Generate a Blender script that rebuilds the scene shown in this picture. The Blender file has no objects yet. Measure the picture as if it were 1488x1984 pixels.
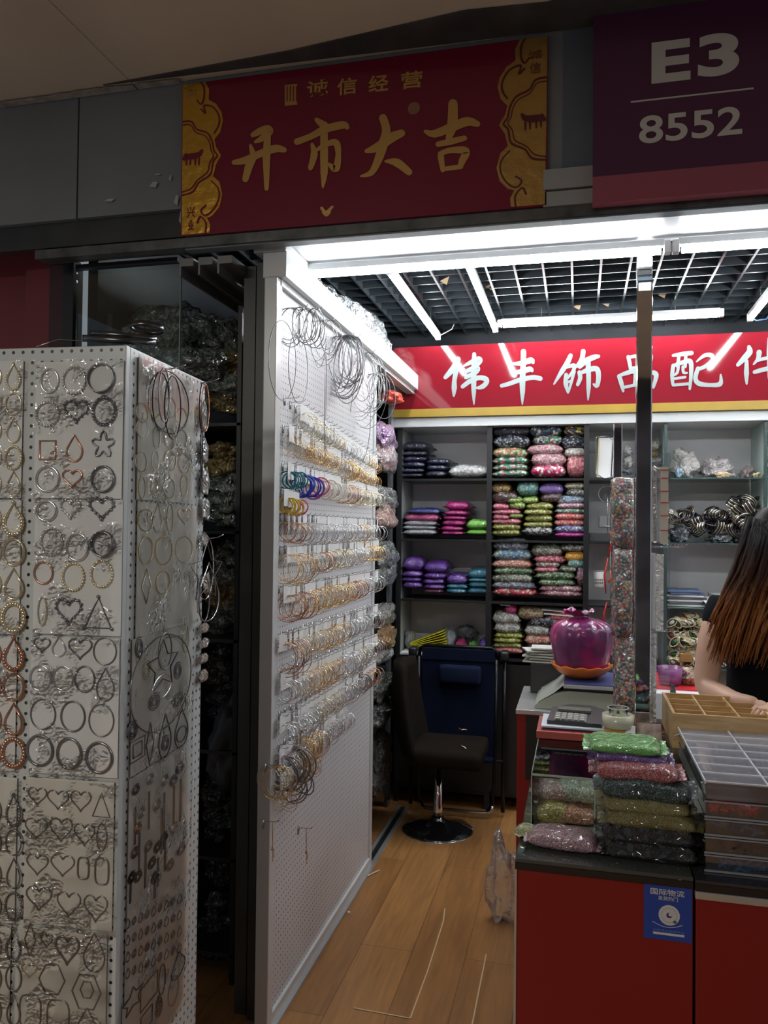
import bpy, bmesh, math, random
from mathutils import Vector, Matrix, noise
random.seed(7)
PI = math.pi
SC = bpy.context.scene
COL = SC.collection

# ------------------------------------------------------------------ camera
FPX, YAW, PITCH, ROLL = 1534.9, math.radians(-13.792), math.radians(1.048), math.radians(.6307)
CAMP = Vector((0, 0, 1.55))
_f = Vector((math.sin(YAW)*math.cos(PITCH), math.cos(YAW)*math.cos(PITCH), math.sin(PITCH)))
_r = Vector((math.cos(YAW), -math.sin(YAW), 0))
_u = _r.cross(_f)
CR = _r*math.cos(ROLL)+_u*math.sin(ROLL)
CU = -_r*math.sin(ROLL)+_u*math.cos(ROLL)
cd = bpy.data.cameras.new('camera')
cd.sensor_fit = 'HORIZONTAL'; cd.sensor_width = 36.0; cd.lens = FPX/1488*36.0
cd.clip_start = .02
cam = bpy.data.objects.new('camera', cd); COL.objects.link(cam)
cam.matrix_world = Matrix(((CR.x, CU.x, -_f.x, CAMP.x), (CR.y, CU.y, -_f.y, CAMP.y), (CR.z, CU.z, -_f.z, CAMP.z), (0, 0, 0, 1)))
SC.camera = cam

def at(px, py, X=None, Y=None, Z=None):
    """the point of a real plane (X=, Y= or Z=) that the photograph shows at a pixel"""
    d = CR*((px-744)/FPX)+CU*((992-py)/FPX)+_f
    i, v = (0, X) if X is not None else (1, Y) if Y is not None else (2, Z)
    return CAMP+d*((v-CAMP[i])/d[i])

# ------------------------------------------------------------------ world, exposure
w = bpy.data.worlds.new('world'); SC.world = w; w.use_nodes = True
w.node_tree.nodes['Background'].inputs[0].default_value = (.80, .88, 1, 1)
w.node_tree.nodes['Background'].inputs[1].default_value = .22
SC.view_settings.view_transform = 'Standard'
SC.view_settings.look = 'None'
SC.view_settings.exposure = 0.18
SC.view_settings.gamma = 1.0
SC.view_settings.use_curve_mapping = False
LED = 31.0          # strength of the shop tubes
CORR = 72.0         # watts of the added corridor fill light

def area(name, loc, size, sizey, power, color, rot=(0, 0, 0)):
    l = bpy.data.lights.new(name, 'AREA'); l.shape = 'RECTANGLE'; l.size = size; l.size_y = sizey
    l.energy = power; l.color = color
    o = bpy.data.objects.new(name, l); COL.objects.link(o); o.location = loc; o.rotation_euler = rot
    return o
SC.cycles.transparent_max_bounces = 32
area('corridor_lamp', (-1.7, -1.5, 2.88), 1.2, .3, CORR, (1, .97, .90))  # unseen fill light added behind the camera to brighten the stand

# ------------------------------------------------------------------ object helpers
class B:
    """collects simple shapes into one bmesh"""
    def __init__(s): s.bm = bmesh.new()
    def box(s, x0, x1, y0, y1, z0, z1, bev=0, rot=None, piv=None):
        m = Matrix.Translation(((x0+x1)/2, (y0+y1)/2, (z0+z1)/2))
        if rot is not None: m = m @ rot
        m = m @ Matrix.Diagonal((abs(x1-x0), abs(y1-y0), abs(z1-z0), 1))
        r = bmesh.ops.create_cube(s.bm, size=1, matrix=m)
        if bev:
            es = list({e for v in r['verts'] for e in v.link_edges})
            bmesh.ops.bevel(s.bm, geom=es, offset=bev, segments=2, affect='EDGES', profile=.6)
        return s
    def tube(s, pts, r, seg=8, closed=False, rs=None, caps=True):
        P = [Vector(p) for p in pts]; n = len(P); rings = []
        up = None
        for i in range(n):
            if closed: t = P[(i+1) % n]-P[i-1]
            else: t = P[min(i+1, n-1)]-P[max(i-1, 0)]
            if t.length < 1e-9: t = Vector((0, 0, 1))
            t.normalize()
            if up is None:
                up = t.orthogonal().normalized()
            up = (up-t*up.dot(t))
            if up.length < 1e-6: up = t.orthogonal()
            up.normalize(); sd = t.cross(up)
            rr = rs[i] if rs else r
            rings.append([s.bm.verts.new(P[i]+(up*math.cos(2*PI*k/seg)+sd*math.sin(2*PI*k/seg))*rr) for k in range(seg)])
        for i in range(n if closed else n-1):
            a, b = rings[i], rings[(i+1) % n]
            for k in range(seg):
                try: s.bm.faces.new((a[k], a[(k+1) % seg], b[(k+1) % seg], b[k]))
                except ValueError: pass
        if not closed and caps:
            try:
                s.bm.faces.new(rings[0][::-1]); s.bm.faces.new(rings[-1])
            except ValueError: pass
        return s
    def lathe(s, prof, seg=28, c=(0, 0, 0), axis='Z'):
        rings = []
        for r, z in prof:
            ring = []
            for k in range(seg):
                a = 2*PI*k/seg; x, y = r*math.cos(a), r*math.sin(a)
                v = (x, y, z) if axis == 'Z' else (x, z, y) if axis == 'Y' else (z, x, y)
                ring.append(s.bm.verts.new((c[0]+v[0], c[1]+v[1], c[2]+v[2])))
            rings.append(ring)
        for a, b in zip(rings, rings[1:]):
            for k in range(seg):
                s.bm.faces.new((a[k], a[(k+1) % seg], b[(k+1) % seg], b[k]))
        s.bm.faces.new(rings[0][::-1]); s.bm.faces.new(rings[-1])
        return s
    def poly(s, pts, th):
        """polygon given by 3-D points, thickened by vector th"""
        th = Vector(th)
        a = [s.bm.verts.new(Vector(p)) for p in pts]; b = [s.bm.verts.new(Vector(p)+th) for p in pts]
        n = len(a)
        s.bm.faces.new(a); s.bm.faces.new(b[::-1])
        for k in range(n): s.bm.faces.new((a[k], b[k], b[(k+1) % n], a[(k+1) % n]))
        return s
    def ball(s, c, r, seg=10, sc=(1, 1, 1)):
        bmesh.ops.create_uvsphere(s.bm, u_segments=seg, v_segments=max(4, seg//2+1), radius=r,
                                  matrix=Matrix.Translation(c) @ Matrix.Diagonal((*sc, 1)))
        return s
    def mesh(s, name, m, smooth=True):
        bmesh.ops.recalc_face_normals(s.bm, faces=s.bm.faces)
        me = bpy.data.meshes.new(name); s.bm.to_mesh(me); s.bm.free()
        if m: me.materials.append(m)
        for p in me.polygons: p.use_smooth = smooth
        return me
    def obj(s, name, m, parent=None, smooth=False, loc=None):
        return link(name, s.mesh(name, m, smooth), parent, loc)

def link(name, me, parent=None, loc=None, rot=None):
    o = bpy.data.objects.new(name, me); COL.objects.link(o)
    if parent: o.parent = parent
    if loc is not None: o.location = loc
    if rot is not None: o.rotation_euler = rot
    return o
def tag(o, label, cat, group=None, kind=None):
    o['label'] = label; o['category'] = cat
    if group: o['group'] = group
    if kind: o['kind'] = kind
    return o
def thing(name, label, cat, loc=(0, 0, 0), rz=0, group=None):
    o = bpy.data.objects.new(name, None); COL.objects.link(o); o.location = loc; o.rotation_euler = (0, 0, rz)
    o.empty_display_size = .05
    return tag(o, label, cat, group)
def struct(o): o['kind'] = 'structure'; return o
def copy_tree(root, loc, rot=None):
    r = root.copy(); COL.objects.link(r); r.location = loc
    if rot is not None: r.rotation_euler = rot
    for ch in list(root.children):
        c = ch.copy(); COL.objects.link(c); c.parent = r
        for g in list(ch.children):
            d = g.copy(); COL.objects.link(d); d.parent = c
    return r

# ------------------------------------------------------------------ materials
def newmat(name):
    m = bpy.data.materials.new(name); m.use_nodes = True
    return m, m.node_tree, m.node_tree.nodes['Principled BSDF']
def c4(c): return (c[0], c[1], c[2], 1)
def srgb(r, g, b):
    f = lambda v: ((v/255+.055)/1.055)**2.4 if v/255 > .04045 else v/255/12.92
    return (f(r), f(g), f(b))
def nn(t, typ, **kw):
    n = t.nodes.new(typ)
    for k, v in kw.items():
        if k.startswith('i_'):
            key = k[2:]
            n.inputs[int(key) if key.isdigit() else key.replace('_', ' ')].default_value = v
        else: setattr(n, k, v)
    return n
def pbr(name, col, rough=.5, metal=0, coat=0, var=0, vscale=8, bump=0, bscale=60, spec=None):
    m, t, p = newmat(name)
    p.inputs['Base Color'].default_value = c4(col); p.inputs['Roughness'].default_value = rough
    p.inputs['Metallic'].default_value = metal; p.inputs['Coat Weight'].default_value = coat
    if spec is not None: p.inputs['Specular IOR Level'].default_value = spec
    tc = nn(t, 'ShaderNodeTexCoord')
    if var:
        n = nn(t, 'ShaderNodeTexNoise', i_Scale=vscale, i_Detail=4.0)
        t.links.new(tc.outputs['Object'], n.inputs['Vector'])
        r = nn(t, 'ShaderNodeMapRange', i_1=.3, i_2=.7, i_3=1-var, i_4=1+var)
        t.links.new(n.outputs['Fac'], r.inputs[0])
        mx = nn(t, 'ShaderNodeMix', data_type='RGBA', blend_type='MULTIPLY'); mx.inputs[0].default_value = 1
        mx.inputs[6].default_value = c4(col); t.links.new(r.outputs[0], mx.inputs[7])
        t.links.new(mx.outputs[2], p.inputs['Base Color'])
    if bump:
        n = nn(t, 'ShaderNodeTexNoise', i_Scale=bscale, i_Detail=3.0)
        t.links.new(tc.outputs['Object'], n.inputs['Vector'])
        b = nn(t, 'ShaderNodeBump', i_Strength=bump, i_Distance=.01)
        t.links.new(n.outputs['Fac'], b.inputs['Height']); t.links.new(b.outputs[0], p.inputs['Normal'])
    return m
def wrinkle_bump(t, tc, scale, strength, dist=.01, mask=0):
    """creased film: ridged noise stretched at random"""
    n1 = nn(t, 'ShaderNodeTexNoise', i_Scale=scale*.35, i_Detail=2.0)
    t.links.new(tc.outputs['Object'], n1.inputs['Vector'])
    mx = nn(t, 'ShaderNodeMix', data_type='VECTOR'); mx.inputs[0].default_value = .12
    t.links.new(tc.outputs['Object'], mx.inputs[4]); t.links.new(n1.outputs['Color'], mx.inputs[5])
    v = nn(t, 'ShaderNodeTexVoronoi', i_Scale=scale, feature='DISTANCE_TO_EDGE')
    t.links.new(mx.outputs[1], v.inputs['Vector'])
    b = nn(t, 'ShaderNodeBump', i_Strength=strength, i_Distance=dist)
    if mask:
        n2 = nn(t, 'ShaderNodeTexNoise', i_Scale=mask, i_Detail=1.0); t.links.new(tc.outputs['Object'], n2.inputs['Vector'])
        r = nn(t, 'ShaderNodeMapRange', i_1=.50, i_2=.62, i_3=0.0, i_4=1.0); t.links.new(n2.outputs['Fac'], r.inputs[0])
        q = nn(t, 'ShaderNodeMath', operation='MULTIPLY'); t.links.new(r.outputs[0], q.inputs[0]); t.links.new(v.outputs[0], q.inputs[1])
        t.links.new(q.outputs[0], b.inputs['Height'])
    else: t.links.new(v.outputs[0], b.inputs['Height'])
    return b
_bc = {}
def beads(cols, scale=150, rough=.35, film=.9, wr=.9, wd=.016):
    """beads in a clear film bag: cells of several colours under a wrinkled glossy coat"""
    key = (tuple(cols), scale, wr)
    if key in _bc: return _bc[key]
    m, t, p = newmat('bead_bag')
    tc = nn(t, 'ShaderNodeTexCoord')
    v = nn(t, 'ShaderNodeTexVoronoi', i_Scale=scale)
    t.links.new(tc.outputs['Object'], v.inputs['Vector'])
    sp = nn(t, 'ShaderNodeSeparateColor'); t.links.new(v.outputs['Color'], sp.inputs[0])
    cr = nn(t, 'ShaderNodeValToRGB'); cr.color_ramp.interpolation = 'CONSTANT'
    el = cr.color_ramp.elements
    while len(el) < len(cols): el.new(.5)
    for k, c in enumerate(cols):
        el[k].position = k/len(cols); el[k].color = c4(c)
    t.links.new(sp.outputs[0], cr.inputs[0])
    # gaps between beads
    r = nn(t, 'ShaderNodeMapRange', i_1=.25, i_2=.75, i_3=1.0, i_4=.45)
    t.links.new(v.outputs['Distance'], r.inputs[0])
    mx = nn(t, 'ShaderNodeMix', data_type='RGBA', blend_type='MULTIPLY'); mx.inputs[0].default_value = 1
    t.links.new(cr.outputs[0], mx.inputs[6]); t.links.new(r.outputs[0], mx.inputs[7])
    t.links.new(mx.outputs[2], p.inputs['Base Color'])
    p.inputs['Roughness'].default_value = rough
    inv = nn(t, 'ShaderNodeMath', operation='SUBTRACT'); inv.inputs[0].default_value = 1
    t.links.new(v.outputs['Distance'], inv.inputs[1])
    b = nn(t, 'ShaderNodeBump', i_Strength=.6, i_Distance=.004); t.links.new(inv.outputs[0], b.inputs['Height'])
    t.links.new(b.outputs[0], p.inputs['Normal'])
    p.inputs['Coat Weight'].default_value = film; p.inputs['Coat Roughness'].default_value = .08
    wb = wrinkle_bump(t, tc, 30, wr, wd); t.links.new(wb.outputs[0], p.inputs['Coat Normal'])
    _bc[key] = m
    return m
def film(name, opac=.12, tint=(1, 1, 1), scale=30, bump=.7, rough=.06, milk=0.0, alpha_tint=None, mask=0):
    """clear plastic film: mostly see-through with creased reflections"""
    m, t, p = newmat(name); t.nodes.remove(p)
    out = t.nodes['Material Output']
    tc = nn(t, 'ShaderNodeTexCoord'); wb = wrinkle_bump(t, tc, scale, bump, .012, mask)
    tr = nn(t, 'ShaderNodeBsdfTransparent'); tr.inputs[0].default_value = c4(alpha_tint or (.995, .995, .995))
    gl = nn(t, 'ShaderNodeBsdfGlossy'); gl.inputs['Color'].default_value = (1, 1, 1, 1); gl.inputs['Roughness'].default_value = rough
    t.links.new(wb.outputs[0], gl.inputs['Normal'])
    fr = nn(t, 'ShaderNodeFresnel', i_IOR=1.5); t.links.new(wb.outputs[0], fr.inputs['Normal'])
    mr = nn(t, 'ShaderNodeMath', operation='ADD', use_clamp=True); mr.inputs[1].default_value = opac*.5
    t.links.new(fr.outputs[0], mr.inputs[0])
    mix = nn(t, 'ShaderNodeMixShader'); t.links.new(mr.outputs[0], mix.inputs[0])
    t.links.new(tr.outputs[0], mix.inputs[1]); t.links.new(gl.outputs[0], mix.inputs[2])
    last = mix
    if milk:
        df = nn(t, 'ShaderNodeBsdfDiffuse'); df.inputs[0].default_value = c4(tint)
        m2 = nn(t, 'ShaderNodeMixShader'); m2.inputs[0].default_value = milk
        t.links.new(last.outputs[0], m2.inputs[1]); t.links.new(df.outputs[0], m2.inputs[2]); last = m2
    t.links.new(last.outputs[0], out.inputs[0])
    return m
def glass(name, tint=(.93, .97, .95), edge=.0):
    m, t, p = newmat(name); t.nodes.remove(p); out = t.nodes['Material Output']
    tr = nn(t, 'ShaderNodeBsdfTransparent'); tr.inputs[0].default_value = c4(tint)
    gl = nn(t, 'ShaderNodeBsdfGlossy'); gl.inputs['Roughness'].default_value = .02
    fr = nn(t, 'ShaderNodeFresnel', i_IOR=1.45)
    mix = nn(t, 'ShaderNodeMixShader'); t.links.new(fr.outputs[0], mix.inputs[0])
    t.links.new(tr.outputs[0], mix.inputs[1]); t.links.new(gl.outputs[0], mix.inputs[2]); t.links.new(mix.outputs[0], out.inputs[0])
    return m
def cellobag(name, cols, rough=.16, metal=.35):
    """crumpled cellophane packet packed with metal findings"""
    m, t, p = newmat(name)
    tc = nn(t, 'ShaderNodeTexCoord')
    n = nn(t, 'ShaderNodeTexNoise', i_Scale=22.0, i_Detail=6.0, i_Roughness=.7, i_Distortion=1.8)
    t.links.new(tc.outputs['Object'], n.inputs['Vector'])
    cr = nn(t, 'ShaderNodeValToRGB'); el = cr.color_ramp.elements
    while len(el) < len(cols): el.new(.5)
    for k, c in enumerate(cols):
        el[k].position = .32+.36*k/(len(cols)-1); el[k].color = c4(c)
    t.links.new(n.outputs['Fac'], cr.inputs[0]); t.links.new(cr.outputs[0], p.inputs['Base Color'])
    p.inputs['Roughness'].default_value = rough; p.inputs['Metallic'].default_value = metal
    wb = wrinkle_bump(t, tc, 38, 1.0, .02); t.links.new(wb.outputs[0], p.inputs['Normal'])
    p.inputs['Coat Weight'].default_value = 1; p.inputs['Coat Roughness'].default_value = .05
    wb2 = wrinkle_bump(t, tc, 70, 1.0, .015); t.links.new(wb2.outputs[0], p.inputs['Coat Normal'])
    return m
def emit(name, col, s):
    m, t, p = newmat(name)
    p.inputs['Base Color'].default_value = c4(col); p.inputs['Emission Color'].default_value = c4(col)
    p.inputs['Emission Strength'].default_value = s
    return m
def pegmat(name, col, pitch, rad, ax=(1, 2), rough=.35):
    m, t, p = newmat(name)
    tc = nn(t, 'ShaderNodeTexCoord'); sx = nn(t, 'ShaderNodeSeparateXYZ'); t.links.new(tc.outputs['Object'], sx.inputs[0])
    ds = []
    for a in ax:
        d = nn(t, 'ShaderNodeMath', operation='DIVIDE'); d.inputs[1].default_value = pitch; t.links.new(sx.outputs[a], d.inputs[0])
        f = nn(t, 'ShaderNodeMath', operation='FRACT'); t.links.new(d.outputs[0], f.inputs[0])
        s_ = nn(t, 'ShaderNodeMath', operation='SUBTRACT'); s_.inputs[1].default_value = .5; t.links.new(f.outputs[0], s_.inputs[0])
        q = nn(t, 'ShaderNodeMath', operation='POWER'); q.inputs[1].default_value = 2; 
        ab = nn(t, 'ShaderNodeMath', operation='ABSOLUTE'); t.links.new(s_.outputs[0], ab.inputs[0])
        t.links.new(ab.outputs[0], q.inputs[0]); ds.append(q)
    ad = nn(t, 'ShaderNodeMath', operation='ADD'); t.links.new(ds[0].outputs[0], ad.inputs[0]); t.links.new(ds[1].outputs[0], ad.inputs[1])
    lt = nn(t, 'ShaderNodeMath', operation='LESS_THAN'); lt.inputs[1].default_value = (rad/pitch)**2; t.links.new(ad.outputs[0], lt.inputs[0])
    mx = nn(t, 'ShaderNodeMix', data_type='RGBA'); mx.inputs[6].default_value = c4(col); mx.inputs[7].default_value = (.012, .012, .012, 1)
    t.links.new(lt.outputs[0], mx.inputs[0]); t.links.new(mx.outputs[2], p.inputs['Base Color'])
    p.inputs['Roughness'].default_value = rough
    return m

M = {}
M['white_paint'] = pbr('white_paint', (.78, .78, .78), .35, var=.04)
M['cab_back'] = pbr('cabinet_back', (.80, .79, .80), .5, var=.03)
M['alu'] = pbr('aluminium', (.62, .64, .64), .32, .75, var=.06, vscale=5)
M['alu_white'] = pbr('white_aluminium', (.62, .64, .64), .3, .15)
M['dark_alu'] = pbr('grey_mullion', (.075, .075, .07), .4, .3, var=.15, vscale=6)
M['black'] = pbr('black_frame', (.012, .013, .014), .35)
M['dark'] = pbr('dark_blue_grey', (.018, .022, .028), .5, var=.2)
M['fascia'] = pbr('grey_panel', (.20, .225, .235), .45, var=.08, vscale=3)
M['ceil'] = pbr('ceiling_panel', (.62, .55, .42), .8, var=.08, vscale=2.5)
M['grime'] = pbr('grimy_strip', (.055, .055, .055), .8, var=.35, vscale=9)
M['red_lam'] = pbr('red_laminate', (.21, .010, .010), .28, var=.05, vscale=2)
M['red_wall'] = pbr('dark_red_wall', (.17, .018, .025), .45, var=.08, vscale=2)
M['red_sign'] = pbr('red_gloss_sign', (.17, .008, .015), .06, coat=.3, spec=.6)
M['sign_crimson'] = pbr('crimson_poster', (.19, .008, .032), .22, coat=.2)
M['gold_foil'] = pbr('gold_foil', (.72, .42, .06), .3, .75, bump=.35, bscale=25)
M['gold_ink'] = pbr('gold_ink', (.62, .38, .12), .32, .55)
M['purple_sign'] = pbr('purple_sign', (.085, .022, .065), .3)
M['pink_band'] = pbr('pink_band', (.32, .08, .115), .3)
M['sign_white'] = pbr('sign_white', (.58, .57, .52), .6)
M['silver_letter'] = pbr('silver_grey_letter', (.22, .26, .255), .35)
M['yellow'] = pbr('yellow_stripe', (.30, .195, .024), .35, var=.1)
M['chrome'] = pbr('chrome', (.86, .87, .88), .035, 1, bump=.05, bscale=6)
M['steel'] = pbr('steel_wire', (.50, .50, .50), .25, 1)
M['silver'] = pbr('silver_metal', (.74, .74, .74), .2, 1)
M['dsilver'] = pbr('dark_silver_metal', (.24, .24, .25), .28, .9)
M['gold'] = pbr('gold_metal', (.88, .60, .26), .2, 1)
M['pgold'] = pbr('pale_gold_metal', (.84, .74, .52), .22, 1)
M['rose'] = pbr('rose_gold_metal', (.62, .34, .22), .25, 1)
M['blackwire'] = pbr('black_wire', (.03, .03, .032), .4, .4)
M['pearl'] = pbr('pearl_white', (.80, .76, .68), .25)
M['card'] = pbr('white_card', (.66, .66, .64), .55, var=.03)
M['card_white'] = pbr('small_white_card', (.78, .78, .77), .5)
M['card_cream'] = pbr('aged_card', (.56, .54, .48), .6, var=.06)
M['film'] = film('clear_film', .02, scale=55, bump=1.0, mask=13, rough=.10)
M['bagfilm'] = film('clear_bag_film', .10, scale=22, bump=1.0, milk=.12, tint=(.75, .75, .75))
M['glass'] = glass('glass')
M['acrylic'] = film('clear_acrylic', .10, scale=3, bump=.05, rough=.03, milk=.03, tint=(.7, .72, .76), alpha_tint=(.96, .97, .985))
M['peg_white'] = pegmat('white_pegboard', (.62, .62, .635), .021, .0028)
M['peg_front'] = pegmat('grey_pegboard_front', (.50, .53, .52), .023, .0038, (0, 2))
M['peg_side'] = pegmat('grey_pegboard_side', (.50, .53, .52), .023, .0038, (1, 2))
M['led'] = emit('led_tube_glow', (.93, .97, 1), LED)
M['led_rear'] = emit('led_tube_glow_rear', (.93, .97, 1), LED*2.3)
# ------------------------------------------------------------------ floor
def floor_mat():
    m, t, p = newmat('wood_laminate')
    tc = nn(t, 'ShaderNodeTexCoord'); mp = nn(t, 'ShaderNodeMapping'); mp.inputs['Rotation'].default_value = (0, 0, PI/2)
    t.links.new(tc.outputs['Object'], mp.inputs[0])
    br = nn(t, 'ShaderNodeTexBrick', offset=.37, squash=1); t.links.new(mp.outputs[0], br.inputs['Vector'])
    br.inputs['Scale'].default_value = 1; br.inputs['Brick Width'].default_value = 1.21; br.inputs['Row Height'].default_value = .193
    br.inputs['Mortar Size'].default_value = .0012; br.inputs['Mortar Smooth'].default_value = 0
    br.inputs['Color1'].default_value = (.36, .175, .060, 1); br.inputs['Color2'].default_value = (.27, .125, .042, 1); br.inputs['Mortar'].default_value = (.11, .05, .02, 1)
    mp2 = nn(t, 'ShaderNodeMapping'); mp2.inputs['Scale'].default_value = (16, 1.3, 1); t.links.new(tc.outputs['Object'], mp2.inputs[0])
    n = nn(t, 'ShaderNodeTexNoise', i_Scale=2.2, i_Detail=6.0, i_Distortion=1.2); t.links.new(mp2.outputs[0], n.inputs['Vector'])
    r = nn(t, 'ShaderNodeMapRange', i_1=.3, i_2=.7, i_3=.78, i_4=1.2); t.links.new(n.outputs['Fac'], r.inputs[0])
    mx = nn(t, 'ShaderNodeMix', data_type='RGBA', blend_type='MULTIPLY'); mx.inputs[0].default_value = 1
    t.links.new(br.outputs['Color'], mx.inputs[6]); t.links.new(r.outputs[0], mx.inputs[7])
    t.links.new(mx.outputs[2], p.inputs['Base Color']); p.inputs['Roughness'].default_value = .33
    return m
struct(B().box(-3.2, 2.2, -2.5, 5.2, -.05, 0).obj('floor', floor_mat()))
# worn pale edges of lifted planks on the floor
b = B()
for pts in ([(795, 1973), (829, 1880), (859, 1785), (862, 1760)], [(915, 1984), (942, 1849)], [(686, 1953), (795, 1973)]):
    P = [at(x, y, Z=.0015) for x, y in pts]
    for q0, q1 in zip(P, P[1:]):
        d = (q1-q0).normalized(); s_ = Vector((-d.y, d.x, 0))*.0022
        b.poly([q0-s_, q1-s_, q1+s_, q0+s_], (0, 0, .0006))
tag(b.obj('plank_edge_chipping', pbr('chipped_edge', (.55, .42, .24), .6)), 'pale chipped plank edges on the wood floor', 'floor wear', kind='stuff')

struct(B().box(-3.2, 2.2, -2.6, -2.5, 0, 2.98).obj('wall_corridor', pbr('corridor_wall', (.045, .045, .055), .5, var=.6, vscale=3)))
# ------------------------------------------------------------------ shell
cb = B()
cb.box(-3.2, -1.367-.0015, -2.5, 2.22, 2.93, 2.98); cb.box(-1.367+.0015, 2.2, -2.5, 2.22, 2.93, 2.98); cb.box(-1.38, -1.35, -2.5, 2.22, 2.936, 2.98)
struct(cb.obj('ceiling', M['ceil']))
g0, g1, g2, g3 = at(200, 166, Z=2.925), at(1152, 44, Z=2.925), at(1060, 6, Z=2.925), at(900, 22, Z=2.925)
struct(B().poly([g0, (g1.x, 2.215, 2.925), (1.2, 2.215, 2.925), (1.2, 1.8, 2.925), (g2.x, g2.y, 2.925), g3, at(560, 100, Z=2.925)], (0, 0, .004)).obj('trim_1', M['grime']))  # dark slab standing in for the shadow band along the ceiling
b = B()   # chewed edge of pale sealant between ceiling and fascia
q0, q1 = at(0, 204, Z=2.925), at(232, 172, Z=2.925)
n = 24; up, lo = [], []
for i in range(n+1):
    p = q0.lerp(q1, i/n); up.append((p.x, p.y-.016-.007*random.random(), 2.92)); lo.append((p.x, 2.215, 2.92))
b.poly(up+lo[::-1], (0, 0, .004))
for x0, x1 in ((232, 262), (268, 350)):
    a_, c_ = at(x0, 172-(x0-232)*.12, Z=2.925), at(x1, 172-(x1-232)*.12, Z=2.925)
    b.poly([(a_.x, 2.19, 2.92), (c_.x, 2.195, 2.92), (c_.x, 2.215, 2.92), (a_.x, 2.215, 2.92)], (0, 0, .004))
struct(b.obj('trim_2', pbr('old_sealant', (.30, .29, .26), .8, var=.3, vscale=30)))
# fascia panels (front of the shop, above the opening)
fb = B()
zb = 2.53
xj = at(151, 300, Y=2.22).x
fb.box(-3.2, xj-.003, 2.22, 2.26, zb, 2.93); fb.box(xj+.003, -1.19, 2.22, 2.26, zb, 2.93)
fb.box(-1.19, -.05, 2.222, 2.26, 2.40, 2.93)
struct(fb.obj('wall_front', M['fascia']))
struct(B().box(-.05, 2.2, 2.222, 2.26, 2.40, 2.93).obj('wall_front', pbr('blue_grey_panel', (.12, .16, .20), .4, var=.06)))
struct(B().box(-3.2, -1.2, 2.24, 2.27, 2.45, zb+.01).obj('trim_3', pbr('dark_beam', (.035, .04, .042), .4, var=.3, vscale=10)))
z_, y_ = at(1060, 398, Y=2.21).z, 2.214
struct(B().box(-.1, .04, 2.205, 2.222, 2.435, 2.475).box(-.1, .04, 2.2, 2.222, 2.48, 2.535).obj('trim_4', pbr('pale_bar', (.34, .36, .36), .4)))
# steel lintel under the sign
lb = B().box(-1.72, 2.2, 2.212, 2.255, 2.405, 2.434).box(-1.72, 2.2, 2.255, 2.285, 2.412, 2.44)
struct(lb.obj('trim_5', pbr('stained_lintel', (.10, .105, .10), .4, .3, var=.5, vscale=14)))
# left red wall and pillar beside the opening
rw = B().box(-3.2, -1.885, 2.42, 2.5, 0, 2.6).box(-1.885, -1.775, 2.38, 2.5, 0, 2.6)
struct(rw.obj('wall_left', M['red_wall']))
struct(B().box(-1.775, -1.70, 2.36, 2.44, 0, 2.44).obj('trim_6', pbr('dark_maroon_trim', (.045, .008, .012), .4)))
struct(B().box(-1.70, -1.66, 2.33, 2.37, 0, 2.44).obj('trim_7', M['black']))
# dark shop interior walls
struct(B().box(-1.72, -1.68, 2.5, 5.0, 0, 3.0).obj('wall_left', M['dark']))
struct(B().box(-1.72, 2.0, 4.78, 4.84, 0, 3.0).obj('wall_back', M['dark']))
struct(B().box(1.62, 1.68, 2.27, 4.84, 0, 3.0).obj('wall_right', pbr('shop_right_wall', (.8, .8, .8), .5, var=.04)))
struct(B().box(-1.72, 1.7, 2.27, 4.84, 2.98, 3.02).obj('ceiling', M['dark']))
# open cell ceiling grid
gb = B()
x = -1.0
xs = [-1.66+.125*i for i in range(26)]
ys = [2.34+.125*i for i in range(19)]
for x in xs: gb.box(x-.005, x+.005, 2.3, 4.74, 2.71, 2.75)
for y in ys: gb.box(-1.68, 1.6, y-.004, y+.004, 2.712, 2.75)
struct(gb.obj('ceiling', pbr('black_grid', (.032, .040, .046), .3, .35)))
b = B()   # scraps of brown paper caught in the grid
scr = []
for i, (px, py) in enumerate([(860, 540), (948, 551), (1118, 590), (1174, 584), (1283, 567)]):
    p = at(px, py, Z=2.73)
    o = B().poly([p+Vector((-.02, 0, -.01)), p+Vector((.025, .005, .012)), p+Vector((.012, .01, -.026))], (0, .002, 0)).obj('paper_scrap', pbr('brown_paper', (.26, .18, .10), .8))
    tag(o, 'torn brown paper scrap caught in the black ceiling grid', 'paper scrap', 'paper scraps in the ceiling grid')
# mullion, door rails
struct(B().box(-1.052, -1.012, 2.36, 2.44, 0, 2.385).box(-1.012, -1.0, 2.375, 2.44, 0, 2.385).box(-1.0, -.955, 2.34, 2.44, 0, 2.385).obj('trim_8', M['dark_alu']))
for i, (xx, mm) in enumerate([(-1.20, 'dark_alu'), (-1.135, 'dark_alu'), (-1.07, 'dark_alu')]):
    struct(B().box(xx-.024, xx+.024, 2.25, 4.7, 2.36, 2.384).box(xx-.024, xx-.018, 2.25, 4.7, 2.33, 2.36).obj('trim_%d' % (9+i), pbr('grey_rail', (.20, .20, .19), .4, .4)))
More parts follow.
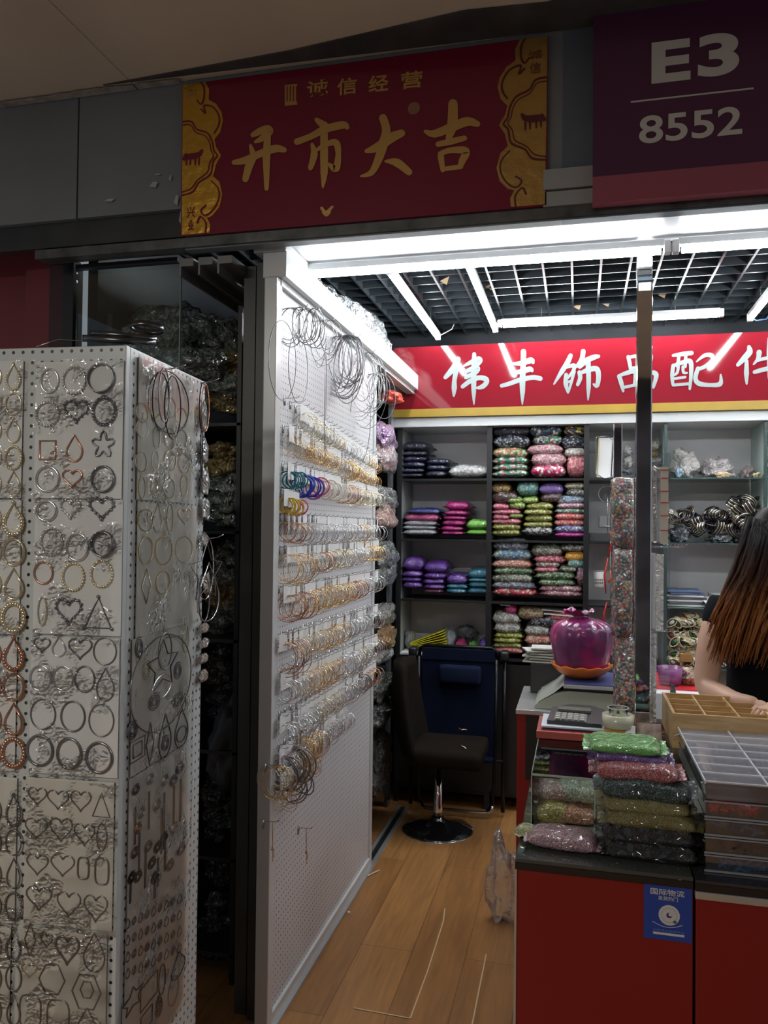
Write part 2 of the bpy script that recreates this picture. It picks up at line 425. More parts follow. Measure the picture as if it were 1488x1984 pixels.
# sliding peg panel (near) with frame + head track + floor tracks
XP = -.915
pn = thing('pegboard_panel', 'tall white sliding pegboard panel hung with rows of hoop earrings', 'pegboard', (XP, 2.27, 0))
B().box(-.012, 0, .03, 1.24, .03, 2.30).obj('board', M['peg_white'], pn)
B().box(-.03, .012, 0, .045, .01, 2.315, .003).obj('frame_post', M['alu_white'], pn)
B().box(-.03, .008, 1.225, 1.262, .01, 2.30, .003).obj('frame_post', M['alu_white'], pn)
B().box(-.03, .010, .045, 1.225, .01, .05, .003).obj('bottom_rail', M['alu_white'], pn)
hb = B().box(-.985, -.878, 2.275, 2.50, 2.395, 2.425, .003).box(-.955, -.878, 2.28, 4.42, 2.316, 2.40, .003).box(-.945, -.90, 2.30, 4.40, 2.296, 2.316)
struct(hb.obj('trim_12', M['alu_white']))
struct(B().box(-1.05, -.965, 3.45, 4.40, 2.30, 2.36).obj('trim_13', M['alu']))
tb = B().box(-.912, -.893, 2.3, 4.30, 0, .012).box(-.955, -.94, 3.5, 4.30, 0, .012)
struct(tb.obj('trim_14', M['alu']))
struct(B().box(-.94, -.912, 3.5, 4.3, 0, .004).obj('trim_15', M['black']))
# white light housing across the front and tubes
hs = B().box(-.985, 2.2, 2.285, 2.53, 2.428, 2.436).box(-.985, 2.2, 2.285, 2.295, 2.428, 2.45)
struct(hs.obj('trim_16', pbr('white_housing', (.80, .82, .84), .3)))
M['housing'] = pbr('lamp_housing', (.70, .72, .73), .35)
def led_tube(p0, p1, label, group=None):
    p0, p1 = Vector(p0), Vector(p1); c = (p0+p1)/2; L = (p1-p0).length; a = math.atan2(p1.y-p0.y, p1.x-p0.x)
    t = thing('led_tube_lamp', label, 'lamp', c, a, group)
    if p0.z > 2.5:
        for s in (-.3, .3): B().tube([(s*L, 0, .028), (s*L, 0, .098)], .0015, 5).obj('hanger', M['steel'], t)
    pts = [(-L/2+.02, 0, 0), (L/2-.02, 0, 0)]
    B().tube(pts, .0135, 14).obj('diffuser', M['led_rear' if p0.z > 2.5 else 'led'], t, True)
    B().box(-L/2+.01, L/2-.01, -.012, .012, .010, .030).obj('housing', M['housing'], t)
    for s in (-1, 1):
        B().box(s*(L/2-.0)-.012*(s > 0)-.008*(s < 0)-.0, s*(L/2)+.008*(s > 0)+.012*(s < 0), -.014, .014, -.013, .026, .003).obj('end_cap', M['white_paint'], t)
    return t
led_tube((-.945, 2.49, 2.388), (.255, 2.49, 2.388), 'bright white LED tube along the front edge above the pegboard and counter')
led_tube((.275, 2.49, 2.388), (1.475, 2.49, 2.388), 'bright white LED tube at the front edge above the wooden tray')
zt = 2.62
a0 = at(960, 640, Z=zt); a1 = at(966, 636, Z=zt); a2 = at(1396, 613, Z=zt)
led_tube((a0.x, a0.y-1.2, zt), (a0.x, a0.y, zt), 'middle LED tube running back under the grid, meeting the rear tube')
led_tube((a1.x+.01, 4.19, zt), (a2.x, 4.19, zt), 'rear LED tube hung level above the red sign')
c0 = at(849, 655, Z=zt)
led_tube((c0.x, c0.y-1.2, zt), (c0.x, c0.y, zt), 'LED tube running back nearest the pegboard, loose wire at its end')
d0 = at(1453, 618, Z=zt)
led_tube((d0.x, d0.y-1.2, zt), (d0.x, d0.y, zt), 'LED tube running back at the right, nearest the photo edge')
led_tube((1.28, 3.0, zt), (1.28, 4.2, zt), 'LED tube running back beside the right wall of the shop')  # out-of-view tube, added for more light on the back cabinet
tag(B().tube([c0+Vector((.0, .0, .01)), c0+Vector((.03, .02, .03)), c0+Vector((.07, .05, .06)), c0+Vector((.08, .06, .09))], .003).obj('lamp_wire', M['white_paint'], smooth=True), 'short pale wire at the end of the LED tube near the pegboard', 'wire')
tag(B().tube([d0+Vector((.0, .0, .01)), d0+Vector((.03, .0, -.01)), d0+Vector((.08, .02, .0)), d0+Vector((.12, .03, .06))], .004).obj('lamp_wire', pbr('blue_wire', (.05, .1, .2), .5), smooth=True), 'blue and white wire at the end of the LED tube nearest the photo edge', 'wire')

# ------------------------------------------------------------------ signs
_bk = 0
def brush(bld, pts, to3d, th, sc=1.0, seg=7):
    """one brush stroke with varying half-widths, given in sign pixels; becomes a thin solid"""
    global _bk
    _bk = (_bk+1) % 9; dz = Vector((0, -.00016*_bk, 0)); g3 = to3d; to3d = lambda p: g3(p)+dz
    # resample as a smooth curve
    P = [Vector((x, y)) for x, y, _ in pts]; W = [q[2] for q in pts]
    R, V = [], []
    n = len(P)
    for i in range(n-1):
        a, b_, c, d = P[max(i-1, 0)], P[i], P[i+1], P[min(i+2, n-1)]
        for k in range(5):
            t = k/5
            R.append(.5*((2*b_)+(c-a)*t+(2*a-5*b_+4*c-d)*t*t+(3*b_-a-3*c+d)*t**3)); V.append(W[i]*(1-t)+W[i+1]*t)
    R.append(P[-1]); V.append(W[-1])
    L, Rr = [], []
    for i, p in enumerate(R):
        t = R[min(i+1, len(R)-1)]-R[max(i-1, 0)]
        if t.length < 1e-6: t = Vector((1, 0))
        t.normalize(); s = Vector((-t.y, t.x))*V[i]*sc
        L.append(p+s); Rr.append(p-s)
    def cap(p, q, w, dirn):
        out = []
        for k in range(1, 5):
            a = PI*k/5
            m = (p+q)/2; u = (p-q)/2
            out.append(m+u*math.cos(a)+dirn*w*math.sin(a))
        return out
    t1 = (R[-1]-R[-2]).normalized(); t0 = (R[0]-R[1]).normalized()
    for k in range(len(R)-1):
        bld.poly([to3d(L[k]), to3d(L[k+1]), to3d(Rr[k+1]), to3d(Rr[k])], th)
    bld.poly([to3d(v) for v in [L[-1]]+cap(L[-1], Rr[-1], V[-1]*sc, t1)+[Rr[-1]]], th)
    bld.poly([to3d(v) for v in [Rr[0]]+cap(Rr[0], L[0], V[0]*sc, t0)+[L[0]]], th)
def crop(ox, oy, sc, Y): return lambda p: at(ox+p[0]/sc, oy+p[1]/sc, Y=Y)
def strokes(name, lst, f, m, parent, th=(0, -.0015, 0), sc=1.0):
    for i, ch in enumerate(lst):
        b = B()
        for s in ch: brush(b, s, f, th, sc)
        o = b.obj(name, m); o.parent = parent; o.matrix_parent_inverse = parent.matrix_world.inverted() if False else Matrix.Translation(-parent.location)
def text(name, s, m, px0, py0, px1, py1, Y, parent, bold=0.0, ext=.001):
    """lettering fitted between two photographed corners on a wall-parallel plane"""
    cu = bpy.data.curves.new(name, 'FONT'); cu.body = s; cu.extrude = ext; cu.offset = bold; cu.size = 1
    cu.align_x = 'LEFT'
    o = bpy.data.objects.new(name, cu); COL.objects.link(o)
    bpy.context.view_layer.update()
    dg = bpy.context.evaluated_depsgraph_get()
    me = bpy.data.meshes.new_from_object(o.evaluated_get(dg))
    bpy.data.objects.remove(o); bpy.data.curves.remove(cu)
    xs = [v.co.x for v in me.vertices]; ys_ = [v.co.y for v in me.vertices]
    a, c = at(px0, py1, Y=Y), at(px1, py0, Y=Y)
    x0, x1, y0, y1 = min(xs), max(xs), min(ys_), max(ys_)
    for v in me.vertices:
        u, w_ = (v.co.x-x0)/(x1-x0), (v.co.y-y0)/(y1-y0)
        v.co = Vector((a.x+(c.x-a.x)*u, Y-(v.co.z+ext)*1.0, a.z+(c.z-a.z)*w_))-Vector(parent.location)
    me.materials.clear(); me.materials.append(m)
    ob = link(name, me, parent)
    return ob
YS = 2.205
q = [at(354, 160, Y=YS), at(355, 458, Y=YS), at(1060, 398, Y=YS), at(1060, 73, Y=YS)]
X0, X1, Z0, Z1 = q[0].x, q[2].x, 2.437, (q[0].z+q[3].z)/2
sg = thing('opening_banner', 'crimson banner with gold brush characters and gold scalloped ends on the fascia', 'sign', (X0, YS, Z0))
def pan(bld): return bld
B().box(0, X1-X0, 0, .008, 0, Z1-Z0, .002).obj('panel', M['sign_crimson'], sg)
f1, f2 = crop(350, 130, 4.133, YS-.0005), crop(680, 60, 3.815, YS-.0005)
def cl(v): return Vector((min(max(v.x, X0+.002), X1-.002), v.y, min(max(v.z, Z0+.002), Z1-.002)))
def par(o, p):
    for v in o.data.vertices: v.co -= Vector(p.location)
    o.parent = p; return o
kai = [[(580, 545, 16), (640, 515, 24), (700, 500, 28), (715, 525, 20), (650, 575, 20), (600, 600, 10)], [(430, 765, 16), (520, 748, 24), (640, 695, 24), (760, 655, 26), (830, 665, 18)], [(562, 630, 10), (582, 720, 22), (548, 800, 26), (520, 900, 20)], [(700, 540, 20), (690, 700, 26), (690, 850, 20), (690, 975, 14)]]
shi = [[(1090, 425, 14), (1150, 470, 28)], [(935, 600, 22), (1040, 560, 20), (1160, 500, 26), (1300, 467, 26), (1335, 485, 16)], [(1055, 620, 10), (1072, 700, 24), (1042, 810, 16)], [(1060, 690, 8), (1160, 625, 16), (1245, 610, 24), (1265, 700, 18), (1245, 815, 26), (1190, 780, 10)], [(1150, 480, 24), (1150, 700, 26), (1150, 850, 24), (1140, 965, 6)]]
da = [[(115, 890, 12), (200, 860, 28), (300, 790, 30), (375, 757, 22)], [(238, 645, 24), (262, 740, 26), (235, 850, 30), (200, 960, 24), (150, 1050, 18), (75, 1075, 6)], [(255, 965, 6), (340, 975, 26), (430, 1045, 20)]]
ji = [[(755, 540, 28), (750, 700, 32), (720, 800, 16)], [(550, 745, 10), (620, 762, 24), (750, 712, 28), (860, 672, 28), (935, 690, 18)], [(645, 840, 16), (740, 820, 20), (840, 795, 16)], [(660, 910, 14), (740, 885, 18), (850, 890, 24), (825, 960, 22), (805, 1010, 14)], [(665, 930, 20), (680, 1030, 14)], [(680, 1022, 14), (815, 1005, 14)]]
for chs, f in ((kai, f1), (shi, f1), (da, f2), (ji, f2)):
    b = B()
    for s in chs: brush(b, s, f, (0, -.0015, 0), 1.22)
    par(b.obj('brush_character', M['gold_ink']), sg)
for ch_, r_ in (('诚', (595, 153, 636, 190)), ('信', (653, 149, 692, 186)), ('经', (714, 143, 753, 180)), ('营', (777, 136, 819, 174))):
    text('lettering', ch_, M['gold_ink'], *r_, YS, sg, .018)
b = B()
b.poly([at(x, y, Y=YS) for x, y in ((552, 165), (576, 163), (576, 203), (552, 205))], (0, -.001, 0))
par(b.obj('seal_stamp', M['gold_ink']), sg)
b = B()
for k in range(4): b.box(*(lambda p: (p.x, p.x+.003, p.y-.0022, p.y, p.z-.045, p.z))(at(556+k*6, 168, Y=YS)))
par(b.obj('seal_stamp', M['sign_crimson']), sg)
c_ = at(802, 210, Y=YS)
par(B().lathe([(.0, -.001), (.018, -.001), (.018, .001), (0, .001)], 20, c_, 'Y').obj('round_stamp', pbr('dull_gold', (.28, .13, .07), .5)), sg)
b = B(); brush(b, [(1130, 1130, 12), (1165, 1165, 14), (1215, 1120, 10)], f1, (0, -.001, 0)); brush(b, [(1140, 1165, 8), (1170, 1190, 8), (1200, 1160, 6)], f1, (0, -.001, 0))
par(b.obj('logo', M['gold_ink']), sg)
GL = [(6, 115), (150, 92), (200, 95), (230, 180), (225, 262), (285, 295), (328, 360), (340, 430), (318, 520), (272, 580), (285, 640), (325, 708), (285, 780), (262, 875), (312, 920), (335, 1020), (312, 1120), (255, 1190), (212, 1208), (238, 1262), (232, 1325), (10, 1345)]
lp = [cl(f1((x, y))) for x, y in GL]
par(B().poly(lp, (0, -.0012, 0)).obj('gold_border', M['gold_foil']), sg)
W = X1-X0
mir = lambda v: Vector((X0+X1-v.x, v.y, v.z))
par(B().poly([mir(v) for v in lp][::-1], (0, -.0012, 0)).obj('gold_border', pbr('gold_foil_dull', (.50, .30, .08), .35, .6, bump=.3, bscale=25)), sg)
lines = [[(150, 105, 5), (188, 165, 6), (188, 250, 6), (165, 300, 6), (135, 270, 6)], [(165, 340, 6), (200, 370, 6), (190, 310, 6), (265, 325, 6), (310, 400, 6), (305, 470, 6), (272, 530, 5)], [(10, 440, 6), (90, 440, 6), (130, 500, 6), (215, 530, 6), (255, 600, 6), (268, 670, 6), (295, 710, 6), (262, 760, 6), (240, 860, 6), (150, 925, 6), (100, 1000, 6), (10, 1030, 6)], [(10, 468, 4), (80, 466, 4), (125, 525, 4), (200, 555, 4), (235, 610, 4), (245, 670, 4), (266, 712, 4), (236, 765, 4), (215, 845, 4), (140, 905, 4), (85, 975, 4), (10, 1005, 4)], [(250, 915, 5), (300, 970, 5), (308, 1050, 5), (265, 1140, 5), (200, 1190, 6), (165, 1150, 6), (205, 1110, 6)], [(135, 1250, 6), (160, 1200, 6), (205, 1250, 6), (200, 1325, 6)]]
for mm, flip in ((M['sign_crimson'], False), (pbr('dark_crimson', (.11, .01, .02), .4), True)):
    b = B()
    g = (lambda p: cl(f1(p))+Vector((0, -.0014, 0))) if not flip else (lambda p: mir(cl(f1(p)))+Vector((0, -.0014, 0)))
    for s in lines: brush(b, s, g, (0, -.0008, 0))
    par(b.obj('border_line', mm), sg); b = B()
    brush(b, [(50, 720, 22), (100, 715, 26), (150, 700, 20), (175, 665, 8)], g, (0, -.0008, 0))
    for lx in (50, 80, 120, 150): brush(b, [(lx, 735, 8), (lx-2, 785, 5)], g, (0, -.0008, 0))
    brush(b, [(28, 740, 12), (45, 705, 12)], g, (0, -.0008, 0))
    par(b.obj('ox_motif', mm), sg)
text('lettering', '诚', pbr('sienna', (.16, .05, .02), .5), 1024, 96, 1050, 116, YS-.0014, sg, .01)
text('lettering', '信', pbr('sienna2', (.16, .05, .02), .5), 1026, 120, 1048, 144, YS-.0014, sg, .01)
text('lettering', '兴', M['sign_crimson'], 362, 400, 378, 422, YS-.0014, sg, .01)
text('lettering', '业', M['sign_crimson'], 364, 426, 376, 446, YS-.0014, sg, .01)
text('lettering', '富', M['gold_ink'], 362, 172, 380, 192, YS-.0016, sg, .01)
# torn tape beside the banner
for i, (px, py, w_, h_) in enumerate([(298, 358, .030, .020), (212, 388, .040, .010), (342, 388, .018, .034), (330, 345, .010, .02), (305, 338, .026, .005), (352, 420, .018, .06)]):
    p = at(px, py, Y=2.214)
    o = B().poly([p+Vector((-w_/2, 0, -h_*.2)), p+Vector((w_*.2, 0, -h_/2)), p+Vector((w_/2, -.002, h_*.3)), p+Vector((-w_*.1, 0, h_/2))], (0, -.0008, 0)).obj('tape_scrap', pbr('old_tape', (.42, .44, .42), .4))
    tag(o, ['pale torn tape patch on grey fascia beside the banner', 'thin faded tape streak on grey fascia by the panel joint', 'curled tape scrap touching the gold banner border', 'tiny tape sliver above the torn patch on the fascia', 'thin tape strip over the torn patch on the fascia', 'long peeled tape at the lower corner of the banner'][i], 'tape')
# E3 sign
YE = 2.17
e0, e1 = at(1148, 394, Y=YE), at(1488, 362, Y=YE)
ee = thing('unit_number_sign', 'purple unit sign reading E3 8552 with a pink lower band', 'sign', (e0.x, YE, e0.z))
zb_ = at(1148, 343, Y=YE).z-e0.z
B().box(0, .62, 0, .035, zb_, 2.925-e0.z).obj('panel', M['purple_sign'], ee)
B().box(0, .62, 0, .035, 0, zb_).obj('lower_band', M['pink_band'], ee)
text('lettering', 'E', M['sign_white'], 1262, 74, 1338, 163, YE-.001, ee, .035)
text('lettering', '3', M['sign_white'], 1352, 60, 1432, 152, YE-.001, ee, .035)
text('lettering', '8552', M['sign_white'], 1238, 205, 1438, 280, YE-.001, ee, .016)
l0, l1 = at(1222, 198, Y=YE), at(1460, 170, Y=YE)
par(B().box(l0.x, l1.x, YE-.0015, YE, l0.z-.002, l0.z+.002).obj('rule', M['sign_white']), ee)
# cable igniter / connector at the left corner
ct = thing('wire_connector', 'small orange plastic connector with a loose wire on the red wall corner', 'connector', at(105, 485, Y=2.33))
B().tube([(-.03, 0, .016), (.018, 0, -.014)], .009, 10).obj('plug', pbr('orange_plastic', (.75, .36, .05), .4), ct, True)
B().tube([(-.03, 0, .016), (-.055, 0, .028), (-.07, 0, .045), (-.065, 0, .0)], .003, 6).obj('wire', pbr('grey_wire', (.25, .24, .22), .5), ct, True)
B().tube([(-.042, 0, .024), (-.03, 0, .016)], .004, 6).obj('wire', pbr('red_wire', (.6, .05, .05), .5), ct, True)
B().box(-.005, .03, .005, .02, -.04, .045, .002).obj('bracket', M['dark_alu'], ct)
# ------------------------------------------------------------------ bags
def pillow(w_, d_, h_, seed=0, nx=14, ny=10, flange=.008, lump=.18, fr=28, sag=0.0, pw=3.6):
    """a filled flat bag lying down: width x, depth y, height z, resting on z = 0"""
    bm = bmesh.new(); rnd = random.Random(seed); off = Vector((rnd.random()*50, rnd.random()*50, rnd.random()*50))
    top, bot = [], []
    for i in range(nx+1):
        ta, tb_ = [], []
        for j in range(ny+1):
            u, v = 2*i/nx-1, 2*j/ny-1
            u2, v2 = math.sin(u*PI/2)*.55+u*.45, math.sin(v*PI/2)*.55+v*.45
            f = max(0, (1-abs(u2)**pw))**.5*max(0, (1-abs(v2)**pw))**.5
            # corners pulled in and out a little
            x = u2*w_/2*(1-.05*abs(v2)**3); y = v2*d_/2*(1-.05*abs(u2)**3)
            n1 = noise.noise(Vector((x, y, 0))*fr+off); n2 = noise.noise(Vector((x, y, 3))*fr*.45+off)
            zt_ = h_*(.42+.58*f*(1+lump*n1+lump*n2))-sag*abs(u2)**2*h_
            zb2 = h_*(.42-.42*f)-sag*abs(u2)**2*h_*.2
            e = i in (0, nx) or j in (0, ny)
            if e: zt_ = zb2 = h_*.4+h_*.12*n1
            x += .05*w_*n2*(1-abs(u2)); y += .05*d_*n1*(abs(v2) > .8)
            if e:
                p = bm.verts.new((x, y, zt_)); ta.append(p); tb_.append(p)
            else:
                ta.append(bm.verts.new((x, y, max(zt_, zb2+.001)))); tb_.append(bm.verts.new((x, y, max(0, zb2))))
        top.append(ta); bot.append(tb_)
    for i in range(nx):
        for j in range(ny):
            bm.faces.new((top[i][j], top[i+1][j], top[i+1][j+1], top[i][j+1]))
            bm.faces.new((bot[i][j+1], bot[i+1][j+1], bot[i+1][j], bot[i][j]))
    for i in (0, nx):                      # heat-sealed fins at both ends
        s = -1 if i == 0 else 1
        prev = None
        for j in range(ny+1):
            p = top[i][j]; q_ = bm.verts.new((p.co.x+s*flange*(1+.4*rnd.random()), p.co.y, p.co.z-.2*flange+rnd.uniform(-.3, .5)*flange))
            if prev: bm.faces.new((prev[0], p, q_, prev[1]))
            prev = (p, q_)
    me = bpy.data.meshes.new('bag'); bm.to_mesh(me); bm.free()
    for p in me.polygons: p.use_smooth = True
    return me
def crumple(r, sc, seed, amp=.3, f=1.6, sub=4):
    """crumpled soft bag: an icosphere folded by ridged noise, flat underneath"""
    bm = bmesh.new(); bmesh.ops.create_icosphere(bm, subdivisions=sub, radius=1)
    off = Vector((seed*3.7 % 31, seed*1.3 % 17, seed*.7))
    for v in bm.verts:
        n = v.co.normalized()
        a = noise.noise(n*f+off); b_ = abs(noise.noise(n*f*2.6+off)); c = abs(noise.noise(n*f*6+off))
        k = 1+amp*a-amp*.7*b_-amp*.35*c
        v.co = Vector((n.x*sc[0], n.y*sc[1], max(n.z*k, -.72)*sc[2]))*r*1.0
        v.co.x *= k; v.co.y *= k
    z0 = min(v.co.z for v in bm.verts)
    for v in bm.verts: v.co.z -= z0
    me = bpy.data.meshes.new('bag'); bm.to_mesh(me); bm.free()
    for p in me.polygons: p.use_smooth = True
    return me
def fitmesh(me, w_, d_, h_):
    for ax_, s in enumerate((w_, d_, h_)):
        lo = min(v.co[ax_] for v in me.vertices); hi = max(v.co[ax_] for v in me.vertices)
        for v in me.vertices:
            v.co[ax_] = ((v.co[ax_]-lo)/(hi-lo)-(.5 if ax_ < 2 else 0))*s
    return me

# ------------------------------------------------------------------ back display cabinet
YB = 4.40
cabx = [-.992, -.481, .041, .445, .93, 1.60]
bc = thing('display_cabinet', 'black framed open display cabinet full of bead bags along the back wall', 'cabinet', (0, YB, 0))
B().box(-1.02, 1.6, .34, .36, .1, 2.2).obj('back_panel', M['cab_back'], bc)
for i, x in enumerate(cabx):
    wd = .014 if i in (0, 1, 2) else .008
    mt = M['black'] if i in (0, 1, 2) else pbr('glass_edge_green', (.045, .075, .07), .2)
    B().box(x-wd, x+wd, -.004, .012, 0 if i < 3 else .8, 2.12).obj('divider', mt, bc)
    B().box(x-wd*.6, x+wd*.6, .012, .34, .1, 2.12).obj('divider_panel', pbr('divider_grey', (.34, .36, .355) if i < 3 else (.42, .52, .49), .4), bc)
SZ = [1.822, 1.482, 1.142, .838]
for k, z in enumerate(SZ):
    for i in range(5):
        x0, x1 = cabx[i]+.014, cabx[i+1]-.014
        zz = z-(.0 if k < 3 else (0 if i == 0 else .01))
        if k == 3 and i == 0: mt = M['white_paint']
        else: mt = M['black'] if i < 3 else pbr('glass_shelf', (.05, .085, .08), .12)
        B().box(x0, x1, 0, .33, zz-(.012 if i < 3 else .007), zz, .001).obj('shelf', mt, bc)
B().box(-1.03, 1.6, -.035, .34, 2.112, 2.162, .002).obj('header', M['alu_white'], bc)
B().box(-1.03, 1.6, -.02, .34, 2.162, 2.175).obj('header_lip', M['white_paint'], bc)
B().box(-.99, 1.6, .05, .34, .06, .10).obj('plinth', M['black'], bc)
struct(B().box(-1.68, 1.62, 4.765, 4.78, 0, .84).obj('wall_back', M['dark']))

# red shop banner over the cabinet
YBN = 4.345
bn = thing('shop_banner', 'glossy red shop banner with silver brush characters above the cabinet', 'sign', (0, YBN, 2.165))
zt_ = 2.56-2.165
B().box(-1.02, 1.6, 0, .02, .045, zt_).obj('panel', M['red_sign'], bn)
B().box(-1.02, 1.6, -.003, .02, 0, .045).obj('yellow_stripe', M['yellow'], bn)
h3, h4 = crop(850, 640, 4.65, YBN), crop(1160, 640, 4.537, YBN)
wei = [[(172, 262, 24), (150, 320, 28), (110, 370, 24), (60, 425, 16)], [(158, 360, 20), (142, 450, 18), (140, 520, 22), (136, 592, 8)], [(225, 322, 8), (300, 285, 20), (360, 262, 26), (372, 282, 18), (335, 325, 14)], [(235, 375, 14), (310, 345, 22), (352, 342, 20), (330, 380, 20), (245, 425, 16)], [(215, 508, 16), (280, 460, 20), (360, 428, 20), (425, 440, 22), (428, 475, 20), (390, 510, 20), (345, 520, 10)], [(320, 215, 16), (318, 330, 22), (316, 450, 22), (316, 560, 18), (317, 668, 4)]]
feng = [[(764, 192, 22), (762, 300, 22), (755, 450, 25), (755, 560, 20), (753, 668, 4)], [(645, 302, 8), (740, 298, 20), (830, 272, 26), (850, 290, 14)], [(665, 385, 14), (730, 375, 20), (820, 352, 24), (840, 365, 14)], [(568, 500, 16), (640, 480, 18), (740, 445, 20), (850, 425, 20), (915, 435, 20)]]
shih = [[(1188, 228, 18), (1160, 290, 22), (1110, 370, 20), (1038, 485, 6)], [(1150, 332, 14), (1222, 318, 18), (1205, 375, 12), (1165, 425, 12)], [(1148, 400, 16), (1145, 480, 20), (1165, 560, 10)], [(1220, 370, 14), (1200, 450, 12), (1172, 550, 8)], [(1150, 470, 10), (1200, 455, 10)], [(1302, 190, 20), (1290, 260, 20), (1245, 325, 14)], [(1270, 335, 12), (1330, 275, 24), (1400, 243, 22), (1440, 235, 14)], [(1268, 380, 18), (1275, 430, 18), (1252, 490, 14)], [(1280, 385, 14), (1360, 352, 22), (1425, 350, 22), (1440, 420, 20), (1425, 500, 18), (1395, 485, 8)], [(1345, 280, 22), (1350, 400, 20), (1350, 520, 18), (1345, 628, 5)]]
pin = [[(260, 235, 16), (272, 290, 16), (280, 350, 12)], [(262, 240, 12), (350, 222, 16), (450, 212, 20), (440, 300, 18), (380, 335, 10)], [(280, 335, 14), (430, 318, 12)], [(180, 405, 18), (200, 470, 18), (215, 535, 10)], [(180, 400, 12), (250, 375, 18), (320, 368, 18), (318, 480, 16)], [(205, 505, 12), (320, 482, 12)], [(390, 400, 14), (400, 490, 14)], [(390, 390, 12), (450, 372, 18), (505, 390, 20), (480, 500, 12)], [(400, 485, 12), (480, 482, 12)]]
pei = [[(655, 222, 12), (740, 208, 18), (815, 200, 18)], [(705, 225, 14), (692, 320, 12)], [(765, 215, 14), (760, 320, 12)], [(655, 310, 16), (645, 400, 16), (652, 478, 12)], [(655, 312, 12), (740, 282, 18), (805, 275, 20), (812, 380, 16), (800, 515, 10)], [(655, 482, 12), (800, 470, 12)], [(700, 320, 12), (690, 370, 12), (665, 395, 8)], [(740, 320, 12), (745, 370, 12), (775, 375, 8)], [(670, 425, 12), (760, 412, 10)], [(860, 275, 6), (930, 222, 16), (990, 222, 20), (1000, 262, 18), (940, 315, 16), (870, 345, 14)], [(872, 335, 16), (850, 420, 18), (880, 468, 20), (980, 482, 16), (1068, 470, 20), (1072, 390, 6)]]
jian = [[(1320, 145, 14), (1325, 190, 26), (1280, 245, 24), (1222, 305, 14)], [(1300, 270, 14), (1298, 380, 20), (1300, 470, 8)], [(1410, 195, 22), (1400, 250, 16), (1360, 300, 6)], [(1370, 368, 16), (1430, 350, 18), (1520, 330, 18)], [(1400, 262, 14), (1520, 235, 14)], [(1495, 70, 10), (1498, 200, 20), (1497, 420, 12)]]
for chs, f in ((wei, h3), (feng, h3), (shih, h3), (pin, h4), (pei, h4), (jian, h4)):
    b = B()
    for s in chs: brush(b, s, f, (0, -.002, 0), 1.08)
    par(b.obj('brush_character', M['silver_letter']), bn)

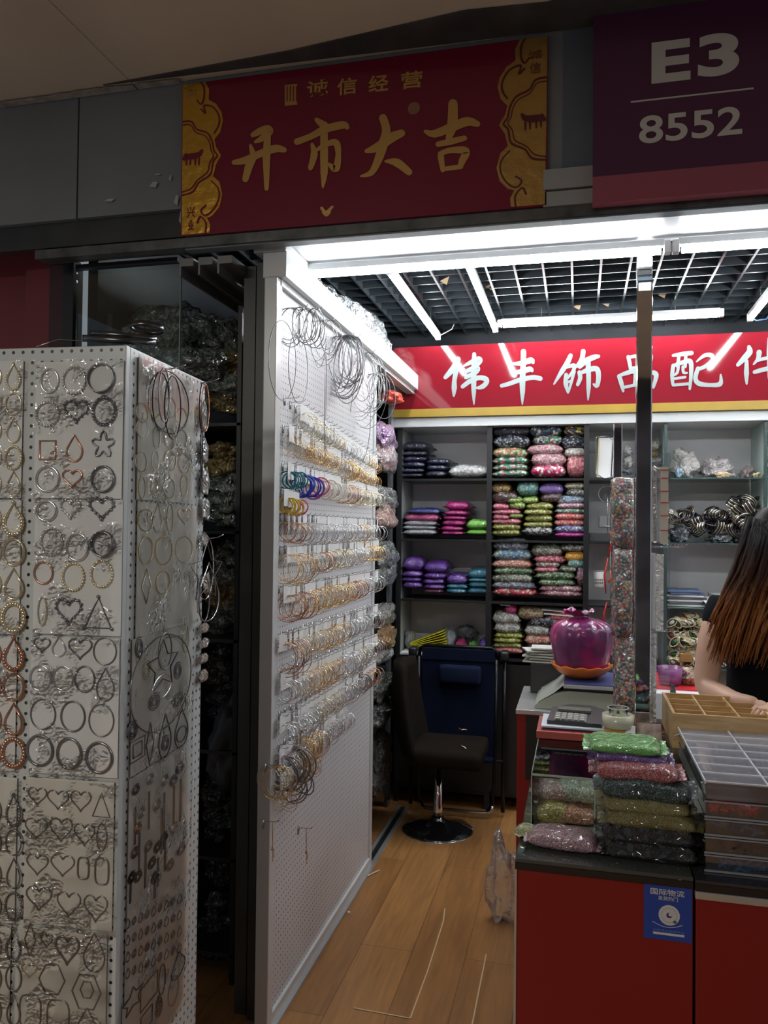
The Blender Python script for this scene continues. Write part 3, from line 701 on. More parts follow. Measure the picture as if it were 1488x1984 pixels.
# ------------------------------------------------------------------ bead bags on the shelves
PAL = {
 'navy': [(.010, .012, .05), (.015, .02, .07)], 'pebble': [(.60, .60, .60), (.74, .74, .72)],
 'dark navy': [(.008, .01, .03), (.02, .02, .05)], 'royal blue': [(.015, .03, .22), (.01, .02, .16)],
 'rose pink': [(.50, .05, .20), (.58, .10, .26)], 'silver grey': [(.42, .43, .48), (.52, .52, .56)],
 'magenta': [(.48, .015, .20), (.56, .03, .26)], 'lime green': [(.18, .60, .05), (.28, .68, .12)],
 'violet': [(.13, .035, .32), (.19, .07, .42)], 'dark plum': [(.09, .01, .04), (.16, .02, .06)],
 'turquoise': [(.04, .22, .34), (.07, .30, .42)],
 'navy floral': [(.015, .03, .09), (.05, .16, .12), (.6, .6, .5), (.02, .04, .2)], 'yellow floral': [(.02, .02, .06), (.62, .50, .10), (.04, .04, .1)],
 'charcoal': [(.01, .012, .02), (.03, .035, .06), (.35, .37, .42)], 'multicolour': [(.60, .12, .16), (.05, .32, .14), (.6, .6, .55), (.03, .04, .1)],
 'peach and green': [(.70, .22, .14), (.55, .62, .30), (.68, .60, .45), (.12, .35, .15)], 'pale pink': [(.72, .38, .42), (.75, .60, .60), (.65, .28, .33)],
 'shell white': [(.70, .66, .60), (.62, .52, .48), (.74, .72, .68)], 'jade': [(.02, .28, .16), (.62, .62, .52), (.60, .16, .18), (.03, .20, .12)],
 'coral pink': [(.70, .22, .24), (.74, .40, .40), (.66, .14, .18)], 'crimson and cream': [(.55, .01, .12), (.78, .70, .60), (.60, .03, .16)],
 'bronze': [(.30, .18, .04), (.42, .28, .10), (.12, .07, .02)], 'teal': [(.08, .26, .30), (.14, .36, .36), (.30, .42, .30)],
 'lavender': [(.22, .12, .46), (.32, .20, .58)], 'cream': [(.62, .56, .38), (.70, .66, .54), (.45, .38, .2)],
 'dark brown': [(.05, .02, .025), (.09, .05, .05), (.16, .10, .09)], 'pewter': [(.40, .42, .40), (.60, .60, .56), (.12, .13, .12)],
 'pale green': [(.36, .52, .14), (.46, .60, .24), (.30, .46, .10)], 'pale blue': [(.36, .52, .66), (.60, .66, .72), (.22, .34, .50)],
 'pink': [(.62, .12, .20), (.70, .28, .32), (.66, .18, .26)], 'olive': [(.30, .32, .07), (.46, .48, .16), (.22, .22, .04)],
 'dusty rose': [(.52, .22, .28), (.64, .42, .44), (.34, .16, .2)], 'sea green': [(.24, .46, .36), (.62, .66, .60), (.12, .30, .22)],
 'coral': [(.72, .12, .12), (.76, .36, .30), (.74, .2, .2)], 'black and white': [(.62, .62, .62), (.03, .03, .03), (.45, .45, .45)],
 'blue lilac': [(.20, .26, .50), (.50, .50, .62), (.12, .14, .34)], 'fuchsia': [(.46, .01, .26), (.60, .08, .38)],
 'grey blue': [(.34, .38, .46), (.60, .62, .62), (.14, .16, .28)], 'sage': [(.24, .27, .20), (.48, .48, .40), (.14, .16, .12)],
 'denim blue': [(.06, .16, .36), (.14, .30, .46), (.40, .46, .30)], 'raspberry': [(.52, .04, .12), (.66, .28, .30)],
 'orange': [(.72, .30, .02), (.80, .42, .05)], 'salmon': [(.66, .24, .18), (.72, .46, .36)], 'confetti': [(.5, .3, .25), (.5, .55, .45), (.65, .6, .5), (.3, .2, .2)],
 'forest green': [(.03, .10, .05), (.08, .20, .10), (.30, .34, .18)], 'mauve': [(.28, .14, .20), (.42, .26, .30)],
 'slate': [(.10, .12, .18), (.20, .24, .30), (.34, .34, .36)], 'red': [(.50, .03, .07), (.72, .52, .36), (.58, .05, .1)],
 'silver': [(.50, .49, .44), (.34, .33, .30), (.66, .66, .60)], 'tan': [(.46, .34, .20), (.60, .48, .32), (.30, .22, .12)],
 'chartreuse': [(.42, .46, .06), (.55, .58, .18), (.25, .28, .03)], 'hot pink': [(.72, .05, .26), (.76, .12, .36)],
}
FINE = ('navy', 'dark navy', 'royal blue', 'rose pink', 'silver grey', 'magenta', 'lime green', 'violet', 'dark plum', 'turquoise', 'lavender', 'orange')
SHELF = ['top shelf', 'second shelf', 'third shelf', 'low shelf']
def Z2(x, y): return (720+x/3.235, 800+y/3.235)
bags = {
 (0, 0): [('dark navy', 180, 180, 355, 240), ('dark navy', 180, 236, 352, 272), ('navy', 180, 268, 345, 308), ('navy', 182, 304, 335, 346), ('navy', 180, 343, 332, 378), ('dark navy', 172, 375, 332, 406), ('navy', 335, 284, 495, 326), ('navy', 335, 322, 472, 364), ('dark navy', 335, 360, 472, 406), ('pebble', 475, 342, 728, 406)],
 (1, 0): [('royal blue', 215, 598, 430, 640), ('rose pink', 200, 630, 428, 684), ('silver grey', 188, 674, 408, 712), ('silver grey', 186, 703, 404, 734), ('silver grey', 190, 729, 408, 768), ('magenta', 458, 556, 612, 612), ('magenta', 450, 610, 604, 645), ('magenta', 442, 643, 594, 674), ('magenta', 438, 671, 588, 710), ('magenta', 432, 708, 578, 742), ('magenta', 428, 739, 576, 768), ('lime green', 590, 673, 738, 734), ('lime green', 588, 732, 738, 768)],
 (2, 0): [('violet', 190, 916, 325, 995), ('violet', 190, 992, 322, 1034), ('violet', 188, 1030, 316, 1062), ('violet', 190, 1058, 315, 1104), ('violet', 322, 940, 478, 1008), ('violet', 322, 1004, 466, 1046), ('violet', 320, 1042, 460, 1078), ('violet', 320, 1075, 460, 1108), ('dark plum', 316, 1104, 452, 1134), ('violet', 462, 1018, 598, 1080), ('turquoise', 594, 986, 736, 1044), ('turquoise', 600, 1038, 738, 1062), ('turquoise', 458, 1076, 600, 1104), ('turquoise', 600, 1056, 738, 1100), ('turquoise', 456, 1100, 600, 1136), ('turquoise', 596, 1098, 728, 1138)],
 (0, 1): [('dark navy', 752, 74, 998, 152), ('navy floral', 985, 82, 1195, 150), ('yellow floral', 1195, 84, 1345, 146), ('charcoal', 757, 148, 998, 224), ('multicolour', 998, 146, 1200, 206), ('charcoal', 1185, 148, 1345, 226), ('peach and green', 750, 222, 982, 286), ('pale pink', 972, 204, 1210, 262), ('shell white', 1202, 224, 1345, 280), ('jade', 750, 280, 988, 326), ('pale pink', 990, 258, 1222, 338), ('coral pink', 1216, 272, 1342, 406), ('jade', 755, 322, 985, 368), ('crimson and cream', 990, 334, 1222, 406), ('jade', 755, 362, 988, 406)],
 (1, 1): [('bronze', 750, 446, 880, 515), ('teal', 905, 440, 1050, 524), ('lavender', 1050, 440, 1210, 516), ('cream', 1210, 440, 1345, 482), ('dark brown', 750, 498, 925, 575), ('dark brown', 1055, 512, 1212, 565), ('pewter', 1215, 480, 1345, 525), ('pale green', 838, 530, 944, 570), ('pale green', 944, 530, 1052, 570), ('pale blue', 1155, 524, 1345, 575), ('pink', 750, 570, 862, 612), ('pale green', 858, 562, 966, 606), ('olive', 962, 568, 1142, 612), ('dusty rose', 1150, 568, 1345, 606), ('pink', 750, 608, 942, 642), ('olive', 948, 608, 1142, 645), ('sea green', 1140, 603, 1350, 634), ('pink', 750, 640, 860, 674), ('pale green', 858, 632, 955, 664), ('olive', 958, 644, 1142, 690), ('coral', 1140, 632, 1345, 676), ('pink', 750, 668, 945, 702), ('olive', 945, 686, 1142, 722), ('coral', 1140, 674, 1345, 714), ('olive', 750, 700, 940, 740), ('black and white', 943, 720, 1142, 772), ('blue lilac', 1140, 712, 1345, 755), ('olive', 750, 737, 940, 774), ('fuchsia', 1140, 752, 1345, 782)],
 (2, 1): [('grey blue', 755, 810, 985, 866), ('sage', 990, 838, 1200, 908), ('pewter', 1178, 826, 1345, 874), ('denim blue', 750, 864, 1005, 934), ('raspberry', 1012, 900, 1220, 950), ('orange', 1206, 870, 1345, 942), ('salmon', 750, 932, 1012, 980), ('confetti', 1018, 936, 1178, 976), ('teal', 1222, 925, 1345, 985), ('forest green', 750, 976, 1015, 1022), ('pink', 1015, 972, 1168, 1004), ('sage', 1172, 965, 1285, 1005), ('sage', 750, 1020, 1022, 1072), ('forest green', 1020, 1003, 1282, 1055), ('mauve', 1284, 978, 1345, 1096), ('slate', 752, 1068, 1035, 1116), ('forest green', 1034, 1052, 1282, 1092), ('red', 755, 1110, 1046, 1152), ('dusty rose', 1055, 1090, 1332, 1128), ('dusty rose', 1060, 1122, 1334, 1156)],
 (3, 1): [('hot pink', 835, 1216, 912, 1268), ('tan', 915, 1232, 1090, 1306), ('coral', 1112, 1262, 1345, 1322), ('silver', 755, 1268, 935, 1336), ('charcoal', 985, 1292, 1178, 1354), ('silver', 765, 1330, 935, 1390), ('silver', 960, 1346, 1122, 1410), ('chartreuse', 765, 1386, 945, 1420), ('salmon', 955, 1408, 1122, 1464), ('chartreuse', 765, 1415, 945, 1450), ('dark brown', 960, 1456, 1118, 1512), ('olive', 762, 1448, 946, 1482), ('coral', 752, 1480, 955, 1514)],
}
ORD = ['topmost', 'second', 'third', 'fourth', 'fifth', 'sixth', 'seventh', 'eighth', 'ninth', 'tenth', 'eleventh', 'twelfth']
BAY = ['left bay of the back cabinet', 'middle bay of the back cabinet']
sd = 0
for (k, col), lst in bags.items():
    grp = 'bead bags on the %s of the %s' % (SHELF[k], BAY[col])
    cnt = {}
    order = sorted(range(len(lst)), key=lambda i: (lst[i][2], lst[i][1]))
    tot = {}
    for it in lst: tot[it[0]] = tot.get(it[0], 0)+1
    for i in order:
        c, x0, y0, x1, y1 = lst[i]; sd += 1
        a = at(*Z2(x0, y1), Y=YB+.02); b_ = at(*Z2(x1, y0), Y=YB+.02)
        ww, hh = b_.x-a.x, b_.z-a.z
        fine = c in FINE
        me = pillow(ww*.985, .26, hh*(1.36 if not fine else 1.16), sd, lump=.26 if not fine else .14, fr=30 if not fine else 18, flange=.006 if not fine else .012)
        me.materials.append(beads(PAL[c], 210 if fine else (75 if c in ('pebble', 'crimson and cream', 'navy floral', 'red', 'jade', 'peach and green') else 100), film=1.0 if fine else .7))
        o = link('bead_bag', me, None, (a.x+ww/2, YB+.02+.13, a.z), (0, 0, random.uniform(-.05, .05)))
        cnt[c] = cnt.get(c, 0)+1
        nm = '%s bead bag' % c
        side = ''
        if tot[c] > 1: side = ', %s from the top' % ORD[cnt[c]-1] if cnt[c] > 1 else ', topmost of its colour'
        tag(o, '%s%s, on the %s in the %s bay' % (nm, side, SHELF[k], ['left', 'middle'][col]), 'bag of beads', grp)

# low shelf, left bay: yellow envelopes, soft bags
zl = SZ[3]+.001
fan = [(.0, 0), (.05, .004), (.1, .008), (.17, .012), (.24, .016), (.30, .020), (.36, .024)]
pc = at(*Z2(255, 1475), Y=4.5)
for i, (an, dz) in enumerate(fan):
    me = B().box(0, .205, -.07, .07, 0, .0035).mesh('envelope', pbr('yellow_paper_%d' % i, (.60+.03*i, .56+.02*i, .03), .6), False)
    o = link('yellow_envelope', me, None, (pc.x, 4.52, zl+.01+dz*1.4), (0, -.12-an*.75, random.uniform(-.06, .06)))
    tag(o, 'yellow paper sheet, %s of the fanned pile on the low shelf' % ['lowest', 'second lowest', 'third', 'middle', 'third highest', 'second highest', 'topmost'][i], 'paper sheet', 'yellow sheets fanned on the low shelf')
softs = [('brown', (.28, .10, .04), 370, 1430, 418, 1482), ('pink', (.60, .06, .20), 520, 1418, 600, 1497), ('green', (.16, .50, .10), 598, 1428, 662, 1497), ('purple', (.14, .07, .34), 664, 1405, 736, 1497), ('grey clear', (.30, .32, .36), 420, 1350, 525, 1497), ('cloudy grey', (.22, .23, .26), 500, 1330, 660, 1430), ('white clear', (.26, .27, .27), 190, 1370, 262, 1485)]
for i, (nm, c, x0, y0, x1, y1) in enumerate(softs):
    yy = 4.50 if i != 5 else 4.62
    a = at(*Z2(x0, y1), Y=yy); b_ = at(*Z2(x1, y0), Y=yy)
    me = fitmesh(crumple(1, (1, 1, 1), 11+i*3, .35), b_.x-a.x, .12, b_.z-a.z)
    me.materials.append(pbr('%s_plastic' % nm, c, .2, coat=.8, bump=.6, bscale=70))
    o = link('plastic_bag', me, None, ((a.x+b_.x)/2, yy+.06, zl if i != 5 else zl+.04))
    tag(o, '%s plastic bag scrunched on the low shelf under the violet bead bags' % nm, 'plastic bag', 'scrunched bags on the low shelf')
# papers in the low shelf of the middle bay
for i, (x0, y0, x1, y1) in enumerate([(1065, 1214, 1316, 1256), (1080, 1246, 1340, 1282), (805, 1196, 872, 1216)]):
    a = at(*Z2(x0, y1), Y=4.42); b_ = at(*Z2(x1, y0), Y=4.42)
    o = B().box(a.x, b_.x, 4.42, 4.6, 0, .004).obj('paper_sheet', M['card_white'], loc=(0, 0, 0))
    for v in o.data.vertices: v.co.z += (a.z+.006)+(b_.x-v.co.x)*.05+(v.co.y-4.42)*.10
    tag(o, ['white paper sheet on top of the low shelf bead bags', 'white paper sheet just above the coral bead bag', 'small white paper slip near the hot pink bead bag'][i], 'paper')

# third bay: binder, box, wire rack, cup, clear bags
def Z3(x, y): return (1120+x/3.967, 800+y/3.967)
def span(x0, y0, x1, y1, Y, f=Z3):
    a = f(x0, y1); b_ = f(x1, y0); p, q_ = at(*a, Y=Y), at(*b_, Y=Y); return p.x, q_.x, p.z, q_.z
x0, x1, z0, z1 = span(150, 190, 265, 500, 4.44)
bk = thing('paper_stack', 'stack of white papers in a clear tray standing on the top shelf', 'papers', ((x0+x1)/2, 4.44, z0))
B().box(-(x1-x0)/2, (x1-x0)/2-.01, 0, .12, 0, z1-z0, .002).obj('paper', M['card_white'], bk)
B().box(-(x1-x0)/2-.006, -(x1-x0)/2, -.002, .12, .002, z1-z0).obj('yellow_page', pbr('cream_paper', (.70, .62, .30), .6), bk)
B().tube([(-(x1-x0)/2-.01, -.01, .02), (-(x1-x0)/2-.02, -.01, z1-z0), (0, -.01, z1-z0+.008), ((x1-x0)/2, -.01, z1-z0-.02), ((x1-x0)/2, -.01, .01), (0, -.01, -.006)], .0025, 6, closed=True).obj('clear_tray', M['steel'], bk, True)
bk.rotation_euler = (0, .05, 0)
x0, x1, z0, z1 = span(85, 305, 150, 498, 4.46)
tag(B().box(x0, x1, 4.5, 4.62, SZ[0]+.001, z1, .003).obj('plastic_box', pbr('frosted_grey', (.42, .43, .47), .25, coat=.3)), 'frosted grey plastic box beside the paper stack on the top shelf', 'box')
for i, (r_, c_) in enumerate([((350, 230, 430, 330), (.45, .45, .46)), ((345, 320, 440, 420), (.50, .48, .46)), ((540, 200, 650, 280), (.50, .48, .42)), ((545, 285, 625, 335), (.60, .38, .06)), ((545, 330, 680, 400), (.52, .52, .50)), ((340, 420, 430, 470), (.30, .33, .38))]):
    x0, x1, z0, z1 = span(*r_, 4.47)
    me = fitmesh(crumple(1, (1, 1, 1), 31+i, .3), x1-x0, .14, z1-z0); me.materials.append(cellobag('clear_pack_%d' % i, [tuple(v*.5 for v in c_), c_, tuple(min(1, v*1.5) for v in c_)], .2, 0))
    o = link('clear_packet', me, None, ((x0+x1)/2, 4.54, z0))
    tag(o, ['small grey clear packet left of the mirrored post, upper one', 'grey clear packet left of the mirrored post, on the packet pile', 'pale crumpled packet at the top right of the mirrored post', 'orange sachet between two clear packets by the mirrored post', 'white clear packet under the orange sachet', 'bluish packet lowest on the top shelf by the mirrored post'][i], 'packet', 'clear packets behind the mirrored post')
ck = thing('wire_clip_stand', 'small round steel wire clip stand on the second shelf', 'stand', at(*Z3(235, 965), Y=4.46))
B().tube([(.045*math.cos(a)-.01, 0, .24+.045*math.sin(a)) for a in [2*PI*i/20 for i in range(20)]], .0025, 6, True).obj('ring', M['steel'], ck, True)
for dx in (-.006, .008): B().tube([(dx, 0, 0), (dx, 0, .27)], .002, 6).obj('rod', M['steel'], ck, True)
x0, x1, z0, z1 = span(160, 795, 262, 880, 4.45)
tag(B().box(x0, x1, 4.46, 4.6, z0, z1, .006).obj('plastic_tub', pbr('smoky_plastic', (.20, .21, .22), .15, coat=.6)), 'smoky plastic tub resting on folders on the second shelf', 'tub')
x0, x1, z0, z1 = span(85, 900, 240, 965, 4.44)
tag(B().box(x0, x1+.01, 4.42, 4.64, SZ[1]+.001, z1-.016, .002).obj('folder', pbr('dark_folder', (.05, .05, .055), .4)), 'dark folder flat on the second shelf under the plastic tub', 'folder')
x0, x1, z0, z1 = span(116, 1215, 205, 1345, 4.45)
cp = thing('ceramic_cup', 'white ceramic cup with two lines of printed text on the third shelf', 'cup', ((x0+x1)/2, 4.48, z0))
r_ = (x1-x0)/2; h_ = z1-z0
B().lathe([(r_*.8, 0), (r_*.95, .006), (r_, h_*.3), (r_, h_), (r_*.93, h_), (r_*.9, h_*.1), (0, h_*.1)], 24).obj('body', pbr('white_ceramic', (.66, .66, .62), .2), cp, True)
B().lathe([(r_+.0006, h_-.005), (r_+.0006, h_-.0015)], 24).obj('blue_rim', pbr('blue_rim', (.08, .12, .3), .3), cp, True)
b = B()
for row in range(2):
    for k in range(5):
        an = -PI/2+(k-2)*.33; b.box(-.003, .003, -.0006, .0006, 0, .010, rot=None)
        for v in list(b.bm.verts)[-8:]:
            v.co = Matrix.Rotation(an+PI/2, 4, 'Z') @ (v.co+Vector((0, -r_-.0005, h_*.42-row*.016)))
b.obj('printed_text', pbr('grey_print', (.12, .12, .12), .5), cp)
# red ribbons hanging with dark tassels
for i, (px, py0, py1, c_, m_) in enumerate([(1178, 1025, 1080, 'red', (.40, .012, .015)), (1174, 1080, 1150, 'red', (.45, .015, .015)), (1178, 1105, 1130, 'orange', (.60, .10, .02)), (1172, 1165, 1220, 'red', (.40, .01, .02)), (1184, 1060, 1160, 'black beaded', (.04, .04, .045)), (1184, 1180, 1240, 'black beaded', (.05, .05, .05))]):
    p, q_ = at(px, py1, Y=4.2), at(px+4, py0, Y=4.2)
    o = B().tube([q_, (q_+p)/2+Vector((.012*(-1)**i, 0, 0)), p], .01, 6, rs=[.002, .006, .003]).obj('ribbon_strand', pbr('ribbon_%d' % i, m_, .5, bump=.4, bscale=90), smooth=True)
    tag(o, ['narrow red ribbon strand hanging highest left of the bag strip', 'longer red ribbon strand below the first ribbon', 'short orange ribbon strand among the red ones', 'lowest red ribbon strand above the pink bag', 'black beaded strand hanging behind the red ribbons', 'lower black beaded strand by the lowest ribbon'][i], 'ribbon', 'ribbon strands hanging beside the bag strip')
p, q_ = at(1170, 1020, Y=4.2), at(1196, 1020, Y=4.2)
tag(B().tube([p, q_, (q_.x, 4.33, q_.z)], .003, 6).tube([((p.x+q_.x)/2, 4.2, p.z), ((p.x+q_.x)/2, 4.2, at(1180, 1190, Y=4.2).z)], .0015, 5).obj('ribbon_rail', M['steel'], smooth=True), 'thin steel rail the ribbon strands hang from beside the rear post', 'rail')
# fourth bay
clr = [(705, 240, 960, 500), (940, 300, 1250, 490), (1270, 335, 1390, 450), (1340, 440, 1412, 485), (750, 390, 800, 470), (1050, 440, 1180, 490)]
cc = [[(.28, .26, .25), (.50, .47, .45), (.62, .60, .58)], [(.26, .24, .24), (.46, .42, .42), (.58, .55, .54)], [(.30, .22, .22), (.52, .44, .44)], [(.40, .34, .18), (.5, .45, .25)], [(.12, .28, .42), (.4, .5, .6)], [(.50, .36, .22), (.6, .45, .3)]]
for i, r_ in enumerate(clr):
    x0, x1, z0, z1 = span(*r_, 4.48 if i < 3 else 4.44)
    me = fitmesh(crumple(1, (1, 1, 1), 51+i, .45, 1.9), x1-x0, .2 if i < 3 else .06, z1-z0); me.materials.append(cellobag('haze_pack_%d' % i, [tuple(min(.9, v*1.35) for v in c) for c in cc[i]], .25, 0))
    o = link('clear_packet', me, None, ((x0+x1)/2, 4.58 if i < 3 else 4.44, SZ[0]+.002))
    tag(o, ['large cloudy clear bag at the left of the top right shelf', 'wide crumpled clear bag in the middle of the top right shelf', 'small clear bag with pink contents on the top right shelf', 'small yellow packet at the right end of the top right shelf', 'little blue packet before the cloudy bag', 'tan packet lying before the wide clear bag'][i], 'bag', 'clear bags on the top shelf of the right bay')
def ring_bundle(name, R, r_, n, m1, m2, core=None):
    """a roll of thin metal rings packed together: one mesh per look"""
    t = bpy.data.objects.new(name, None); COL.objects.link(t)
    b = B(); b2 = B()
    for k in range(n):
        y = (k-(n-1)/2)*r_*2.3; rr = R*(1-.05*abs(k-(n-1)/2)/n)
        (b if k % 2 else b2).tube([(rr*math.cos(a), y, rr*.62*math.sin(a)) for a in [2*PI*i/18 for i in range(18)]], r_, 5, True)
    b.obj('rings', m1, t, True); b2.obj('rings', m2, t, True)
    if core:
        cb2 = B().lathe([(R*.5, -n*r_*1.0), (R*.52, 0), (R*.5, n*r_*1.0)], 16, axis='Y')
        for v in cb2.bm.verts: v.co.z *= .62
        cb2.obj('core', core, t, True)
    return t
blk = pbr('black_enamel', (.012, .012, .03), .15, coat=.6)
pro = ring_bundle('bangle_roll', .044, .0036, 6, M['pgold'], blk, None)
spots = [(760, 790), (840, 780), (1020, 770), (1200, 690), (1290, 680), (1350, 700), (1020, 820), (930, 840), (1200, 800), (1260, 810), (1060, 880), (1140, 880), (1290, 860), (1350, 870), (930, 900), (1230, 740), (1420, 800), (1100, 840), (720, 800), (800, 800), (1040, 800), (980, 870), (1180, 850), (1240, 700), (1320, 730), (1250, 850), (1330, 820), (1080, 780), (1200, 900), (870, 820)]
for i, (x, y) in enumerate(spots):
    p = at(*Z3(x, y), Y=4.46+.03*(i % 3)); p.z = max(p.z-.0, SZ[1]+.04)
    o = pro if i == 0 else copy_tree(pro, p)
    o.location = p; o.rotation_euler = (random.uniform(-.9, .9), random.uniform(-1, 1), random.uniform(-.9, .9))
    tag(o, 'pale gold and black bangle roll heaped on the second right shelf', 'bangle', 'bangle rolls heaped on the second shelf of the right bay')
for i, r_ in enumerate([(695, 830, 905, 970), (1000, 900, 1220, 975), (1200, 880, 1400, 975)]):
    x0, x1, z0, z1 = span(*r_, 4.43)
    me = fitmesh(crumple(1, (1, 1, 1), 71+i, .4, 2.2), x1-x0, .22, z1-z0); me.materials.append(cellobag('silver_pack_%d' % i, [(.04, .045, .06), (.22, .23, .26), (.60, .62, .66)], .2))
    o = link('silver_packet', me, None, ((x0+x1)/2, 4.56, SZ[1]+.001))
    tag(o, ['glittering silver packet at the left under the bangle heap', 'silver packet under the middle of the bangle heap', 'silver packet at the right under the bangle heap'][i], 'packet', 'silver packets under the bangles')
for i in range(7):
    x0, x1, z0, z1 = span(700, 1430-i*17, 1040-i*14, 1447-i*17, 4.44)
    o = B().box(-(x1-x0)/2, (x1-x0)/2, -.1, .1, 0, .010, .001).obj('booklet', pbr('booklet_%d' % i, [(.62, .62, .60), (.12, .13, .15), (.60, .60, .62), (.10, .10, .12), (.58, .58, .56), (.10, .14, .26), (.14, .20, .36)][i], .45), loc=((x0+x1)/2, 4.56, SZ[2]+.002+i*.0125))
    o.rotation_euler = (0, 0, random.uniform(-.12, .12))
    tag(o, 'thin %s booklet, %s in the pile on the third right shelf' % (['white', 'black', 'white', 'black', 'cream', 'navy', 'blue'][i], ['lowest', 'second', 'third', 'fourth', 'fifth', 'sixth', 'topmost'][i]), 'booklet', 'booklets piled on the third right shelf')
x0, x1, z0, z1 = span(960, 1295, 1225, 1385, 4.42)
bx = thing('boxed_card', 'black-rimmed flat box with three dark swatches leaning on the booklets', 'box', ((x0+x1)/2, 4.46, SZ[2]+.03))
bx.rotation_euler = (.25, -.12, .1)
B().box(-.08, .08, -.07, .07, 0, .012, .002).obj('tray', M['black'], bx); B().box(-.074, .074, -.064, .064, .012, .014).obj('insert', M['card_white'], bx)
for k in range(3): B().box(-.05+k*.035, -.025+k*.035, -.03, .02, .014, .0155).obj('swatch', M['black'], bx)
x0, x1, z0, z1 = span(1040, 1400, 1180, 1450, 4.43)
tag(B().box(x0, x1, 4.44, 4.62, SZ[2]+.001, z1, .003).obj('carton', pbr('pale_box', (.50, .50, .50), .4)), 'pale flat carton under the black-rimmed box', 'carton')
# low right shelf: coil rolls of white/gold rings with coloured cores
cores = [pbr('core_red', (.32, .03, .03), .4), pbr('core_black', (.02, .02, .02), .4), pbr('core_white', (.6, .6, .56), .4), pbr('core_green', (.05, .12, .05), .4)]
pale = pbr('cream_ring', (.62, .55, .38), .3, .2)
protos = [ring_bundle('coil_roll', .030, .003, 5, M['pgold'], pale, c) for c in cores]
nroll = 0
rnd = random.Random(5)
used = [False]*4
cn = ['red', 'black', 'white', 'green']
for row in range(8):
    for cx in range(10):
        zx, zy = 722+cx*46+(row % 2)*22, 1910-row*50
        if row == 7 and not 1 < cx < 4: continue
        if zx > 1240: continue
        p = at(*Z3(zx, zy), Y=4.44+.02*(row % 3)); j = rnd.randrange(4)
        o = copy_tree(protos[j], p) if used[j] else protos[j]
        used[j] = True; o.location = p; o.rotation_euler = (rnd.uniform(-.8, .8), rnd.uniform(-1, 1), rnd.uniform(-.7, .7))
        tag(o, 'cream and gold ring coil with a %s centre heaped on the low right shelf' % cn[j], 'ring coil', 'ring coils heaped on the low shelf, %s centres' % cn[j])
tag(B().box(*(lambda s: (s[0], s[1], 4.40, 4.46, s[2], s[3]))(span(785, 1855, 880, 1915, 4.4)), .003).obj('small_carton', pbr('brown_carton', (.32, .16, .05), .6)), 'small brown carton among the ring coils above the purple pot', 'carton')
# fifth bay (edge of the frame)
for i, (c, y0, y1) in enumerate([('olive', 130, 180), ('jade', 180, 240), ('pale pink', 320, 370), ('navy floral', 400, 470)]):
    x0, x1, z0, z1 = span(1452, y0, 1600, y1, 4.42)
    me = pillow(x1-x0, .2, z1-z0, 90+i, lump=.2); me.materials.append(beads(PAL[c], 170))
    tag(link('bead_bag', me, None, ((x0+x1)/2+.004, 4.53, z0)), 'bag of %s beads at the right photo edge, top shelf' % c, 'bag of beads', 'bead bags in the far right bay')
struct(B().box(.93, 1.6, 4.72, 4.735, .1, 2.1).obj('wall_back', M['cab_back']))

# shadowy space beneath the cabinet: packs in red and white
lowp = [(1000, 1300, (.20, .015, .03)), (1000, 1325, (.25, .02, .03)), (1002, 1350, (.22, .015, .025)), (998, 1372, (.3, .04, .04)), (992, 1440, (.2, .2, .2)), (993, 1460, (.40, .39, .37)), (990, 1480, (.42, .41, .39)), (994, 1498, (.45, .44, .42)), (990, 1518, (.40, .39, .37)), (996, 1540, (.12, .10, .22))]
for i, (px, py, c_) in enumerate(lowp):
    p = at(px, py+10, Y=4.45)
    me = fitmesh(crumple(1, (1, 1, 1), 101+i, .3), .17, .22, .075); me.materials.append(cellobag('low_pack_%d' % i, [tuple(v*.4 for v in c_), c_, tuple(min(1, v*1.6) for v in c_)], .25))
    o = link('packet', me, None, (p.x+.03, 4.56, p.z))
    tag(o, '%s packet, %s in the dim column between the lounge chair and the red counter' % ('dark red' if i < 4 else 'white' if i < 9 else 'violet', ORD[i] if i else 'topmost'), 'packet', 'packets stacked in the dim column beside the counter')
for u_, o in zip(used, protos):
    if not u_:
        for ch in list(o.children): bpy.data.objects.remove(ch)
        bpy.data.objects.remove(o)

# ------------------------------------------------------------------ hooks and earrings on the sliding panel
def ringmesh(name, R, r_, m, seg=22, ts=5, a0=0.0, a1=2*PI, flat=1.0, shape=None, zoff=0):
    """hoop hanging below its origin, in the XZ plane"""
    b = B(); pts = []
    full = abs(a1-a0-2*PI) < 1e-3
    n = seg
    if shape:
        pts = [(x*R, 0, z*R-R+zoff) for x, z in shape]
        b.tube(pts, r_, ts, True)
    else:
        for i in range(n if full else n+1):
            a = a0+(a1-a0)*i/n
            pts.append((R*flat*math.sin(a), 0, -R+R*math.cos(a)+zoff))
        b.tube(pts, r_, ts, full)
    return b.mesh(name, m)
SQ = [(0, 1), (1, 0), (0, -1), (-1, 0)]
HEART = [(0, .55)]+[(.95*math.sin(t)**3, .32+(.8125*math.cos(t)-.3125*math.cos(2*t)-.125*math.cos(3*t)-.0625*math.cos(4*t))*.85-.1) for t in [2*PI*i/22 for i in range(1, 22)]]
hookm = B().tube([(0, 0, -.012), (.004, 0, 0), (.045, 0, .002), (.052, 0, .008)], .0013, 5).box(-.0005, .003, -.006, .006, -.022, .004).mesh('peg_hook', M['steel'])
cardm = B().box(.030, .0308, -.021, .021, -.050, .004).mesh('earring_header', M['card_white'], False)
_rm = {}
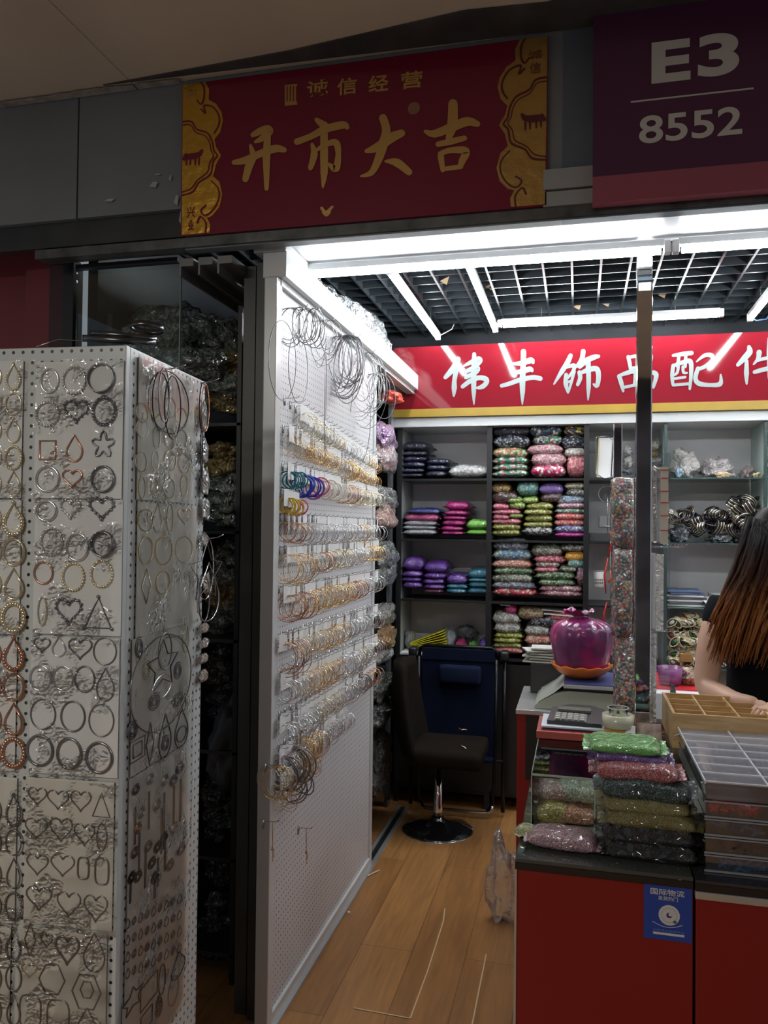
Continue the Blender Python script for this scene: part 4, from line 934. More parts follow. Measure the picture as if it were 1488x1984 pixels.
def hoopmesh(kind, R):
    k = (kind, round(R, 3))
    if k in _rm: return _rm[k]
    mt = {'silver': M['silver'], 'gold': M['gold'], 'pgold': M['pgold'], 'rose': M['rose'], 'dark': M['dsilver'], 'pearl': M['pearl'], 'gsq': M['gold'], 'fil': M['gold']}.get(kind) or pbr('enamel_'+kind, {'teal': (.02, .24, .28), 'blue': (.02, .05, .45), 'purple': (.26, .06, .42), 'pink': (.72, .12, .22), 'yellow': (.68, .50, .04), 'green': (.1, .4, .12)}[kind], .25)
    if kind == 'gsq': me = ringmesh('hoop', R, .0011, mt, shape=SQ)
    elif kind == 'fil':
        b = B()
        for q_ in range(3):
            rr = R*(1-.27*q_)
            b.tube([(rr*math.sin(a), .004*math.sin(3*a+q_), -R+rr*math.cos(a)) for a in [2*PI*i/14 for i in range(14)]], .0010, 4, True)
        me = b.mesh('hoop', mt)
    else:
        thick = {'teal': .0026, 'blue': .003, 'purple': .0026, 'pink': .0026, 'yellow': .0026, 'pearl': .0024, 'rose': .0013, 'dark': .0022}.get(kind, .0011)
        me = ringmesh('hoop', R, thick, mt)
    _rm[k] = me
    return me
COLN = {'silver': 'silver', 'gold': 'gold', 'pgold': 'pale gold', 'rose': 'rose gold', 'dark': 'dark silver', 'pearl': 'pearl-studded', 'gsq': 'square gold', 'fil': 'gold filigree', 'teal': 'teal', 'blue': 'blue', 'purple': 'purple', 'pink': 'pink', 'yellow': 'yellow'}
def seq(*runs):
    """(end fraction, kind, radius) runs along a row"""
    def f(t):
        for e, k, R in runs:
            if t <= e: return k, R
        return None
    return f
rows = [
 (1.955, 1.86, 2.33, 3.45, 22, seq((.06, None, 0), (.36, 'pgold', .034), (.44, 'silver', .02), (.52, 'fil', .026), (.62, 'silver', .03), (.80, 'silver', .024), (.9, 'pgold', .026), (1, 'fil', .022))),
 (1.865, 1.80, 2.32, 3.45, 22, seq((.10, 'gsq', .034), (.32, 'fil', .030), (.45, 'fil', .026), (.5, 'silver', .02), (.62, 'gold', .036), (.85, 'fil', .025), (1, 'fil', .023))),
 (1.745, 1.725, 2.32, 3.45, 22, seq((.08, 'teal', .026), (.16, 'blue', .036), (.2, 'purple', .034), (.26, 'pink', .03), (.48, 'pearl', .032), (.62, 'rose', .034), (.8, 'pgold', .034), (1, 'pgold', .028))),
 (1.660, 1.655, 2.30, 2.42, 3, seq((.5, 'yellow', .024), (1, 'pink', .022))),
 (1.585, 1.580, 2.30, 3.48, 23, seq((.12, 'rose', .032), (.30, 'silver', .034), (.55, 'silver', .034), (.70, 'silver', .030), (.8, 'gold', .036), (1, 'silver', .032))),
 (1.482, 1.488, 2.30, 3.48, 23, seq((.14, 'gold', .046), (.24, 'silver', .034), (.32, 'rose', .034), (.55, 'pgold', .034), (.8, 'silver', .034), (1, 'gold', .032))),
 (1.358, 1.350, 2.30, 3.48, 24, seq((.14, 'rose', .040), (.30, 'gold', .038), (.60, 'gold', .038), (.75, 'rose', .034), (1, 'silver', .032))),
 (1.210, 1.195, 2.28, 3.48, 24, seq((.12, 'rose', .050), (.30, 'pgold', .032), (.55, 'gold', .036), (.64, 'silver', .036), (1, 'silver', .034))),
 (1.090, 1.060, 2.28, 3.48, 24, seq((.14, 'silver', .034), (.44, 'gold', .038), (.50, 'rose', .030), (.72, 'silver', .044), (.85, 'pgold', .032), (1, 'silver', .034))),
 (.960, .945, 2.27, 3.46, 24, seq((.16, 'silver', .050), (.30, 'silver', .034), (.50, 'pgold', .030), (.74, 'silver', .034), (.86, 'dark', .032), (1, 'rose', .032))),
 (.860, .850, 2.27, 3.0, 15, seq((.2, 'silver', .040), (.45, 'gold', .034), (1, 'silver', .032))),
 (.775, .780, 2.27, 2.62, 7, seq((.2, 'pgold', .040), (.6, 'dark', .042), (1, 'fil', .034))),
]
RN = ['top', 'second', 'third', 'short fourth', 'fifth', 'sixth', 'seventh', 'eighth', 'ninth', 'tenth', 'eleventh', 'lowest']
rnd = random.Random(3)
first = {}
for ri, (z0, z1, ya, yb, n, f) in enumerate(rows):
    for k in range(n):
        t = k/(n-1); y = ya+.045+(yb-ya-.045)*t; z = z0+(z1-z0)*t
        h = link('peg_hook', hookm, None, (XP, y, z))
        tag(h, 'steel peg hook in the %s hook row of the tall pegboard' % RN[ri], 'hook', 'peg hooks in the %s row' % RN[ri])
        kr = f(t)
        if not kr or not kr[0]: continue
        kind, R = kr
        dense = kind in ('fil', 'gsq')
        c = thing('hoop_earring_card', '', 'earrings', (XP, y, z))
        lab = '%s hoop earrings on a small white card in the %s row of the pegboard' % (COLN[kind], RN[ri])
        tag(c, lab, 'earrings', '%s hoops in the %s row' % (COLN[kind], RN[ri]))
        hc = link('header_card', cardm, c, (0, 0, 0), (0, 0, rnd.uniform(-.3, .3)))
        nh = 2 if dense else 3
        for q_ in range(nh):
            o = link('hoop', hoopmesh(kind, R*rnd.choice((.92, 1.0, 1.0, 1.06))), c, (.020+.012*q_, rnd.uniform(-.008, .008), -.026+rnd.uniform(-.004, .004)),
                     (rnd.uniform(-.2, .2), rnd.uniform(-.1, .1), rnd.uniform(-.55, .75)))
# the dark bundle hanging at the low left and the two tiny ones
for i, (px, py, kind, R) in enumerate([(532, 1490, 'gold', .05), (548, 1472, 'dark', .052), (566, 1455, 'dark', .055), (585, 1432, 'fil', .05), (600, 1420, 'gold', .046)]):
    p = at(px, py, X=XP+.03)
    c = thing('hoop_earring_bundle', ['gold and silver bangle-size hoop bundle lowest at the pegboard edge', 'dark silver hoop bundle beside the lowest gold bundle', 'thick dark silver hoop bundle, third from the pegboard edge', 'gold filigree hoop bundle above the dark silver bundles', 'thin gold hoop bundle highest of the low bundles'][i], 'earrings', (XP, p.y, p.z+.01), 0, 'hoop bundles hanging low on the pegboard')
    link('hook', hookm, c)
    for q_ in range(8):
        link('hoop', hoopmesh(kind if q_ % 3 else ('silver' if kind != 'fil' else 'gold'), R), c, (.012+.006*q_, rnd.uniform(-.006, .006), 0), (rnd.uniform(-.15, .15), 0, rnd.uniform(-.6, .6)))
for i, (px, py) in enumerate([(522, 1592), (588, 1605)]):
    p = at(px, py, X=XP+.02)
    c = thing('wire_ornament', ['gold wire swirl ornament alone at the pegboard edge near the floor', 'bronze wire swirl ornament alone on the bare lower pegboard'][i], 'ornament', (XP, p.y, p.z))
    link('hook', hookm, c)
    b = B(); b.tube([(.03, 0, 0)]+[(.03, .016*math.sin(a)*(a/9), -.05-.012*a/2+.012*math.cos(a)) for a in [j*.5 for j in range(18)]], .0012, 5)
    b.tube([(.03, 0, -.01), (.031, .004, -.12)], .001, 5)
    b.obj('swirl', M['rose'] if i else M['gold'], c, True)
# big wire hoops on the top hooks
bigs = [((560, 598), 7, .055, .10, 'silver'), ((590, 600), 6, .06, .11, 'dark'), ((618, 622), 8, .09, .14, 'silver'), ((655, 652), 12, .12, .16, 'dark'), ((668, 655), 7, .10, .14, 'dark'), ((698, 685), 9, .13, .20, 'silver'), ((722, 725), 8, .08, .12, 'silver')]
for i, ((px, py), n, Ra, Rb, kind) in enumerate(bigs):
    p = at(px, py, X=XP+.02)
    h = link('peg_hook', B().tube([(0, 0, 0), (.075, 0, .002), (.085, 0, .012)], .0016, 6).mesh('long_hook', M['steel']), None, (XP, p.y, p.z))
    tag(h, 'long steel hook under the panel head holding %s wire hoops, %s from the mullion' % (COLN[kind], ['first', 'second', 'third', 'fourth', 'fifth', 'sixth', 'seventh'][i]), 'hook', 'long hooks at the pegboard top')
    for q_ in range(n):
        R = (Ra*.62+(Rb-Ra)*rnd.random()*.62)*(1.25 if i > 2 else 1)
        R = {0: .055, 1: .06}.get(i, R)*rnd.uniform(.85, 1.15)
        me = ringmesh('wire_hoop', R, .0013 if kind == 'silver' else .0017, M['dsilver'] if kind == 'dark' or q_ % 2 else M['steel'], seg=36, ts=5, flat=rnd.uniform(.42, .75))
        o = link('wire_hoop', me, None, (XP+.012+.058*(q_+.5)/n, p.y+rnd.uniform(-.004, .004), p.z+.0025), (rnd.uniform(-.06, .06), rnd.uniform(-.05, .05), rnd.uniform(-.9, .9)))
        tag(o, 'large %s wire hoop on the %s long hook at the pegboard top' % ('dark' if kind == 'dark' else 'thin steel', ['first', 'second', 'third', 'fourth', 'fifth', 'sixth', 'seventh'][i]), 'wire hoop', 'large wire hoops on the %s top hook' % ['first', 'second', 'third', 'fourth', 'fifth', 'sixth', 'seventh'][i])
# two very large wires
for i, (px, py, R, fl) in enumerate([(548, 660, .12, .55), (575, 690, .11, .8), (625, 690, .17, .8), (690, 700, .17, .75)]):
    p = at(px, py, X=XP+.05)
    o = link('wire_hoop', ringmesh('wire_hoop', R, .0013, M['dsilver'], seg=48, flat=fl), None, (XP+.05+.006*i, p.y, 2.165-.01*i), (0, 0, PI/2+.3*(i-1)))
    tag(o, ['huge thin wire hoop spreading nearest the mullion', 'huge wire hoop second from the mullion', 'widest thin wire hoop in the middle of the pegboard top', 'long wire hoop at the far side of the pegboard top'][i], 'wire hoop')

# ------------------------------------------------------------------ corner display stand (left foreground)
P0 = Vector((-.936, 1.499, 0)); P1 = Vector((-.968, 1.93, 0))
side_a = math.atan2(P1.y-P0.y, P1.x-P0.x)-PI/2          # small yaw of the stand
SA = side_a
ux = Vector((math.cos(SA*.4), math.sin(SA*.4), 0))
st = thing('display_stand', 'grey perforated metal display stand covered in packaged earring cards', 'display stand', P0, SA)
SL = (P1-P0).length; FW = .62
B().box(-FW, 0, 0, .018, 0, 1.93, .002).obj('front_panel', M['peg_front'], st)
B().box(-.018, 0, .018, SL, 0, 1.93, .002).obj('side_panel', M['peg_side'], st)
B().box(-FW, 0, 0, SL, -.0, .03).obj('base', M['dark_alu'], st)
B().box(-FW, -FW+.018, .018, SL, 0, 1.93).obj('side_panel', M['peg_side'], st)
stI = Matrix.Translation(P0) @ Matrix.Rotation(SA, 4, 'Z')
stInv = stI.inverted()
Ro = stInv.to_3x3()
def onface(px, py, face, off=0.0):
    """point on the front (y=-off) or right (x=+off) face in stand coordinates"""
    d = Ro @ (CR*((px-744)/FPX)+CU*((992-py)/FPX)+_f); c = stInv @ CAMP
    if face == 'F': k = (-off-c.y)/d.y
    else: k = (off-c.x)/d.x
    return c+d*k
SH = {
 'o': None,
 'sq': [(-.9, .9), (.9, .9), (.9, -.9), (-.9, -.9)],
 'he': HEART,
 'tr': [(0, 1.05), (.95, -.85), (-.95, -.85)],
 'di': [(0, 1.2), (.75, 0), (0, -1.2), (-.75, 0)],
 'fl': [((.75+.28*math.cos(5*t))*math.sin(t), (.75+.28*math.cos(5*t))*math.cos(t)) for t in [2*PI*i/30 for i in range(30)]],
 'dr': [(0, 1.25)]+[(.85*math.sin(t), .85*math.cos(t)-.25) for t in [.9+i*(2*PI-1.8)/16 for i in range(17)]],
 'hx': [(math.sin(t), math.cos(t)) for t in [PI/6+PI/3*i for i in range(6)]],
 'rs': [(.82*math.copysign(abs(math.sin(t))**.55, math.sin(t)), .95*math.copysign(abs(math.cos(t))**.55, math.cos(t))) for t in [2*PI*i/24 for i in range(24)]],
 'st': [((1 if i % 2 == 0 else .5)*math.sin(PI*i/5), (1 if i % 2 == 0 else .5)*math.cos(PI*i/5)) for i in range(10)],
 'el': [(.6*math.sin(t), 1.1*math.cos(t)) for t in [2*PI*i/20 for i in range(20)]],
 'sp': [((.25+.75*i/40)*math.sin(i*.5), (.25+.75*i/40)*math.cos(i*.5)) for i in range(40)],
}
def earring(parent, face, px, py, rx, ry, shp, mt, th=.0015, width=0.0, beady=False):
    """a closed wire or band shape lying on a card, sized by its photographed extent"""
    c = onface(px, py, face, .006); ex = onface(px+rx, py, face, .006); ez = onface(px, py-ry, face, .006)
    loc = parent.location
    hx = ((ex-c).length); hz = (ez-c).length
    pts2 = SH[shp] or [(math.sin(t), math.cos(t)) for t in [2*PI*i/26 for i in range(26)]]
    b = B()
    def to(u, v, o=0):
        if face == 'F': return Vector((c.x+u*hx, -.006-o, c.z+v*hz))-loc
        return Vector((.006+o, c.y+u*hx, c.z+v*hz))-loc
    if width:
        for o in [width*i/3 for i in range(4)]:
            b.tube([to(u*(1-.02*o/width), v*(1-.02*o/width), o) for u, v in pts2], th, 5, shp != 'sp')
    else: b.tube([to(u, v) for u, v in pts2], th, 5, shp != 'sp')
    if beady:
        for i in range(0, len(pts2)):
            u, v = pts2[i]
            b.ball(to(u*1.05, v*1.05, .001), th*1.7, 6)
    return b.obj('earring', mt, parent, True)
SV, DS, GD, PG, RG, BW = M['silver'], M['dsilver'], M['gold'], M['pgold'], M['rose'], M['blackwire']
def ecard(face, x0, y0, x1, y1, mat_, label, grp, items, sleeve=True, off=.003):
    a = onface(x0, y1, face, off); c = onface(x1, y0, face, off)
    # level rectangle on the face
    top = (onface(x0, y0, face, off).z+c.z)/2; bot = (a.z+onface(x1, y1, face, off).z)/2
    org = Vector((a.x, -off, bot)) if face == 'F' else Vector((off, a.y, bot))
    wd = (c.x-a.x) if face == 'F' else (c.y-a.y)
    t = thing('earring_card', label, 'earring card', org, 0, grp)
    # place in stand space, then bring to the world
    ht = top-bot
    if face == 'F':
        b = B().box(0, wd, -.0015, .0005, 0, ht); 
    else:
        b = B().box(-.0005, .0015, 0, wd, 0, ht)
    b.obj('backing', mat_, t)
    for it in items: earring(t, face, *it)
    if sleeve:
        bm = bmesh.new(); nx, nz = 10, 14; g = []
        for i in range(nx+1):
            col = []
            for j in range(nz+1):
                u, v = i/nx, j/nz
                n_ = .0045+.004*abs(noise.noise(Vector((u*5+x0, v*6+y0, 0))))*(1 if 0 < i < nx else .2)
                p = (u*(wd+.008)-.004, -.006-n_*1.2, v*(ht+.006)-.003) if face == 'F' else (.006+n_*1.2, u*(wd+.008)-.004, v*(ht+.006)-.003)
                col.append(bm.verts.new(p))
            g.append(col)
        for i in range(nx):
            for j in range(nz): bm.faces.new((g[i][j], g[i+1][j], g[i+1][j+1], g[i][j+1]))
        me = bpy.data.meshes.new('sleeve'); bm.to_mesh(me); bm.free(); me.materials.append(M['film'])
        for p in me.polygons: p.use_smooth = True
        link('sleeve', me, t)
    t.location = stI @ org; t.rotation_euler = (0, 0, SA)
    return t
def L_(*a): return a
mats3 = (M['card'], M['card_cream'])
FR = 'earring cards on the front of the display stand'; SD = 'earring cards on the side of the display stand'
ecard('F', 66, 700, 240, 966, M['card'], 'top grey card of twelve silver shaped hoops on the stand front', FR, [
 (96, 738, 17, 23, 'o', SV, .0022), (144, 737, 21, 25, 'o', SV, .0018, 0, True), (196, 733, 26, 28, 'o', DS, .0018, .005),
 (92, 802, 21, 22, 'o', SV, .0018, 0, True), (148, 800, 24, 26, 'he', DS, .002, 0, True), (202, 797, 21, 25, 'o', DS, .0024, 0, True),
 (92, 872, 17, 20, 'sq', RG, .0022), (144, 870, 18, 22, 'dr', RG, .002, 0), (200, 862, 22, 26, 'fl', DS, .0022),
 (92, 928, 22, 24, 'o', SV, .003), (140, 930, 20, 22, 'he', RG, .0022), (200, 928, 22, 25, 'o', DS, .0020, .004)])
ecard('F', 64, 968, 238, 1230, M['card'], 'second grey card with a beaded triangle and hearts on the stand front', FR, [
 (90, 990, 19, 19, 'o', SV, .0032), (136, 988, 19, 22, 'he', SV, .002, 0, True), (197, 988, 24, 26, 'he', DS, .0022, 0, True),
 (100, 1050, 20, 25, 'o', SV, .002, 0, True), (150, 1060, 21, 26, 'o', SV, .0028), (200, 1054, 22, 24, 'o', DS, .002, .008),
 (84, 1110, 18, 21, 'o', RG, .0024), (142, 1118, 20, 25, 'o', PG, .0018, 0, True), (197, 1112, 20, 24, 'o', PG, .0018, 0, True),
 (82, 1184, 14, 25, 'el', PG, .0018), (133, 1188, 25, 30, 'he', DS, .0022, 0, True), (190, 1190, 27, 31, 'tr', DS, .0024, 0, True)])
ecard('F', 56, 1234, 232, 1502, M['card'], 'third grey card of plain silver hoops in rows on the stand front', FR, [
 (81, 1252, 17, 18, 'he', DS, .0018), (114, 1254, 15, 16, 'dr', SV, .0018), (155, 1260, 24, 26, 'he', DS, .0018), (203, 1262, 22, 26, 'o', DS, .0014),
 (78, 1314, 20, 24, 'o', SV, .0024), (122, 1314, 19, 23, 'o', SV, .0018), (164, 1316, 19, 25, 'o', DS, .0018), (204, 1328, 20, 27, 'dr', DS, .0014),
 (83, 1384, 24, 29, 'o', DS, .0016), (141, 1388, 23, 29, 'o', DS, .0020), (196, 1396, 24, 31, 'o', DS, .0014),
 (77, 1454, 25, 29, 'o', DS, .0034), (134, 1460, 23, 29, 'o', DS, .0034), (192, 1468, 25, 29, 'o', DS, .0034)])
ecard('F', 46, 1510, 222, 1796, M['card_cream'], 'fourth card of thin wire hearts under the silver hoop card', FR, [
 (72, 1545, 19, 22, 'he', DS, .0013), (112, 1552, 22, 24, 'he', DS, .0013), (156, 1555, 21, 26, 'he', DS, .0013), (196, 1562, 18, 24, 'tr', DS, .0013),
 (70, 1608, 23, 26, 'he', DS, .0013), (118, 1611, 23, 30, 'he', DS, .0013), (163, 1620, 21, 28, 'he', DS, .0013), (197, 1622, 16, 24, 'el', DS, .0013),
 (72, 1678, 22, 26, 'he', DS, .0013), (121, 1680, 24, 27, 'he', DS, .0013), (161, 1682, 13, 22, 'rs', DS, .0018), (197, 1688, 16, 27, 'rs', DS, .0018),
 (75, 1744, 26, 30, 'he', DS, .0016), (133, 1756, 24, 32, 'he', DS, .0013), (185, 1764, 24, 34, 'he', DS, .0013)], True)
ecard('F', 34, 1800, 208, 2010, M['card_cream'], 'lowest card of wire hexagons and rounded squares on the stand front', FR, [
 (58, 1820, 14, 27, 'di', DS, .0014), (90, 1824, 12, 18, 'he', DS, .0014), (130, 1845, 24, 36, 'he', DS, .0022), (182, 1848, 24, 32, 'dr', DS, .0013),
 (56, 1882, 16, 18, 'he', PG, .0011), (100, 1898, 25, 32, 'hx', DS, .0014), (167, 1922, 28, 38, 'hx', DS, .0014), (168, 1918, 13, 18, 'hx', DS, .0012),
 (58, 1960, 25, 34, 'rs', DS, .0014), (112, 1972, 26, 36, 'rs', DS, .0014), (168, 1988, 22, 28, 'dr', DS, .0013)], True)
def colA(y0, y1, n, mt, big=False):
    out = []
    for i in range(n):
        yy = y0+(y1-y0)*(i+.5)/n
        out.append((26, yy, 15 if not big else 20, (y1-y0)/n*.40, 'o' if i % 2 else 'dr', mt, .0018 if not big else .003, 0, i % 3 == 0))
        out.append((-14, yy, 16, (y1-y0)/n*.40, 'o', mt, .0018))
    return out
ecard('F', -40, 700, 46, 965, M['card'], 'gold hoop card at the photo edge level with the top grey card', FR, colA(705, 965, 5, PG))
ecard('F', -42, 968, 42, 1228, M['card'], 'gold hoop card at the photo edge level with the beaded triangle', FR, colA(975, 1228, 4, PG, True))
ecard('F', -46, 1232, 34, 1492, M['card'], 'rose gold wide hoop card at the photo edge', FR, colA(1236, 1490, 4, RG, True))
ecard('F', -54, 1504, 34, 1786, M['card_cream'], 'dark silver hoop card at the photo edge level with the wire hearts', FR, colA(1540, 1786, 4, DS))
ecard('F', -60, 1792, 22, 2010, M['card_cream'], 'lowest grey hoop card at the photo edge', FR, colA(1800, 1990, 3, DS))
# side cards
ecard('S', 264, 716, 376, 972, M['card_cream'], 'top cream card of gold oval hoops on the stand side', SD, [
 (x, y, 11, 19, 'o' if (x+y) % 3 else 'el', PG, .0014) for x, y in ((276, 800), (300, 790), (330, 790), (352, 810), (276, 830), (304, 848), (330, 850), (352, 852), (274, 895), (301, 893), (330, 893), (357, 898), (276, 945), (300, 945), (328, 946), (357, 942))])
ecard('S', 262, 976, 380, 1218, M['card_cream'], 'second cream side card with gold ovals above a bare lower half', SD, [
 (283, 1008, 14, 21, 'o', PG, .0014), (306, 1005, 9, 24, 'dr', PG, .0013), (330, 1006, 10, 26, 'el', PG, .0013), (358, 1003, 13, 20, 'he', PG, .0013),
 (283, 1067, 13, 26, 'o', PG, .0018), (318, 1067, 16, 27, 'o', GD, .0015), (357, 1065, 16, 25, 'o', PG, .0013),
 (284, 1136, 12, 28, 'di', PG, .0014), (316, 1129, 13, 22, 'o', GD, .0014)])
ecard('S', 252, 1222, 368, 1466, M['card_cream'], 'third side card of grey spiral drops behind the big wire hoop', SD, [
 (270, 1255, 8, 22, 'sp', DS, .0012), (360, 1240, 9, 22, 'el', PG, .0012), (300, 1360, 12, 18, 'sp', DS, .0012), (345, 1355, 12, 14, 'sp', DS, .0012),
 (258, 1415, 10, 20, 'sp', DS, .0016), (320, 1428, 13, 36, 'dr', DS, .0018), (321, 1440, 8, 16, 'sp', DS, .0014), (352, 1412, 14, 32, 'dr', DS, .0015), (352, 1422, 9, 14, 'o', DS, .0022),
 (267, 1452, 15, 22, 'sq', DS, .0014), (267, 1452, 9, 14, 'sq', DS, .0013), (291, 1442, 9, 34, 'di', DS, .0015), (345, 1300, 8, 18, 'sp', DS, .0012), (285, 1300, 10, 20, 'sp', PG, .0012)])
ec4 = [(x, y, 8, 11, 'sp', m_, .0013) for x, y, m_ in ((264, 1530, DS), (292, 1510, SV), (320, 1512, SV), (337, 1512, DS), (349, 1488, DS), (275, 1575, SV), (305, 1560, SV), (268, 1605, RG), (288, 1640, DS), (306, 1641, BW), (318, 1624, BW), (338, 1605, SV), (352, 1645, DS), (295, 1672, BW), (301, 1700, BW), (262, 1652, DS), (256, 1700, BW), (268, 1698, BW), (330, 1676, DS))]
ec4 += [(x, y, 1.2, l_, 'sq', m_, .0009) for x, y, l_, m_ in ((289, 1570, 40, DS), (313, 1610, 48, DS), (318, 1590, 60, DS), (337, 1560, 40, DS), (350, 1550, 45, DS), (270, 1650, 40, BW), (282, 1680, 44, BW), (300, 1720, 22, BW), (306, 1690, 30, BW), (253, 1730, 22, BW), (320, 1660, 30, BW), (262, 1600, 40, DS))]
ecard('S', 246, 1472, 364, 1738, M['card_cream'], 'side card of long dangling key-like drops below the spirals', SD, ec4)
ec5 = []
for r_ in range(4):
    for k in range(9):
        x = 248+k*12.5; ec5.append((x, 1790+r_*32-k*6.2, 4, 8, 'sp' if k % 2 else 'dr', DS, .0012))
ecard('S', 242, 1742, 360, 1868, M['card_cream'], 'side card of four slanting rows of tiny wire charms', SD, ec5)
ecard('S', 236, 1872, 356, 2010, M['card_cream'], 'lowest side card with black wire star, frames and ovals', SD, [
 (258, 1936, 18, 24, 'st', BW, .0016), (289, 1920, 15, 24, 'sq', BW, .0015), (314, 1898, 9, 26, 'el', BW, .0015), (346, 1870, 13, 20, 'dr', BW, .0014), (336, 1920, 14, 24, 'el', DS, .0013), (308, 1950, 6, 22, 'sp', BW, .0022), (284, 1975, 10, 18, 'sq', BW, .0015)])
# slim packets hanging at the stand's back edge
for i, (px, py, w_, h_) in enumerate([(386, 800, 14, 60), (388, 870, 15, 50), (389, 930, 16, 55), (390, 985, 15, 45), (388, 1045, 14, 30), (391, 1130, 14, 40), (386, 1218, 16, 20), (387, 1248, 16, 20), (385, 1278, 16, 20), (385, 1312, 16, 24)]):
    p = onface(px, py, 'S', .01); q_ = onface(px+w_, py, 'S', .01); r_ = onface(px, py-h_/2, 'S', .01)
    wd, ht = (q_-p).length, (r_-p).length*2
    me = fitmesh(crumple(1, (1, 1, 1), 120+i, .3, sub=3), wd, .012, ht)
    me.materials.append(cellobag('foil_pack_%d' % (i % 3), [(.10, .10, .10), (.46, .46, .46), (.75, .75, .75)] if i < 5 else [(.30, .16, .10), (.55, .48, .44), (.7, .66, .62)], .15))
    o = link('clear_packet', me, None, stI @ Vector((.012, p.y+wd/2, p.z-ht/2)), (0, 0, SA+PI/2))
    tag(o, '%s clear packet hanging down the back edge of the display stand, %s from the top' % ('silvery' if i < 6 else 'copper-filled', ORD[i] if i else 'first'), 'packet', 'small packets on the back edge of the stand')
# wire shapes hanging off the stand side
def wireset(label, hook_px, shapes, mt, cat='wire hoop'):
    p = onface(*hook_px, 'S', 0.0)
    h = link('stand_hook', B().tube([(0, 0, 0), (.03, 0, .004), (.045, .008, .012)], .0016, 6).mesh('hook', M['steel']), None, stI @ p, (0, 0, SA))
    tag(h, 'steel hook on the stand side holding the '+label, 'hook')
    for i, (px, py, rx, ry, shp, m_, lab) in enumerate(shapes):
        off = .012+.006*i
        c = onface(px, py, 'S', off); ex = onface(px+rx, py, 'S', off); ez = onface(px, py-ry, 'S', off)
        hx, hz = (ex-c).length, (ez-c).length
        pts2 = SH[shp] or [(math.sin(t), math.cos(t)) for t in [2*PI*k/36 for k in range(36)]]
        o = B().tube([(0, u*hx, v*hz) for u, v in pts2], .0016, 6, True).obj('wire_shape', m_, smooth=True)
        o.location = stI @ c; o.rotation_euler = (0, 0, SA+rnd.uniform(-.08, .08))
        tag(o, lab, cat)
wireset('black cord loops', (322, 716), [(328, 780, 32, 60, 'o', BW, 'long black cord loop hung over the top cream card'), (312, 778, 26, 52, 'el', BW, 'narrow black cord loop in front of the top cream card'), (335, 790, 24, 56, 'el', BW, 'slanted black cord loop over the top cream card'), (318, 765, 18, 48, 'el', DS, 'thin grey cord loop among the black loops')], BW, 'cord loop')
wireset('small black loops', (390, 742), [(393, 790, 13, 44, 'el', BW, 'black oval loop at the back edge of the stand'), (391, 860, 3, 60, 'el', BW, 'thin black string hanging at the back edge of the stand'), (398, 790, 12, 42, 'el', RG, 'copper oval loop behind the black one')], BW, 'cord loop')
wireset('steel star wires', (400, 1044), [(398, 1100, 24, 56, 'el', SV, 'steel oval wire on the lower stand hook'), (400, 1110, 26, 60, 'st', DS, 'steel wire star on the lower stand hook'), (404, 1150, 24, 48, 'dr', SV, 'steel wire drop on the lower stand hook'), (396, 1160, 16, 40, 'el', DS, 'lowest dark oval wire on the stand hook')], SV)
wireset('big side hoop', (318, 1236), [(316, 1322, 53, 91, 'o', DS, 'biggest dark wire hoop in front of the spiral card'), (316, 1290, 32, 50, 'st', BW, 'black wire star inside the biggest hoop'), (320, 1262, 18, 32, 'el', DS, 'small oval wire above the star'), (314, 1330, 20, 22, 'o', SV, 'silver wire arc ring low inside the biggest hoop')], DS)
# coil of bands on top of the stand
for i, (px, py, rx, ry, tl) in enumerate([(232, 640, 66, 24, .35), (240, 645, 58, 24, .25), (285, 662, 28, 22, -.2)]):
    c = stInv @ at(px, py, Z=1.99) if False else None
    y = 1.62+.02*i; p = at(px, py+8, Y=y); q_ = at(px+rx, py+8, Y=y); R = q_.x-p.x
    b = B(); n = 40
    for k in range(n):
        a, a2 = 2*PI*k/n, 2*PI*(k+1)/n
    ring = []
    for k in range(n):
        a = 2*PI*k/n; x_, y_ = R*math.cos(a), R*.75*math.sin(a)
        ring.append([b.bm.verts.new((x_*s, y_*s, z_)) for s, z_ in ((1, -.007), (1, .007), (.985, .007), (.985, -.007))])
    for k in range(n):
        A, C = ring[k], ring[(k+1) % n]
        for e in range(4): b.bm.faces.new((A[e], A[(e+1) % 4], C[(e+1) % 4], C[e]))
    o = b.obj('metal_band', pbr('gunmetal_%d' % i, (.12, .12, .13), .22, .9), smooth=True)
    o.location = (p.x, y, 1.965+.012*i+(.02 if i == 2 else .008)); o.rotation_euler = (tl*.6, tl*.3*(1 if i != 2 else -1), .2*i)
    tag(o, ['large gunmetal band tilted on top of the display stand', 'second gunmetal band inside the large one on the stand', 'small gunmetal band lying right on top of the stand'][i], 'metal band')
a_, c_ = at(70, 672, Y=1.52), at(175, 662, Y=1.60)
tag(B().tube([a_, a_.lerp(c_, .4)+Vector((0, 0, .012)), c_, c_+Vector((.06, .02, .004))], .0014, 6).obj('loose_wire', M['steel'], smooth=True), 'thin loose wire curving along the stand top', 'wire')

# ------------------------------------------------------------------ side shelving behind the stand (seen past the mullion)
sh = thing('side_shelving', 'black glass-fronted shelving stuffed with clear packets behind the display stand', 'shelving', (-1.12, 2.5, 0))
for z in (.10, .42, .78, 1.16, 1.53, 1.90):
    B().box(-.50, -.0, 0, 1.85, z-.012, z, .001).obj('shelf', M['black'] if z > .2 and z < 2.2 else M['dark'], sh)
B().box(-.52, -.50, 0, 1.85, 0, 2.3).obj('back_panel', M['dark'], sh)
for yy in (0.0, .92, 1.83): B().box(-.015, .0, yy, yy+.015, 0, 2.3).obj('post', M['black'], sh)
